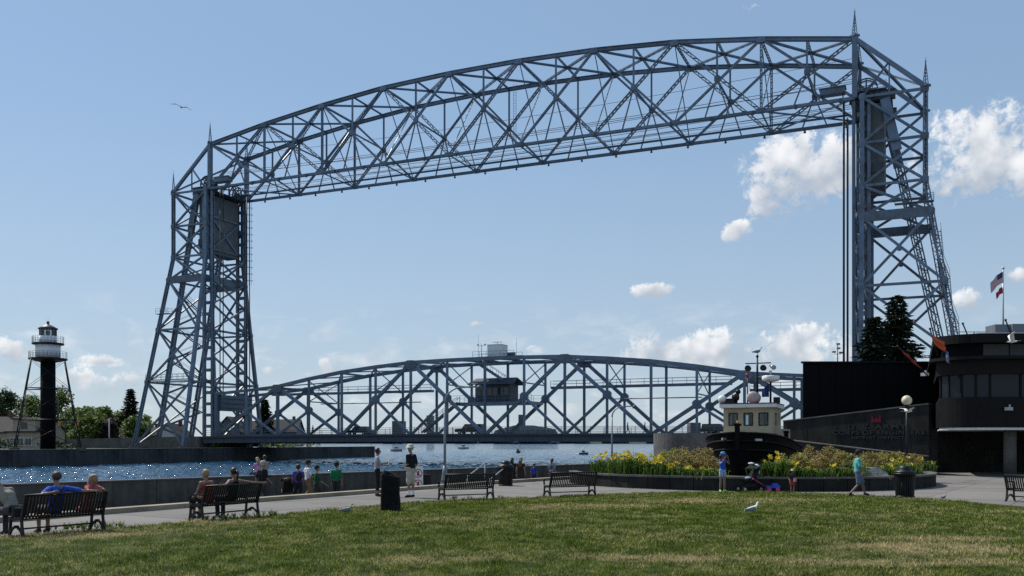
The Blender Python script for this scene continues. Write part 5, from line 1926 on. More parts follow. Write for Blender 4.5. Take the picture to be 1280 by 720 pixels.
# lettering on the sign wall
def wall_text(s, size, x_px_mid, z, name='lettering', sx=1.15):
    cu = bpy.data.curves.new('lettering', 'FONT')
    cu.body = s
    cu.size = size
    cu.align_x = 'CENTER'; cu.align_y = 'CENTER'
    cu.extrude = .03
    cu.space_character = 1.15
    cu.offset = .012
    o = bpy.data.objects.new('lettering_curve', cu)
    COL.objects.link(o)
    dg = bpy.context.evaluated_depsgraph_get()
    me = bpy.data.meshes.new_from_object(o.evaluated_get(dg))
    bpy.data.objects.remove(o)
    r = (x_px_mid - CX) / FPX
    # meet of the sight line with the wall plane
    s_ = (r * SA.y - SA.x) / (sdv.x - r * sdv.y)
    p = sdv * s_ + snv * .035 + UZ * z
    # one object for each letter
    bm = bmesh.new(); bm.from_mesh(me)
    bpy.data.meshes.remove(me)
    isl, seen = [], set()
    for v in bm.verts:
        if v in seen: continue
        stack, grp = [v], []
        seen.add(v)
        while stack:
            q = stack.pop(); grp.append(q)
            for e_ in q.link_edges:
                w2 = e_.other_vert(q)
                if w2 not in seen: seen.add(w2); stack.append(w2)
        xs = [q.co.x for q in grp]
        isl.append([min(xs), max(xs), set(grp)])
    isl.sort(key=lambda i_: i_[0])
    let = []
    for i_ in isl:
        if let and i_[0] < let[-1][1] - .01: let[-1][1] = max(let[-1][1], i_[1]); let[-1][2] |= i_[2]
        else: let.append(i_)
    for (x0, x1, vs_) in let:
        idx = {v: k for k, v in enumerate(vs_)}
        fs_ = [tuple(idx[v] for v in f.verts) for f in bm.faces if f.verts[0] in idx]
        mb = MB()
        xm = (x0 + x1) / 2
        mb.add([(v.co.x - xm, v.co.y, v.co.z) for v in idx], fs_)
        o = mb.build('letter', MT['ink'], swall)
        o.location = p + sdv * (xm * sx)
        o.rotation_euler = Euler((R(90), 0, math.atan2(sdv.y, sdv.x)), 'XYZ')
        o.scale = (sx, 1, 1)
    bm.free()
wall_text('U. S. ARMY', .40, 1096, 2.90, sx=1.7)
wall_text('CORPS OF ENGINEERS', .40, 1097, 2.56, sx=1.28)
wall_text('DETROIT DISTRICT', .22, 1097, 2.24, sx=1.55)
# red castle emblem above the words
r = (1095.5 - CX) / FPX
s_ = (r * SA.y - SA.x) / (sdv.x - r * sdv.y)
p = sdv * s_ + snv * .03 + UZ * 3.36
mb = MB()
def eb(x0, x1, z0, z1):
    mb.bar(p + sdv * x0 + UZ * (z0 + z1) / 2, p + sdv * x1 + UZ * (z0 + z1) / 2, .05, z1 - z0)
eb(-.30, .30, -.16, .02); eb(-.30, -.17, .02, .22); eb(.17, .30, .02, .22); eb(-.08, .08, .02, .12)
for x in (-.30, -.255, -.21): eb(x, x + .028, .22, .27)
for x in (.17, .215, .262): eb(x, x + .028, .22, .27)
for x in (-.075, -.015, .045): eb(x, x + .028, .12, .16)
mb.build('castle_emblem', mat('emblem_red', (.16, .012, .03), .7, spec=.1), swall)
# black windowless block
bx0, bx1, by0, by1, bz = gx(1003.5, 63), 33.0, 63.0, 76.0, 7.35
MB().prism([(bx0 - VC0.x, by0 - VC0.y), (bx1 - VC0.x, by0 - VC0.y), (bx1 + 4 - VC0.x, by1 - VC0.y), (bx0 + 4.6 - VC0.x, by1 - VC0.y)], 0, bz).build('black_block', MT['siding'], vc, origin=V3(bx0, by0, 0))
nb = 12
for k in range(nb):
    w_ = (bx1 - bx0) / nb
    c = V3(bx0 + w_ * (k + .5), by0 - .03, bz / 2)
    MB().box(c, (w_ - .04, .06, bz)).build('siding_panel', MT['siding'], vc, origin=c)
MB().box(V3((bx0 + bx1) / 2, by0 - .04, bz + .04), (bx1 - bx0 + .2, .3, .12)).build('roof_trim', MT['brown_metal'], vc, origin=V3(bx0, by0, bz))
# upper storey with rounded corner
FY = 52.0
cx_, cy_, rd = 26.9, FY + 2.0, 2.0
def outline(off, z0, z1, x_end=52.0, yb=66.0, y_off=None):
    pts = []
    for k in range(13):
        a = math.pi + math.pi / 2 * k / 12
        pts.append((cx_ + math.cos(a) * (rd + off), cy_ + math.sin(a) * (rd + off)))
    pts += [(x_end, FY - off), (x_end, yb), (cx_ - rd - off + 5.2, yb)]
    return [(p[0] - VC0.x, p[1] - VC0.y) for p in pts]
for (nm, off, z0, z1, m_) in (('lower_fascia', .0, 2.80, 4.52, 'brown_metal'), ('floor_soffit', -.05, 2.66, 2.80, 'white'), ('upper_fascia', .12, 5.80, 6.62, 'brown_metal'), ('eave_band', .55, 6.62, 6.80, 'brown_metal'), ('attic', -.25, 6.80, 7.55, 'siding'), ('roof_slab', .35, 7.55, 8.05, 'brown_metal')):
    mb = MB()
    mb.prism(outline(off, 0, 0), z0, z1)
    mb.build(nm, MT[m_], vc, origin=(0, 0, z0))
mb = MB(); mb.prism(outline(-.45, 0, 0), 4.52, 5.80); mb.build('inner_core', MT['siding'], vc, origin=(0, 0, 4.5))
# window band: panes round the corner and along the front
MT['blue_glass'] = mat('tinted_glass', (.010, .014, .022), .06, 0, .1, 1, spec=.22)
for k in range(4):
    a0, a1 = math.pi + math.pi / 2 * k / 4, math.pi + math.pi / 2 * (k + 1) / 4
    p0 = Vector((cx_ + math.cos(a0) * (rd - .12), cy_ + math.sin(a0) * (rd - .12), 5.16)) - VC0
    p1 = Vector((cx_ + math.cos(a1) * (rd - .12), cy_ + math.sin(a1) * (rd - .12), 5.16)) - VC0
    MB().bar(p0, p1, .03, 1.28).build('window_pane', MT['blue_glass'], vc, origin=p0)
    MB().bar(p0 - UZ * .64, p0 + UZ * .64, .12, .14).build('mullion', MT['brown_metal'], vc, origin=p0)
x = cx_
while x < 44:
    x2 = x + 1.72
    p0, p1 = V3(x, FY + .12, 5.16), V3(x2, FY + .12, 5.16)
    MB().bar(p0, p1, .03, 1.28).build('window_pane', MT['blue_glass'], vc, origin=p0)
    MB().bar(p0 - UZ * .64, p0 + UZ * .64, .12, .14).build('mullion', MT['brown_metal'], vc, origin=p0)
    x = x2
# roof panels on the attic, undercroft with round columns
for k in range(12):
    p = V3(cx_ + .4 + k * 1.5, FY + .22, 7.17)
    MB().box(p, (1.42, .05, .66)).build('attic_panel', MT['asphalt'], vc, origin=p)
for x in (1262.5, 1420):
    D = 53.2
    MB().lathe([(.34, 0), (.34, 2.66)], V3(gx(x, D), D, 0), 18).build('column', MT['concrete'], vc, origin=V3(gx(x, D), D, 0))
MB().box(V3(38, 61, 1.4), (30, .4, 2.8)).build('undercroft_wall', MT['conc_shaded'], vc, origin=V3(38, 61, 0))
MB().box(V3(gx(1164, 56.0), 58.6, 1.4), (.4, 6.0, 2.8)).build('undercroft_end', MT['conc_shaded'], vc, origin=V3(26, 58, 0))
# roof gear: duct, air handler, railing
dz = 8.05
MB().tube([V3(gx(1217, 57), 57, dz + .32), V3(gx(1217, 57) + .2, 57, dz + .36), V3(44, 57, dz + .36)], [.2, .3, .3], 12).build('roof_duct', MT['lampgrey'], vc, origin=V3(30, 57, dz))
MB().box(V3(gx(1260, 58), 58.6, dz + .75), (1.6, 1.2, 1.1)).box(V3(gx(1272, 58), 58.2, dz + .85), (.9, .9, .9)).build('air_handler', MT['lampgrey'], vc, origin=V3(31, 58, dz))
rl = MB()
x0, x1 = gx(1195, 59), 46
for zz in (.5, 1.0):
    rl.bar(V3(x0, 59.5, dz + zz), V3(x1, 59.5, dz + zz), .04, .04)
k = 0
while x0 + k * 1.4 < x1:
    rl.bar(V3(x0 + k * 1.4, 59.5, dz), V3(x0 + k * 1.4, 59.5, dz + 1.0), .05, .05); k += 1
rl.build('roof_railing', MT['lampgrey'], vc, origin=V3(x0, 59, dz))
for (x, y, D) in ((1156, 468, 52.5), (1261, 511, 51.8)):
    p = px(x, y, D) - VC0
    MB().box(p, (.32, .3, .18), .5).box(p + Vector((.1, .12, .14)), (.08, .1, .2)).build('floodlight', MT['rail'], vc, origin=p)
# slanted flag staffs on the front
MT['flag_red'] = mat('red_flag', (.33, .025, .03), .75, 0, .15, 3)
MT['flag_orange'] = mat('orange_flag', (.55, .10, .03), .75, 0, .12, 3)
MT['flag_white'] = mat('white_blue_flag', (.35, .38, .5), .75, 0, .3, 6, (.03, .05, .22), thr=(.4, .5))
def drape(pts_top, drop, sag, m_, T, name, folds=5, amp=.06):
    """cloth hanging from a slanted staff: pts_top = two ends, drop = fall at each"""
    a, b = Vector(pts_top[0]), Vector(pts_top[1])
    mb = MB()
    ni, nj = 14, 8
    vs, fs = [], []
    for i in range(ni + 1):
        t = i / ni
        p = a.lerp(b, t)
        fall = lerp(drop[0], drop[1], t)
        for j in range(nj + 1):
            q = j / nj
            w_ = amp * math.sin(t * folds * math.pi + q * 1.5) * (.3 + q)
            vs.append(p + Vector((w_ * .8 + sag * q * q, w_, -fall * q)))
    for i in range(ni):
        for j in range(nj):
            k = i * (nj + 1) + j
            fs.append((k, k + nj + 1, k + nj + 2, k + 1))
    mb.add(vs, fs, 0, True)
    return mb.build(name, m_, T)
def staff(xa, ya, xb, yb, D, lb, cloth=None):
    pa, pb = px(xa, ya, D + .9), px(xb, yb, D)
    T = empty('flag_staff', pa, label=lb, cat='flag', group='slanted flag staffs on the museum')
    MB().tube([(0, 0, 0), tuple(pb - pa)], .035, 6).ball(tuple(pb - pa), .07, 8, 6).build('staff', MT['black'], T)
    return T, pb - pa
T, e = staff(1172, 445, 1162.5, 411, 50.6, 'slanted staff with an orange flag hanging above the window corner')
drape([e * .94, e * .60], (.62, .72), .75, MT['flag_orange'], T, 'flag', 4, .04)
drape([e * .6 + Vector((.62, -.05, -.50)), e * .6 + Vector((.84, -.05, -.72))], (.75, .62), .1, MT['flag_white'], T, 'flag_fly', 3, .05)
T, e = staff(1160, 470, 1122, 433, 51.5, 'slanted staff with a red flag drooping left of the museum corner')
drape([e * .97, e * .5], (.36, .40), .5, MT['flag_red'], T, 'flag', 4, .06)
staff(1214, 430, 1203.5, 404.5, 50.8, 'bare slanted black staff above the museum windows')
staff(1266, 424, 1257, 400, 50.8, 'bare slanted black staff nearest the right edge')
# tall roof flagpole with the striped national flag and a small red pennant
D = 62
fp = empty('flagpole', (gx(1254, D), D, dz), label='tall roof flagpole with striped flag and a small red flag below', cat='flagpole')
hh = EYE + (HY - 336) / FPX * D - dz
MB().tube([(0, 0, -.2), (0, 0, hh)], [.07, .04], 8).ball((0, 0, hh + .05), .09, 8, 6).build('pole', MT['rail'], fp)
def stripes():
    m = bpy.data.materials.new('striped_flag')
    m.use_nodes = True
    t = NT(m.node_tree)
    b = t.n('ShaderNodeBsdfPrincipled'); o = t.n('ShaderNodeOutputMaterial'); t.l(b.outputs[0], o.inputs[0])
    uv = t.n('ShaderNodeAttribute', attribute_name='flaguv')
    sp = t.n('ShaderNodeSeparateXYZ'); t.l(uv.outputs['Vector'], sp.inputs[0])
    st_ = t.m('GREATER_THAN', t.m('FRACT', t.m('MULTIPLY', sp.outputs[1], 6.5)), .5)
    c = t.mix(st_, (.42, .02, .03), (.72, .72, .72))
    can = t.m('MULTIPLY', t.m('LESS_THAN', sp.outputs[0], .42), t.m('LESS_THAN', sp.outputs[1], .54))
    nz = t.noise(uv.outputs['Vector'], 40, 2)
    t.l(t.mix(can, c, t.mix(t.m('GREATER_THAN', nz, .64), (.015, .025, .12), (.5, .5, .55))), b.inputs['Base Color'])
    b.inputs['Roughness'].default_value = .8
    return m
def limp_flag(T, ztop, w_, h_, m_, droop, name):
    mb = MB(); uv = []
    ni, nj = 16, 10
    vs, fs = [], []
    for i in range(ni + 1):
        t = i / ni
        for j in range(nj + 1):
            q = j / nj
            vs.append((-.05 - t * w_ * .62 + .05 * math.sin(t * 9 + q), .10 * math.sin(t * 8 + q * 2) * t, ztop - q * h_ - droop * t ** 1.2))
            uv.append((t, q, 0))
    for i in range(ni):
        for j in range(nj):
            k = i * (nj + 1) + j
            fs.append((k, k + nj + 1, k + nj + 2, k + 1))
    mb.add(vs, fs, 0, True)
    o = mb.build(name, m_, T)
    a = o.data.attributes.new('flaguv', 'FLOAT_VECTOR', 'POINT')
    a.data.foreach_set('vector', np.array(uv, dtype=np.float32).reshape(-1))
    return o
limp_flag(fp, hh - .15, 1.25, .75, stripes(), .75, 'flag')
limp_flag(fp, hh - 1.15, .65, .45, MT['flag_red'], .45, 'pennant')
# camera mast on the black block's roof
p = px(1047, 453, 64); p.z = bz
cm = empty('camera_mast', p, label='small mast with cameras on the black block roof', cat='mast')
MB().tube([(0, 0, 0), (0, 0, 1.35)], .03, 6).bar((-.25, 0, .7), (.25, 0, .7), .03, .03).build('pole', MT['steel_dark'], cm)
for (x, z) in ((-.25, .85), (.22, .8), (.06, 1.1), (.05, 1.4)):
    MB().box((x, 0, z), (.22, .14, .12), .4).build('camera_unit', MT['lampgrey'], cm)
# globe lamp in front of the sign wall
D = 49
p = px(1133.5, 500.5, D)
gl = empty('globe_lamp', (p.x, p.y, 0), label='round cream globe lamp on a black post before the sign wall', cat='lamp')
MB().tube([(0, 0, 0), (0, 0, p.z - .3)], [.07, .05], 8).build('post', MT['black'], gl)
MB().lathe([(.06, -.36), (.13, -.3), (.13, -.25)], (0, 0, p.z), 10).build('fitter', MT['black'], gl)
MB().ball((0, 0, p.z), .265, 20, 14).build('globe', mat('opal_globe', (.72, .62, .44), .35), gl)

# ------------------------------------------------------------------ lighthouse
D = 146
LH = Vector((gx(60, D), D, PT))
lh = empty('lighthouse', LH, label='black iron lighthouse tube with white watch room and braced legs', cat='lighthouse')
def ZL(y): return EYE + (HY - y) / FPX * D - PT
mm = D / FPX
MB().lathe([(8.8 * mm, 0), (8.6 * mm, ZL(450))], n=24).build('tube', mat('iron_black', (.007, .007, .008), .75, 0, .3, 1, streak=.3, spec=.08), lh)
MT['lh_white'] = mat('lighthouse_white', (.80, .80, .80), .5, 0, .06, 1, streak=.15)
MB().lathe([(14.3 * mm, ZL(447)), (14.3 * mm, ZL(430))], n=28).build('watch_room', MT['lh_white'], lh)
MB().lathe([(10.1 * mm, ZL(429)), (10.1 * mm, ZL(420))], n=24).build('lantern_base', MT['lh_white'], lh)
for (rpx, y, h_, nm) in ((22.2, 449.0, .45, 'gallery'), (18.4, 430, .32, 'gallery')):
    g = MB().lathe([(8 * mm, ZL(y) - h_ * 1.2), (rpx * mm * .9, ZL(y) - h_ * .4), (rpx * mm, ZL(y) - .1), (rpx * mm, ZL(y) + .12), (8 * mm, ZL(y) + .12)], n=28).build(nm, MT['black'], lh)
    rb_ = MB()
    for k in range(28):
        a = 2 * math.pi * k / 28
        q = Vector((math.cos(a) * rpx * mm * .97, math.sin(a) * rpx * mm * .97, ZL(y)))
        rb_.bar(q, q + UZ * 1.15, .03, .03)
        a2 = 2 * math.pi * (k + 1) / 28
        q2 = Vector((math.cos(a2) * rpx * mm * .97, math.sin(a2) * rpx * mm * .97, ZL(y)))
        for zz in (.4, .78, 1.15): rb_.bar(q + UZ * zz, q2 + UZ * zz, .022, .022)
    rb_.build('railing', MT['steel_dark'], g)
for k in range(10):
    a = 2 * math.pi * k / 10
    q = Vector((math.cos(a) * 9.7 * mm, math.sin(a) * 9.7 * mm, ZL(420)))
    MB().bar(q, q + UZ * (ZL(411) - ZL(420)), .09, .09).build('glazing_bar', MT['black'], lh)
for k in range(10):
    a, a2 = 2 * math.pi * k / 10, 2 * math.pi * (k + 1) / 10
    q, q2 = [Vector((math.cos(t) * 9.6 * mm, math.sin(t) * 9.6 * mm, (ZL(420) + ZL(411)) / 2)) for t in (a, a2)]
    MB().bar(q, q2, .02, ZL(411) - ZL(420)).build('pane', MT['clear'], lh)
MB().lathe([(.12, ZL(420)), (.32, ZL(418)), (.36, ZL(415.5)), (.25, ZL(413.5)), (0, ZL(413))], n=12).build('lens', MT['glass'], lh)
MB().lathe([(11.4 * mm, ZL(411.5)), (11.6 * mm, ZL(410.6)), (6 * mm, ZL(407.5)), (1.6 * mm, ZL(405.5)), (1.2 * mm, ZL(404.5)), (1.9 * mm, ZL(403.4)), (1.6 * mm, ZL(402)), (.2 * mm, ZL(401.4)), (.12 * mm, ZL(398)), (0, ZL(398))], n=24).build('roof', mat('lantern_roof', (.06, .05, .05), .5), lh)
for k in range(4):
    a = math.pi / 4 + k * math.pi / 2 + .464
    def lp(y, rr_): return Vector((math.cos(a) * rr_ * mm, math.sin(a) * rr_ * mm, ZL(y)))
    MB().tube([lp(450, 26.5), lp(562, 52)], [.085, .10], 8).build('leg', MT['black'], lh)
    MB().box(lp(561.5, 52), (.9, .9, .5)).build('foot', MT['concrete'], lh)
    a_n = a + math.pi / 2
    def lpn(y, rr_): return Vector((math.cos(a_n) * rr_ * mm, math.sin(a_n) * rr_ * mm, ZL(y)))
    lv = [(450, 26.5), (486, 34.7), (525, 43.5), (560, 51.5)]
    for i, (y, rr_) in enumerate(lv):
        if i in (1, 2): MB().tube([lp(y, rr_), lpn(y, rr_)], .07, 6).tube([lp(y, rr_), Vector((0, 0, ZL(y)))], .06, 6).build('strut', MT['black'], lh)
        if i < 3:
            y2, r2 = lv[i + 1]
            MB().tube([lp(y, rr_), lpn(y2, r2)], .03, 5).tube([lpn(y, rr_), lp(y2, r2)], .03, 5).build('tie_rod', MT['black'], lh)

# ------------------------------------------------------------------ houses on the far bank
MT['beige'] = mat('beige_siding', (.34, .30, .23), .8, 0, .08, 2)
MT['grey_siding'] = mat('grey_siding', (.15, .155, .16), .8, 0, .1, 2)
MT['shingle'] = mat('dark_shingle', (.026, .024, .023), .9, 0, .25, 3)
MT['trim'] = mat('white_trim', (.55, .55, .53), .6)
def house_at(x0, x1, yeave, yridge, D, lb, wall_m='beige', wins=((.25, .4), (.6, .4), (.85, .4)), dep=9, gable_front=False, dormer=None):
    X0, X1 = gx(x0, D), gx(x1, D)
    W_ = X1 - X0
    He = EYE + (HY - yeave) / FPX * D - PT + .1
    Hr = EYE + (HY - yridge) / FPX * D - PT + .1
    T = empty('house', ((X0 + X1) / 2, D, PT - .1), label=lb, cat='house', group='houses on the far bank')
    mb = MB().box((0, dep / 2, He / 2), (W_, dep, He))
    if gable_front:
        mb.add([(-W_ / 2, 0, He), (W_ / 2, 0, He), (0, 0, Hr), (-W_ / 2, dep, He), (W_ / 2, dep, He), (0, dep, Hr)], [(0, 1, 2), (4, 3, 5)])
    else:
        mb.add([(-W_ / 2, 0, He), (-W_ / 2, dep, He), (-W_ / 2, dep / 2, Hr), (W_ / 2, 0, He), (W_ / 2, dep, He), (W_ / 2, dep / 2, Hr)], [(1, 0, 2), (3, 4, 5)])
    mb.build('wall', MT[wall_m], T)
    rf = MB()
    if gable_front:
        for s in (-1, 1):
            rf.extrude([(s * (W_ / 2 + .5), -.5, He - .3), (s * (W_ / 2 + .5), dep + .5, He - .3), (0, dep + .5, Hr + .15), (0, -.5, Hr + .15)], (0, 0, .2))
    else:
        for (y, s) in ((-.5, 1), (dep + .5, -1)):
            rf.extrude([(-W_ / 2 - .4, y, He - .2), (W_ / 2 + .4, y, He - .2), (W_ / 2 + .4, dep / 2, Hr + .1), (-W_ / 2 - .4, dep / 2, Hr + .1)], (0, 0, .2))
    roof = rf.build('roof', MT['shingle'], T)
    MB().box((W_ * .25, dep * .55, Hr + .4), (.7, .7, 1.4)).build('chimney', mat('brick', (.16, .06, .045), .9), roof)
    for (fx, fz) in wins:
        c = Vector((-W_ / 2 + W_ * fx, -.03, He * fz))
        w = MB().box(c, (1.1, .06, 1.3)).build('window', MT['glass'], T)
        fr = MB()
        for (o_, s_) in (((0, 0, .7), (1.4, .1, .12)), ((0, 0, -.7), (1.5, .12, .12)), ((-.62, 0, 0), (.12, .1, 1.28)), ((.62, 0, 0), (.12, .1, 1.28)), ((0, 0, 0), (.06, .09, 1.28))):
            fr.box(c + Vector(o_) - Vector((0, .02, 0)), s_)
        fr.build('window_frame', MT['trim'], w)
    if dormer:
        dx, dw, dh = dormer
        c = Vector((-W_ / 2 + W_ * dx, dep * .12, He + dh / 2))
        MB().box(c, (dw, dep * .4, dh)).build('dormer', MT[wall_m], T)
        MB().box(c + Vector((0, -.2, dh / 2 + .1)), (dw + .5, dep * .45, .2)).build('dormer_roof', MT['shingle'], T)
        MB().box(c + Vector((0, -dep * .2 - .03, -.05)), (1.2, .06, dh * .6)).build('dormer_window', MT['glass'], T)
    return T
house_at(-45, 9, 540, 522, 176, 'house with long dark roof at the left edge of the far bank', 'beige', ((.5, .35), (.8, .35), (.93, .35)))
house_at(9, 52, 539, 523, 172, 'beige house with dormer and white framed window beside the lighthouse', 'beige', ((.38, .4), (.62, .4), (.18, .4)), dormer=(.55, 4.2, 2.2))
house_at(156, 196, 546, 535, 215, 'grey roofed house seen through the foot of the far tower', 'grey_siding', ((.3, .5), (.7, .5)))
house_at(196, 222, 546, 531, 205, 'house with pale gable behind the far tower legs', 'trim', ((.5, .5),), gable_front=True)
house_at(268, 300, 540, 522, 232, 'grey house with gable behind the end of the road span', 'grey_siding', ((.35, .5), (.7, .5)), gable_front=True)
house_at(300, 330, 541, 527, 240, 'grey house beside the dark spruce behind the road span', 'grey_siding', ((.3, .5), (.7, .5)))
house_at(338, 370, 540, 525, 246, 'low dark house right of the far spruce under the span', 'grey_siding', ((.3, .5), (.7, .5)))
# poles and lights on the far bank
for (x, y, D, lb) in ((82, 512, 176, 'wooden utility pole right of the lighthouse'), (136.5, 523, 190, 'white pole in front of the purple leaved tree'), (73, 500, 182, 'dark utility pole just behind the lighthouse legs')):
    T = empty('utility_pole', bank(x, D), label=lb, cat='pole', group='poles on the far bank')
    h_ = EYE + (HY - y) / FPX * D - PT
    MB().tube([(0, 0, 0), (0, 0, h_)], [.14, .1], 7).build('pole', MT['bark'] if x != 136.5 else MT['trim'], T)
    MB().bar((-.9, 0, h_ - .5), (.9, 0, h_ - .5), .1, .1).build('crossarm', MT['bark'], T)
T = empty('traffic_light', bank(97, 170), label='yellow traffic light on a mast right of the lighthouse', cat='traffic light')
h_ = EYE + (HY - 522) / FPX * 170 - PT
MB().tube([(0, 0, 0), (0, 0, h_)], .08, 6).bar((-6.5, 0, h_ - .5), (0, 0, h_ - .5), .08, .08).build('mast', MT['steel_dark'], T)
for dx in (0, -3.3):
    MB().box((dx, -.1, h_ - .9), (.4, .35, 1.1)).build('signal_head', mat('signal_yellow', (.4, .22, .02), .5), T)

# ------------------------------------------------------------------ vehicles and walkers on the bridge
def deck_z(u): return EYE + .97 + camber(u / 118.0)
def car(u, v, sgn, col, lb, ln=4.6, ht=1.6, van=False):
    base = BR + BD * u + BN * v; base.z = deck_z(u)
    T = empty('suv' if van else 'car', base, math.atan2(BD.y, BD.x) + (math.pi if sgn < 0 else 0), label=lb, cat='car', group='vehicles crossing the road span')
    cm_ = mat('car_paint', col, .3, .2, .05, 2)
    hb_ = ht * .52
    pr = [(-ln / 2, .35), (ln / 2 - .05, .35), (ln / 2, .55), (ln / 2 - .08, hb_), (ln * .22, hb_ + .08), (-ln / 2 + .05, hb_ + .1)]
    MB().extrude([(p[0], -.88, p[1]) for p in pr], (0, 1.76, 0)).build('body', cm_, T)
    b0, b1 = (-ln * .47, ln * .20)
    pr2 = [(b0, hb_ + .09), (b1 + .25, hb_ + .07), (b1 - .35, ht), (b0 + (.1 if van else .55), ht)]
    MB().extrude([(p[0], -.76, p[1]) for p in pr2], (0, 1.52, 0)).build('cabin', cm_, T)
    gl_ = [(b0 + (.2 if van else .5), hb_ + .15), (b1 + .05, hb_ + .13), (b1 - .38, ht - .1), (b0 + (.25 if van else .7), ht - .1)]
    MB().extrude([(p[0], -.775, p[1]) for p in gl_], (0, 1.55, 0)).build('windows', MT['glass'], T)
    for wx in (-ln * .31, ln * .32):
        for wy in (-.8, .8):
            w = MB().tube([(wx, wy - .11, .34), (wx, wy + .11, .34)], .34, 14).build('wheel', MT['rubber'], T)
            MB().tube([(wx, wy - .12, .34), (wx, wy + .12, .34)], .19, 10).build('rim', MT['rail'], w)
    for wy in (-.62, .62):
        MB().box((ln / 2 - .03, wy, .68), (.08, .3, .14)).build('headlight', MT['globe'], T)
    return T
car(62.8, 2.6, 1, (.012, .013, .015), 'dark car on the span below the operator house', 5.2, 1.75, True)
car(85.5, 2.6, 1, (.02, .02, .024), 'dark car on the left part of the span', 4.8, 1.55)
car(20.2, 2.6, -1, (.03, .03, .034), 'dark car on the span just left of the tug wheelhouse', 4.8, 1.6, True)

# ------------------------------------------------------------------ boats on the water
def boat(x, D, ln, rz, lb, wh_=True, col=(.5, .5, .5), sail=False):
    T = empty('motor_boat', (gx(x, D), D, WZ), rz, label=lb, cat='boat', group='boats out on the water')
    n = 9
    vs, fs = [], []
    for i in range(n):
        t = i / (n - 1)
        hb_ = ln * .16 * math.sin(math.pi * (.28 + .72 * t)) ** .7 + .02
        for (f, z) in ((.05, -.1), (.8, .25), (1, ln * .10 * (1.4 - .5 * t) + .25)):
            vs.append((ln * (t - .5) * -1, hb_ * f, z))
        for (f, z) in ((1, ln * .10 * (1.4 - .5 * t) + .25), (.8, .25), (.05, -.1)):
            vs.append((ln * (t - .5) * -1, -hb_ * f, z))
    for i in range(n - 1):
        for j in range(5):
            fs.append((i * 6 + j, i * 6 + j + 1, (i + 1) * 6 + j + 1, (i + 1) * 6 + j))
        fs.append((i * 6 + 2, (i + 1) * 6 + 2, (i + 1) * 6 + 3, i * 6 + 3))
    fs.append((0, 1, 2, 3, 4, 5)); fs.append(tuple(reversed([(n - 1) * 6 + j for j in range(6)])))
    MB().add(vs, fs).build('hull', mat('boat_hull', col, .4), T)
    h0 = ln * .12 + .3
    if wh_:
        MB().box((-ln * .02, 0, h0 + ln * .09), (ln * .34, ln * .2, ln * .18), taper=.85).build('cabin', MT['trim'] if col[0] > .2 else MT['steel_dark'], T)
        MB().box((-ln * .02, 0, h0 + ln * .11), (ln * .35, ln * .205, ln * .06), taper=.95).build('windows', MT['glass'], T)
    MB().tube([(0, 0, h0), (0, 0, h0 + ln * (.5 if not sail else 1.2))], .05, 5).build('mast', MT['rail'], T)
    return T
boat(495.5, 347, 4.4, 0.1, 'pale low motor boat beyond the end of the pier', col=(.35, .36, .38))
boat(579, 463, 5.5, .3, 'pale cabin boat under the middle of the bridge deck', col=(.5, .52, .55))
boat(647.5, 297, 2.9, 1.2, 'small dark boat below midspan', col=(.02, .02, .025))
boat(729.5, 260, 2.6, -.2, 'small speedboat with white wake right of midspan', wh_=True, col=(.12, .13, .15))
wk = MB()
D = 262
rr = random.Random(4)
for k in range(60):
    t = rr.uniform(-1, 1)
    p = Vector((gx(729.5, D) + t * 3.4 - .2, D + rr.uniform(-.4, .8), WZ + .02))
    r_ = rr.uniform(.12, .32) * (1.2 - abs(t))
    wk.ball(p, (r_ * 2.2, r_, r_ * .7), 6, 4)
wk.build('wake_foam', MT['white'], kind='stuff', label='white foam wake around the small speedboat', cat='foam')

# ------------------------------------------------------------------ gulls
MT['gull_white'] = mat('gull_white', (.66, .66, .64), .8, 0, .06, 20)
MT['gull_grey'] = mat('gull_grey', (.22, .24, .27), .8, 0, .1, 20)
MT['beak'] = mat('beak', (.55, .35, .04), .6)
def loft(mb, rings, mi=0, n=10):
    vs, fs = [], []
    for (c, rx, rz_) in rings:
        c = Vector(c)
        for k in range(n):
            a = 2 * math.pi * k / n
            vs.append(c + Vector((math.cos(a) * rx, 0, math.sin(a) * rz_)))
    for i in range(len(rings) - 1):
        for k in range(n):
            fs.append((i * n + k, i * n + (k + 1) % n, (i + 1) * n + (k + 1) % n, (i + 1) * n + k))
    fs.append(tuple(range(n))); fs.append(tuple(reversed([(len(rings) - 1) * n + k for k in range(n)])))
    mb.add(vs, fs, mi, True)
def gull_standing(loc, rz, sc, lb, body='gull_white'):
    """faces +Y"""
    T = empty('gull', loc, rz, label=lb, cat='bird', group='gulls')
    T.scale = (sc, sc, sc)
    mb = MB()
    loft(mb, [((0, -.20, .17), .01, .01), ((0, -.15, .18), .05, .045), ((0, -.05, .19), .075, .075), ((0, .06, .205), .08, .085), ((0, .13, .24), .06, .075), ((0, .16, .29), .04, .045), ((0, .165, .335), .036, .035), ((0, .18, .37), .042, .038), ((0, .21, .385), .035, .032), ((0, .24, .38), .012, .014)])
    mb.build('body', MT[body], T)
    wg = MB()
    for s in (-1, 1):
        loft(wg, [((s * .06, .09, .22), .02, .05), ((s * .078, .0, .215), .02, .062), ((s * .06, -.12, .2), .018, .045), ((s * .02, -.27, .175), .008, .012)], n=8)
    wg.build('wings', MT['gull_grey'], T)
    MB().tube([(0, .235, .382), (0, .29, .368)], [.012, .004], 6).build('beak', MT['beak'], T)
    MB().tube([(0, -.16, .17), (0, -.27, .155)], [.03, .018], 6).build('tail', MT[body], T)
    for s in (-1, 1):
        MB().tube([(s * .03, .0, .14), (s * .03, .01, .012)], .007, 5).box((s * .03, .03, .008), (.035, .06, .012)).build('leg', MT['beak'], T)
    return T
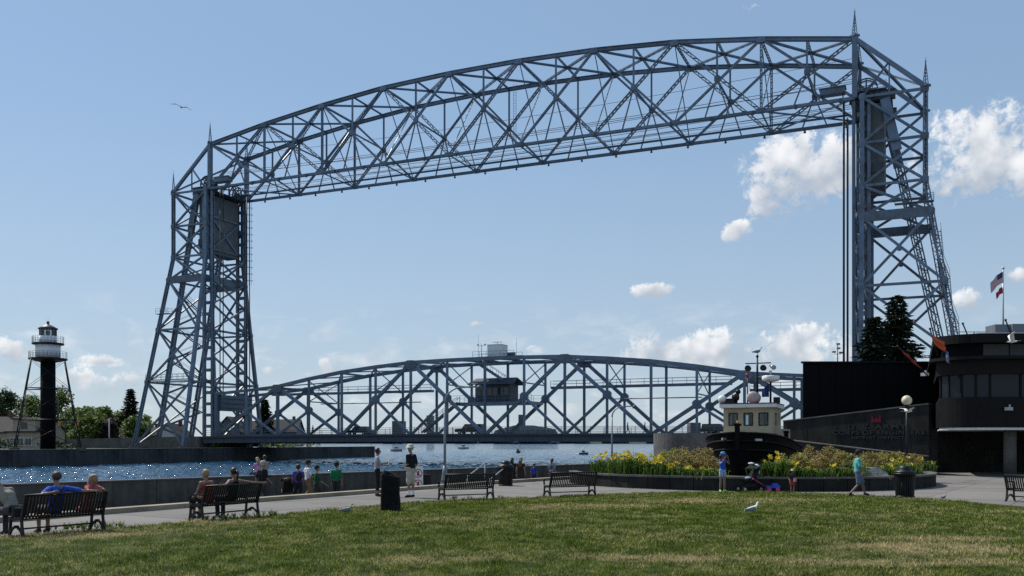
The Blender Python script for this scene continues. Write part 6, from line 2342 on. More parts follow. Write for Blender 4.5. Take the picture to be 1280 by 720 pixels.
def lawn_pt(x, y):
    D = EYE * FPX / (y - HY)
    for _ in range(6):
        D = (EYE - lawn_z(gx(x, D), D)) * FPX / (y - HY)
    X_ = gx(x, D)
    return (X_, D, lawn_z(X_, D) + .02)
gull_standing(lawn_pt(940, 645.5), R(-72), .85, 'white gull with grey wings standing on the lawn')
gull_standing(lawn_pt(433, 645), R(-78), .75, 'darker gull standing on the lawn edge left of the stone', 'gull_grey')
mp = tug.matrix_basis @ Vector((.36, 3.3, RZ + 2.3))
gull_standing(tuple(mp), R(-90), .95, 'gull perched on top of the tug mast', 'gull_grey')
gull_standing((gx(1179.5, 31.5), 31.5, .0), R(-60), .6, 'small dark bird on the path right of the bin', 'gull_grey')
def gull_flying(loc, rz, span, lb, dih=(.35, -.15), pitch=0, wing_m='gull_grey', roll=0):
    T = empty('flying_gull', loc, 0, label=lb, cat='bird', group='gulls')
    T.rotation_euler = Euler((pitch, roll, rz), 'XYZ')
    k = span / 1.3
    mb = MB()
    loft(mb, [((0, -.22 * k, 0), .02 * k, .012 * k), ((0, -.12 * k, 0), .055 * k, .05 * k), ((0, .05 * k, 0), .07 * k, .068 * k), ((0, .16 * k, .015 * k), .05 * k, .05 * k), ((0, .22 * k, .02 * k), .036 * k, .036 * k), ((0, .27 * k, .015 * k), .014 * k, .014 * k)])
    mb.build('body', MT['gull_white'], T)
    MB().tube([(0, .26 * k, .014 * k), (0, .32 * k, .006 * k)], [.012 * k, .004 * k], 5).build('beak', MT['beak'], T)
    MB().add([(-.02 * k, -.2 * k, 0), (.02 * k, -.2 * k, 0), (.07 * k, -.36 * k, 0), (-.07 * k, -.36 * k, 0), (-.02 * k, -.2 * k, .012 * k), (.02 * k, -.2 * k, .012 * k), (.07 * k, -.36 * k, .008 * k), (-.07 * k, -.36 * k, .008 * k)],
             [(3, 2, 1, 0), (4, 5, 6, 7), (0, 1, 5, 4), (1, 2, 6, 5), (2, 3, 7, 6), (3, 0, 4, 7)]).build('tail', MT['gull_white'], T)
    for s in (-1, 1):
        w = MB()
        st_ = [(0.04, .10, -.09, 0), (.22, .15, -.06, .22 * math.tan(dih[0])), (.34, .16, -.03, .34 * math.tan(dih[0])), (.52, .09, -.05, .34 * math.tan(dih[0]) + .18 * math.tan(dih[1])), (.66, -.03, -.07, .34 * math.tan(dih[0]) + .32 * math.tan(dih[1]))]
        vs, fs = [], []
        for (x, y0, y1, z) in st_:
            vs += [(s * x * k, y0 * k, z * k), (s * x * k, y1 * k, z * k), (s * x * k, y1 * k, z * k + .006 * k), (s * x * k, y0 * k, z * k + .016 * k)]
        for i in range(4):
            for j in range(4):
                f = (i * 4 + j, i * 4 + (j + 1) % 4, (i + 1) * 4 + (j + 1) % 4, (i + 1) * 4 + j)
                fs.append(f if s > 0 else f[::-1])
        w.add(vs, fs, 0, True)
        w.build('wing', MT[wing_m], T)
    return T
gull_flying(tuple(px(226.5, 134, 52)), R(15), 1.15, 'gull gliding high in the sky above the far tower', (.3, -.35), pitch=.15, wing_m='gull_grey', roll=.22)
gull_flying(tuple(px(1134.5, 514.2, 47)), R(-80), 1.2, 'white gull flying just below the globe lamp', (.42, .1), wing_m='gull_white')
gull_flying(tuple(px(1266, 427, 46)), R(70), 1.25, 'white gull with raised wings in front of the museum roof', (.75, .35), pitch=-.1, wing_m='gull_white')

# ------------------------------------------------------------------ people
SKIN = mat('skin_light', (.25, .145, .10), .6, 0, .06, 8)
SKIN2 = mat('skin_tan', (.22, .125, .082), .6, 0, .06, 8)
_cloth = {}
def cloth(col):
    if col not in _cloth:
        _cloth[col] = mat('cloth', col, .85, 0, .22, 7, bump=.9, bscale=11, spec=.2)
    return _cloth[col]
HAIRM = {'brown': mat('brown_hair', (.045, .026, .016), .6, 0, .25, 14), 'dark': mat('dark_hair', (.014, .010, .008), .55, 0, .25, 14),
         'blond': mat('blond_hair', (.30, .20, .10), .6, 0, .2, 14), 'grey': mat('grey_hair', (.33, .32, .31), .7, 0, .15, 14), 'auburn': mat('auburn_hair', (.10, .045, .022), .6, 0, .25, 14)}

def cap_mesh(mb, a, b, ra, rb, n=10):
    """tapered capsule"""
    a, b = Vector(a), Vector(b)
    ax = b - a
    L = ax.length
    ax = ax.normalized() if L > 1e-6 else UZ
    u = ax.orthogonal().normalized()
    v = ax.cross(u)
    rings = []
    for k in (0, 1, 2):
        t = k / 3 * math.pi / 2
        rings.append((a - ax * ra * math.cos(t), max(ra * math.sin(t), .0005)))
    rings.append((a, ra)); rings.append((b, rb))
    for k in (2, 1, 0):
        t = k / 3 * math.pi / 2
        rings.append((b + ax * rb * math.cos(t), max(rb * math.sin(t), .0005)))
    vs, fs = [], []
    for (c, r) in rings:
        for k in range(n):
            th = 2 * math.pi * k / n
            vs.append(c + (u * math.cos(th) + v * math.sin(th)) * r)
    for i in range(len(rings) - 1):
        for k in range(n):
            fs.append((i * n + k, i * n + (k + 1) % n, (i + 1) * n + (k + 1) % n, (i + 1) * n + k))
    fs.append(tuple(reversed(range(n)))); fs.append(tuple((len(rings) - 1) * n + k for k in range(n)))
    mb.add(vs, fs, 0, True)

STAND = dict(pel=(0, 0, .97), wai=(0, .0, 1.12), che=(0, .01, 1.30), nkb=(0, -.01, 1.46), nkt=(0, .015, 1.54), hd=(0, .035, 1.645),
             shL=(-.185, 0, 1.42), shR=(.185, 0, 1.42), elL=(-.235, -.03, 1.13), elR=(.235, -.03, 1.13), wrL=(-.24, .06, .89), wrR=(.24, .06, .89),
             hpL=(-.09, 0, .93), hpR=(.09, 0, .93), knL=(-.10, .02, .50), knR=(.10, .02, .50), anL=(-.10, -.01, .085), anR=(.10, -.01, .085), toL=(-.12, .14, .035), toR=(.12, .14, .035))
WALK = dict(STAND, knL=(-.10, .20, .53), anL=(-.10, .30, .12), toL=(-.11, .44, .09), knR=(.09, .03, .50), anR=(.09, -.30, .14), toR=(.10, -.19, .04),
            elL=(-.23, -.12, 1.14), wrL=(-.22, -.10, .90), elR=(.23, .03, 1.14), wrR=(.20, .24, .98))
def sit(lean=-.12, seat=.43):
    z = seat + .10
    P = dict(pel=(0, 0, z + .02), wai=(0, lean * .3, z + .17), che=(0, lean * .7, z + .36), nkb=(0, lean, z + .51), nkt=(0, lean + .02, z + .59), hd=(0, lean + .04, z + .695),
             hpL=(-.09, .02, z), hpR=(.09, .02, z), knL=(-.11, .44, z + .02), knR=(.11, .44, z + .02), anL=(-.11, .40, .09), anR=(.11, .44, .09), toL=(-.12, .55, .035), toR=(.12, .59, .035))
    P.update(shL=(-.185, lean, z + .47), shR=(.185, lean, z + .47), elL=(-.23, lean + .10, z + .20), elR=(.23, lean + .10, z + .20), wrL=(-.14, .30, z + .12), wrR=(.14, .30, z + .12))
    return P

def human(label, loc, rz, H=1.75, pose=STAND, skin=SKIN, shirt=(.3, .3, .3), pants=(.05, .05, .06), shoes=(.03, .03, .03), sleeve=.55, leg=1.0, hair='brown', style='short', hat=None,
          socks=None, vox=.021, slim=1.0, headrot=0.0, extra=None, group=None, skirt=False, base_h=1.75, tank=False):
    k = H / base_h
    J = {n: Vector(p) * k for n, p in pose.items()}
    seat_fix = 0.0
    root = empty('person', loc, rz, label=label, cat='person', group=group)
    caps = []          # (tag, a, b, ra, rb)
    def C(tg, a, b, ra, rb): caps.append((tg, Vector(a), Vector(b), ra * k, rb * k))
    rgt = (J['shR'] - J['shL']).normalized()
    # torso
    s = slim
    for sg in (-1, 1):
        o = rgt * (.07 * k * sg * s)
        C('shirt', J['pel'] + o * .9, J['wai'] + o * .75, .108 * s, .100 * s)
        C('shirt', J['wai'] + o * .75, J['che'] + o, .100 * s, .110 * s)
        C('shirt', J['che'] + o, J['nkb'] + o * .8 - Vector((0, 0, .075 * k)), .110 * s, .078 * s)
    C('skin' if tank else 'shirt', J['shL'], J['shR'], .058, .058)
    C('skin', J['nkb'] - Vector((0, 0, .02)), J['nkt'], .056, .05)
    # head: skull, jaw, nose, ears
    hq = J['hd']
    ang_ = headrot
    fwd = Vector((math.sin(-ang_) * 1.0, math.cos(ang_), 0))
    rt = Vector((fwd.y, -fwd.x, 0))
    C('skin', hq + Vector((0, 0, .035)) * k - fwd * .02 * k, hq + Vector((0, 0, .02)) * k + fwd * .015 * k, .088, .082)
    C('skin', hq + Vector((0, 0, -.03)) * k + fwd * .02 * k, hq + Vector((0, 0, -.075)) * k + fwd * .035 * k, .066, .042)
    C('skin', hq + fwd * .092 * k + Vector((0, 0, .01)) * k, hq + fwd * .108 * k - Vector((0, 0, .02)) * k, .011, .016)
    for sg in (-1, 1):
        C('skin', hq + rt * (.083 * k * sg) + Vector((0, 0, .015)) * k, hq + rt * (.088 * k * sg) - Vector((0, 0, .02)) * k, .014, .012)
    # arms
    for L_ in 'LR':
        a, b, c = J['sh' + L_], J['el' + L_], J['wr' + L_]
        C('skin', a, b, .048 * s, .038 * s)
        C('skin', b, c, .038 * s, .026)
        hd_ = (c - b).normalized()
        C('skin', c, c + hd_ * .075 * k, .026, .033)
        if sleeve > 0:
            if sleeve <= 1: C('shirt', a, a.lerp(b, sleeve), .062 * s, .060 * s)
            else:
                C('shirt', a, b, .060 * s, .052 * s); C('shirt', b, b.lerp(c, sleeve - 1), .050 * s, .042)
        h, kn, an, to = J['hp' + L_], J['kn' + L_], J['an' + L_], J['to' + L_]
        C('skin', h, kn, .078 * s, .054)
        C('skin', kn, kn.lerp(an, .35), .052, .054); C('skin', kn.lerp(an, .35), an, .054, .036)
        C('pants', h + Vector((0, 0, .02)) * k, h.lerp(kn, min(1, leg * 2)), .098 * s, (.075 if leg > .5 else .094) * s)
        if leg > .5: C('pants', kn, kn.lerp(an, (leg - .5) * 2), .068, .058)
        if socks: C('socks', kn.lerp(an, .62), an, .048, .042)
        heel = an + (an - to).normalized() * .03 * k
        heel.z = min(an.z, to.z + .02 * k)
        C('shoes', heel, to, .042, .038)
        C('shoes', an, to.lerp(an, .35), .044, .04)
    C('pants', J['hpL'] + Vector((0, 0, .03)) * k, J['hpR'] + Vector((0, 0, .03)) * k, .112 * s, .112 * s)
    if skirt:
        C('shirt', J['pel'], J['pel'] - Vector((0, 0, .12 * k)), .14, .16)
    mb = MB()
    for (tg, a, b, ra, rb) in caps: cap_mesh(mb, a, b, ra, rb)
    me = bpy.data.meshes.new('person_raw')
    me.from_pydata([tuple(v) for v in mb.v], [], mb.f)
    ob = bpy.data.objects.new('person_raw', me)
    COL.objects.link(ob)
    m1 = ob.modifiers.new('r', 'REMESH'); m1.mode = 'VOXEL'; m1.voxel_size = vox * max(.75, k)
    m2 = ob.modifiers.new('s', 'SMOOTH'); m2.factor = .5; m2.iterations = 2
    dg = bpy.context.evaluated_depsgraph_get()
    dg.update()
    me2 = bpy.data.meshes.new_from_object(ob.evaluated_get(dg))
    bpy.data.objects.remove(ob); bpy.data.meshes.remove(me)
    nV, nF = len(me2.vertices), len(me2.polygons)
    co = np.zeros(nV * 3); me2.vertices.foreach_get('co', co); co = co.reshape(-1, 3)
    cen = np.zeros(nF * 3); me2.polygons.foreach_get('center', cen); cen = cen.reshape(-1, 3)
    faces = [tuple(p.vertices) for p in me2.polygons]
    bpy.data.meshes.remove(me2)
    best = np.full(nF, 1e9); tagi = np.zeros(nF, dtype=int)
    TG = ['skin', 'shirt', 'pants', 'shoes', 'socks', 'ink']
    for (tg, a, b, ra, rb) in caps:
        A_, B_ = np.array(a), np.array(b)
        d = B_ - A_
        L2 = max(1e-9, d @ d)
        t = np.clip(((cen - A_) @ d) / L2, 0, 1)
        dist = np.linalg.norm(cen - (A_ + t[:, None] * d), axis=1) - (ra + (rb - ra) * t)
        if tg in ('shirt',): dist -= .004
        m_ = dist < best
        best[m_] = dist[m_]; tagi[m_] = TG.index(tg)
    # shirt hem falls over the waist of the trousers
    out = MB()
    out.v = [tuple(p) for p in co]; out.f = faces; out.mi = [int(q) for q in tagi]; out.sm = [True] * nF
    # fingers and thumb, eyes and mouth
    for L_ in 'LR':
        b, c = J['el' + L_], J['wr' + L_]
        d = (c - b).normalized()
        sd = d.cross(Vector((0, 1, 0)) if abs(d.y) < .7 else UZ).normalized()
        nrm_ = d.cross(sd).normalized()
        kn_ = c + d * .085 * k
        for q, (of, ln) in enumerate(((-.025, .062), (-.009, .074), (.008, .07), (.024, .055))):
            p0 = kn_ + sd * of * k
            p1 = p0 + d * ln * .55 * k + nrm_ * .006 * k
            p2 = p1 + d * ln * .38 * k + nrm_ * .022 * k
            out.tube([p0, p1, p2], [.0085 * k, .008 * k, .0065 * k], 6, mi=0)
        p0 = c + d * .03 * k - sd * .028 * k
        out.tube([p0, p0 + (d * .6 - sd * .7).normalized() * .035 * k, p0 + (d * .9 - sd * .45).normalized() * .06 * k], [.011 * k, .0095 * k, .007 * k], 6, mi=0)
    for sg in (-1, 1):
        out.ball(hq + rt * (.031 * k * sg) + fwd * .088 * k + Vector((0, 0, .018)) * k, .011 * k, 6, 5, mi=5)
    out.bar(hq + fwd * .083 * k - rt * .022 * k - Vector((0, 0, .058)) * k, hq + fwd * .083 * k + rt * .022 * k - Vector((0, 0, .058)) * k, .008 * k, .008 * k, fwd, mi=5)
    mats = [skin, cloth(shirt), cloth(pants), cloth(shoes), cloth(socks or (.7, .7, .7)), MT['ink']]
    body = out.build('body', mats, root)
    # hair
    hm_ = HAIRM[hair]
    c = hq + Vector((0, 0, .045)) * k - fwd * .018 * k
    hb = MB()
    n_, m_ = 16, 11
    vs, fs = [], []
    for i in range(m_ + 1):
        ph = math.pi * i / m_
        for q in range(n_):
            th = 2 * math.pi * q / n_
            d = rt * (math.sin(ph) * math.cos(th)) + fwd * (math.sin(ph) * math.sin(th)) + UZ * math.cos(ph)
            r_ = .103 * k * (1 + .05 * mnoise.noise(d * 5 + Vector((H * 7, 0, 0))))
            fr = max(0, d.dot(fwd))
            drop = .95 if d.dot(fwd) < .15 else .55
            p = c + d * r_
            if d.z < 0: p.z = c.z + d.z * r_ * (drop if style != 'bob' or fr > .4 else 1.35)
            if fr > .5 and d.z < .45: p -= fwd * (.055 * k * (fr - .3))
            vs.append(p)
    for i in range(m_):
        for q in range(n_):
            fs.append((i * n_ + (q + 1) % n_, i * n_ + q, (i + 1) * n_ + q, (i + 1) * n_ + (q + 1) % n_))
    hb.add(vs, fs, 0, True)
    if style == 'long':
        for of in (-.045, -.015, .015, .045):
            hb.tube([c - fwd * .06 * k + rt * of * k, c - fwd * .10 * k - UZ * .13 * k + rt * of * 1.25 * k, c - fwd * .085 * k - UZ * .33 * k + rt * of * 1.15 * k, c - fwd * .075 * k - UZ * .44 * k + rt * of * .7 * k], [.045 * k, .045 * k, .035 * k, .012 * k], 8)
    if style == 'tail':
        hb.tube([c - fwd * .09 * k + UZ * .02 * k, c - fwd * .14 * k - UZ * .03 * k, c - fwd * .13 * k - UZ * .17 * k, c - fwd * .11 * k - UZ * .32 * k], [.028 * k, .036 * k, .034 * k, .010 * k], 8)
    hb.build('hair', hm_, root)
    if hat:
        kind, col = hat
        hc = hq + UZ * .085 * k - fwd * .006 * k
        ht = MB()
        if kind == 'cap':
            ht.lathe([(.114 * k, -.03 * k), (.113 * k, .01 * k), (.098 * k, .055 * k), (.06 * k, .082 * k), (0, .09 * k)], hc, 16)
            pts = []
            for i in range(7):
                a = -1.0 + 2.0 * i / 6
                pts.append(hc + (fwd * math.cos(a) * .19 + rt * math.sin(a) * .115) * k - UZ * .035 * k)
            pts += [hc + rt * .09 * k - UZ * .02 * k, hc - rt * .09 * k - UZ * .02 * k]
            ht.extrude(pts, UZ * .012 * k)
        else:
            ht.lathe([(.19 * k, -.035 * k), (.195 * k, -.03 * k), (.125 * k, -.01 * k), (.114 * k, .0), (.105 * k, .06 * k), (.08 * k, .09 * k), (0, .10 * k)], hc, 18)
        ht.build('hat', cloth(col), root)
    if extra: extra(root, J, k, fwd, rt)
    return root

def prom_pt(x, yfoot):
    D = EYE * FPX / (yfoot - HY)
    return (gx(x, D), D, 0.0)
def walk_pt(x, D): return (gx(x, D), D, -.5)
def facing(dx, dy): return math.atan2(-dx, dy)       # heading so that local +Y points to (dx, dy)
def bag(root, J, k, fwd, rt, col=(.02, .02, .022)):
    p = J['che'] - Vector((0, .19, .06)) * k
    b = MB().ball(p, (.15 * k, .10 * k, .22 * k), 12, 8)
    o = b.build('backpack', cloth(col), root)
    for sg in (-1, 1):
        MB().tube([J['nkb'] + Vector((sg * .10, -.10, -.02)) * k, J['nkb'] + Vector((sg * .11, .07, .0)) * k, J['che'] + Vector((sg * .13, .12, -.05)) * k, J['wai'] + Vector((sg * .12, -.1, 0)) * k], .014 * k, 6).build('strap', cloth(col), o)
def hold(size, col, hand='wrR', off=(0, .1, -.02), name='paper'):
    def f(root, J, k, fwd, rt):
        MB().box(J[hand] + Vector(off) * k, size, .2).build(name, cloth(col), root)
    return f

# --- on the first bench
def on_bench(i, x, y=0.0, turn=0.0):
    c, d, f = BENCH[i]
    p = c + d * x + f * y
    return (p.x, p.y, 0.0), math.atan2(d.y, d.x) + turn
P = sit(-.10)
P.update(elL=(-.44, -.26, .90), wrL=(-.30, -.36, .93), elR=(.46, -.33, .93), wrR=(.72, -.36, .92))
l, a = on_bench(0, -.12, -.06)
def strap1(root, J, k, fwd, rt):
    MB().tube([J['shR'] + Vector((-.06, -.04, .07)), J['che'] + Vector((0, -.15, 0)), J['pel'] + Vector((-.16, -.10, .08))], .018, 6).build('bag_strap', cloth((.02, .02, .02)), root)
human('man in bright blue shirt seated with arms spread along the bench back', l, a, 1.74, P, shirt=(.03, .09, .46), pants=(.10, .09, .07), leg=.45, sleeve=.75, hair='brown', extra=strap1)
P = sit(.05)
P.update(pel=(0, .06, .62), wai=(0, 0, .76), che=(0, -.08, .90), nkb=(0, -.14, 1.01), nkt=(0, -.17, 1.06), hd=(0, -.20, 1.13), hpL=(-.07, .06, .58), hpR=(.07, .06, .58), knL=(-.08, -.06, .48), knR=(.08, -.06, .48), anL=(-.08, .24, .50), anR=(.08, .24, .50), toL=(-.08, .32, .46), toR=(.08, .32, .46),
         shL=(-.13, -.14, .98), shR=(.13, -.14, .98), elL=(-.2, -.30, .92), elR=(.2, -.30, .93), wrL=(-.02, -.37, .925), wrR=(.05, -.37, .935))
l, a = on_bench(0, .72, .02)
human('fair haired child leaning over the bench back beside the blue shirted man', l, a, 1.30, {k_: v for k_, v in P.items()}, shirt=(.45, .12, .14), pants=(.3, .08, .1), hair='blond', style='long', headrot=math.pi * .92, base_h=1.30, slim=.72)
P = sit(.30)
P.update(hd=(-.12, .42, 1.20), nkt=(-.09, .36, 1.10), nkb=(-.06, .31, 1.03), che=(-.04, .2, .88), wai=(-.02, .08, .70), shL=(-.24, .30, .99), shR=(.13, .29, .99), elL=(-.30, .42, .74), wrL=(-.2, .60, .62), elR=(.22, .26, .74), wrR=(.26, .42, .52))
l, a = on_bench(0, -.80, .30)
human('grey haired person in cream top leaning forward at the leftmost bench end', l, a + .1, 1.72, P, shirt=(.26, .235, .19), pants=(.06, .06, .07), hair='grey', sleeve=.4, headrot=-1.2)
# --- second bench
P = sit(.06)
P.update(wrL=(-.12, .42, .64), wrR=(.10, .40, .64))
l, a = on_bench(1, -.52, .05)
human('fair haired woman in red tank top seated beside the ponytailed woman', l, a, 1.66, P, skin=SKIN, shirt=(.30, .03, .03), pants=(.012, .012, .014), leg=.75, sleeve=0, tank=True, hair='blond', style='bob', slim=.95, headrot=.35, shoes=(.03, .03, .03))
P = sit(-.12)
P.update(elL=(-.46, -.30, .93), wrL=(-.66, -.37, .93), elR=(.47, -.31, .95), wrR=(.75, -.37, .935))
l, a = on_bench(1, .16, -.06)
human('woman with dark ponytail seated with bare arms spread along the bench back', l, a, 1.70, P, skin=SKIN, shirt=(.014, .013, .014), pants=(.02, .02, .022), sleeve=0, tank=True, hair='dark', style='tail', slim=.95, shoes=(.5, .5, .52))
# --- walkers on the lower walk
BK = facing(.6, .79)
human('man in black striped shirt and cap striding beside the canal wall', walk_pt(328, 35.2), facing(.55, .8), 1.72, WALK, shirt=(.012, .012, .014), pants=(.03, .03, .035), hair='grey', hat=('cap', (.35, .35, .34)), sleeve=.8)
def wall_seat(x):
    r = (x - CX) / FPX
    s_ = (r * WALL_A.y - WALL_A.x) / (wd.x - r * wd.y)
    p = WALL_A + wd * s_
    return p
wrz = math.atan2(wd.y, wd.x)
for (x, H, lb, sh_, hr, sty, slm) in ((322, 1.45, 'fair haired girl in pink and lilac sitting on the canal wall', (.55, .25, .5), 'blond', 'long', .85), (331.5, 1.62, 'dark haired boy in grey vest sitting on the canal wall', (.22, .24, .22), 'dark', 'short', .9)):
    p = wall_seat(x)
    P = sit(.0)
    human(lb, (p.x, p.y, .55 - .43 * H / 1.75), wrz, H, P, shirt=sh_, pants=(.08, .09, .14), hair=hr, style=sty, slim=slm, sleeve=.3)
human('woman in purple shirt with black backpack pushing a stroller by the wall', walk_pt(373, 36.6), facing(-.35, .9), 1.58, dict(WALK, wrL=(-.2, .38, 1.0), wrR=(.2, .38, 1.0), elL=(-.24, .1, 1.12), elR=(.24, .1, 1.12)), shirt=(.10, .06, .42), pants=(.02, .02, .03), hair='dark', style='bob', extra=bag)
human('man in white polo shirt and dark cap walking by the wall', walk_pt(384.5, 38.0), facing(.8, .6), 1.70, WALK, shirt=(.66, .67, .70), pants=(.22, .14, .07), hair='dark', hat=('cap', (.02, .02, .025)), sleeve=.8)
human('boy in dark green shirt leaning forward with hand out by the wall', walk_pt(395.5, 36.4), facing(.95, .3), 1.52, dict(WALK, wrR=(.2, .42, .92), elR=(.22, .18, 1.08)), shirt=(.015, .07, .03), pants=(.03, .03, .03), hair='dark', hat=('cap', (.02, .02, .02)), sleeve=.8)
human('man in bright green shirt standing apart, last of the group by the wall', walk_pt(420.5, 37.4), facing(.25, .95), 1.62, STAND, shirt=(.01, .16, .06), pants=(.03, .03, .035), hair='dark', hat=('cap', (.015, .015, .015)), sleeve=.9)
# --- the standing couple
def glasses_(root, J, k, fwd, rt):
    h = J['hd'] + UZ * .02 * k + fwd * .095 * k
    MB().bar(h - rt * .06 * k, h + rt * .06 * k, .012, .028, fwd).build('sunglasses', MT['ink'], root)
P = dict(STAND, elL=(-.25, -.02, 1.14), wrL=(-.08, .24, 1.16), elR=(.25, .02, 1.15), wrR=(.16, .30, 1.24))
human('woman in grey top and black three-quarter trousers standing by the dark stone', prom_pt(471.5, 620.5), facing(.9, .25), 1.74, P, shirt=(.30, .31, .36), pants=(.012, .012, .013), leg=.80, sleeve=.45, hair='dark', style='bob', slim=.95, extra=hold((.09, .03, .16), (.7, .7, .7), 'wrR', (.02, .1, .02), 'paper_cup'))
P = dict(STAND, elL=(-.22, -.05, 1.14), wrL=(-.14, .2, 1.05), elR=(.24, -.04, 1.13), wrR=(.2, .1, .92))
human('man in white bucket hat, black shirt, cream shorts and white socks', prom_pt(513.8, 622), facing(-.75, .55), 1.84, P, shirt=(.012, .012, .014), pants=(.42, .39, .32), leg=.46, sleeve=.8, hair='grey', hat=('bucket', (.55, .53, .46)), socks=(.72, .72, .72), shoes=(.015, .015, .015))
# --- by the steps
human('woman with long dark hair in black looking over the wall behind the bin', walk_pt(640, 47), facing(.1, 1), 1.66, STAND, shirt=(.015, .014, .015), pants=(.02, .02, .025), hair='dark', style='long')
human('woman with long fair hair in black beside the steps', walk_pt(651, 46.5), facing(.35, .9), 1.66, STAND, shirt=(.03, .022, .02), pants=(.03, .03, .03), hair='auburn', style='long', sleeve=.2)
human('small child in blue shirt at the canal wall', walk_pt(667.5, 50), facing(.3, .95), 1.30, STAND, shirt=(.03, .06, .28), pants=(.02, .025, .06), hair='dark', slim=.9)
human('person in pale blue top with small bag at the canal wall', walk_pt(690, 50.5), facing(.5, .85), 1.56, STAND, shirt=(.20, .26, .40), pants=(.05, .06, .12), hair='brown', style='tail', extra=lambda r_, J, k, f_, t_: bag(r_, J, k * .7, f_, t_, (.12, .07, .06)))
# --- in front of the planter
P = dict(STAND, elL=(-.25, .16, 1.26), wrL=(-.10, .24, 1.52), elR=(.27, .16, 1.27), wrR=(.12, .24, 1.50), anL=(-.14, 0, .085), anR=(.15, 0, .085), toL=(-.19, .13, .035), toR=(.22, .13, .035), knL=(-.12, .02, .5), knR=(.13, .02, .5))
def cam_(root, J, k, fwd, rt):
    MB().box(J['hd'] + fwd * .17 * k, (.13 * k, .07 * k, .09 * k), math.atan2(fwd.y, fwd.x) - math.pi / 2).build('camera', MT['black'], root)
human('girl in blue vest, pale shorts and blue cap raising a camera to her face', prom_pt(903, 615.2), facing(.55, -.8), 1.55, P, skin=SKIN2, shirt=(.03, .10, .52), pants=(.30, .45, .62), leg=.2, sleeve=.12, hair='dark', style='long', hat=('cap', (.10, .26, .55)), shoes=(.30, .62, .20), slim=.9, extra=cam_)
P = dict(STAND, elL=(-.26, .0, 1.15), wrL=(-.14, .16, 1.02), wrR=(.22, .12, .92))
human('toddler in straw hat, dark top and red shorts before the planter', prom_pt(990.5, 617.2), facing(-.1, -1), .92, P, shirt=(.03, .03, .04), pants=(.42, .06, .06), leg=.3, sleeve=.6, hair='blond', hat=('bucket', (.55, .45, .26)), slim=1.15, shoes=(.04, .03, .03), vox=.017, extra=hold((.10, .05, .14), (.5, .3, .32), 'wrL', (0, .06, 0), 'pouch'))
P = dict(WALK, elR=(.24, .04, 1.13), wrR=(.17, .30, 1.10), elL=(-.24, -.06, 1.13), wrL=(-.2, .18, 1.06))
human('man in turquoise shirt, grey shorts and cap walking with a paper in hand', prom_pt(1072, 621.2), facing(.98, -.1), 1.66, P, skin=SKIN2, shirt=(.10, .40, .38), pants=(.14, .16, .23), leg=.45, sleeve=.85, hair='dark', hat=('cap', (.035, .035, .04)), shoes=(.015, .015, .015), slim=1.12, extra=hold((.26, .2, .02), (.75, .75, .75), 'wrR', (0, .12, .02)))
# --- walkers far off on the bridge deck
for (xp, lb, col) in ((784.5, 'tiny dark walker on the bridge sidewalk right of midspan, left of two', (.02, .02, .02)), (806, 'tiny walker on the bridge sidewalk near the second lamp, right of two', (.05, .05, .06)), (391, 'tiny walker on the bridge sidewalk in the left part of the span', (.03, .03, .04))):
    r = (xp - CX) / FPX
    X0, Y0 = BR.x + BN.x * -1.1, BR.y + BN.y * -1.1
    u = (X0 - r * Y0) / (r * BD.y - BD.x)
    p = BR + BD * u + BN * -1.1
    human(lb, (p.x, p.y, deck_z(u)), math.atan2(BD.y, BD.x) + math.pi / 2, 1.75, WALK, shirt=col, pants=(.03, .03, .04), vox=.034)

# ------------------------------------------------------------------ strollers and the toy wagon
def stroller(loc, rz, label, col=(.012, .012, .014), blanket=None):
    T = empty('stroller', loc, rz, label=label, cat='stroller', group='strollers')
    fr = MB()
    for s in (-.24, .24):
        fr.tube([(s, -.42, 1.02), (s, -.1, .62), (s, .38, .12)], .014, 6)
        fr.tube([(s, -.12, .60), (s, -.36, .12)], .014, 6)
    fr.tube([(-.24, -.42, 1.02), (.24, -.42, 1.02)], .018, 6)
    fr.build('frame', MT['black'], T)
    MB().extrude([(-.21, -.16, .48), (-.21, .22, .40), (-.21, .26, .50), (-.21, -.10, .58), (-.21, -.30, .95), (-.21, -.36, .93)], (.42, 0, 0)).build('seat', cloth(col), T)
    hood = MB()
    vs, fs = [], []
    for i in range(8):
        a = math.pi * (.15 + .75 * i / 7)
        for j in range(5):
            x = -.22 + .44 * j / 4
            r_ = .30 * (1 - .12 * abs(j - 2))
            vs.append((x, -.16 + math.cos(a) * r_, .80 + math.sin(a) * r_))
    for i in range(7):
        for j in range(4): fs.append((i * 5 + j, i * 5 + j + 1, (i + 1) * 5 + j + 1, (i + 1) * 5 + j))
    hood.add(vs, fs, 0, True)
    hood.build('hood', cloth(col), T)
    MB().box((0, -.05, .25), (.36, .34, .14)).build('basket', cloth((.02, .02, .022)), T)
    for s in (-.25, .25):
        for y in (.38, -.37):
            w = MB().tube([(s - .02, y, .11), (s + .02, y, .11)], .11, 14).build('wheel', MT['rubber'], T)
            MB().tube([(s - .024, y, .11), (s + .024, y, .11)], .06, 10).build('hub', MT['rail'], w)
    if blanket:
        for (c, r_, col2) in blanket:
            MB().ball(c, r_, 12, 8).build('bundle', cloth(col2), T)
    return T
stroller(prom_pt(937, 614.3), facing(-.9, -.3), 'black stroller loaded with pale bags in front of the tug', blanket=[((.0, -.30, 1.0), (.16, .12, .10), (.5, .55, .66)), ((.05, -.1, 1.12), (.17, .10, .05), (.45, .48, .62)), ((.18, -.46, .78), (.15, .12, .15), (.72, .72, .72)), ((.1, .0, .52), (.16, .16, .08), (.22, .30, .50))])
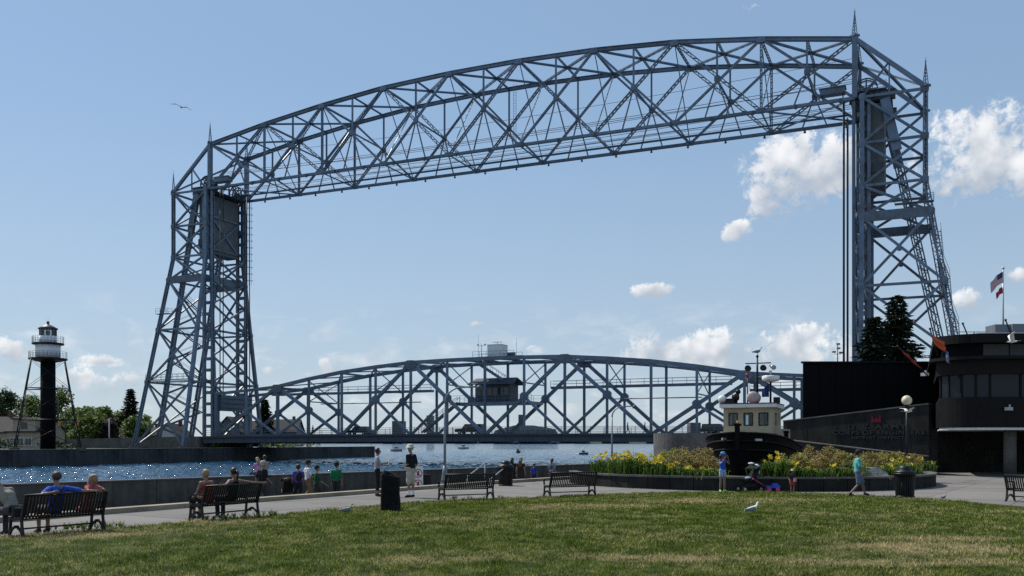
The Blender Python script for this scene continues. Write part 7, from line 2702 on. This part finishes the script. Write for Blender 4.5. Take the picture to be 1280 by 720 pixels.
stroller(walk_pt(358, 37.2), facing(-.5, .8), 'black stroller pushed by the woman in purple')
loc = prom_pt(961, 613.8)
T = empty('toy_wagon', (loc[0], loc[1] - .5, 0), .1, label='small blue and pink toy wagon with long pink handle', cat='toy')
MT['toy_blue'] = mat('toy_blue', (.03, .10, .60), .4)
MT['toy_pink'] = mat('toy_pink', (.65, .04, .20), .4)
MB().box((0, 0, .20), (.52, .26, .10), tx=1.12, ty=1.12).box((.1, 0, .29), (.22, .18, .08)).build('tub', MT['toy_blue'], T)
for s in (-.17, .17):
    for y in (-.13, .13):
        MB().tube([(s, y - .02, .085), (s, y + .02, .085)], .085, 12).build('wheel', MT['toy_pink'], T)
MB().tube([(-.27, 0, .2), (-.75, .02, .5), (-.82, .02, .52)], .016, 6).tube([(-.80, -.06, .51), (-.80, .1, .51)], .014, 6).build('handle', MT['toy_pink'], T)
# small black handbag resting on the first bench
l, a = on_bench(0, -.80, .16)
hb_ = MB().box((0, 0, .52), (.30, .20, .16), taper=.8).tube([(-.1, 0, .6), (0, 0, .70), (.1, 0, .6)], .012, 6)
o = hb_.build('handbag', cloth((.03, .03, .035)), None, origin=(0, 0, 0), label='dark handbag on the left end of the first bench', cat='bag')
o.location = l; o.rotation_euler = (0, 0, a)
# ragged weeds at the lawn edge under the benches
rr = random.Random(12)
wm = MB()
for (x0, x1, y0, y1, n) in ((60, 155, 664, 661, 46), (255, 345, 652, 645.5, 40), (560, 640, 627, 624, 14)):
    for k in range(n):
        t = rr.random()
        x, y = lerp(x0, x1, t), lerp(y0, y1, t) + rr.uniform(-2, 1)
        D = EYE * FPX / (y - HY)
        c = Vector((gx(x, D), D, .03))
        for q in range(9):
            aa = rr.uniform(0, 6.28)
            d = Vector((math.cos(aa), math.sin(aa), 0))
            h_ = rr.uniform(.06, .17)
            wdt_ = d.cross(UZ) * .014
            wm.add([c - wdt_, c + wdt_, c + d * h_ * .7 + UZ * h_], [(0, 1, 2)])
wm.build('weeds', MT['lily'], kind='stuff', label='ragged weeds at the lawn edge under the benches', cat='weeds')
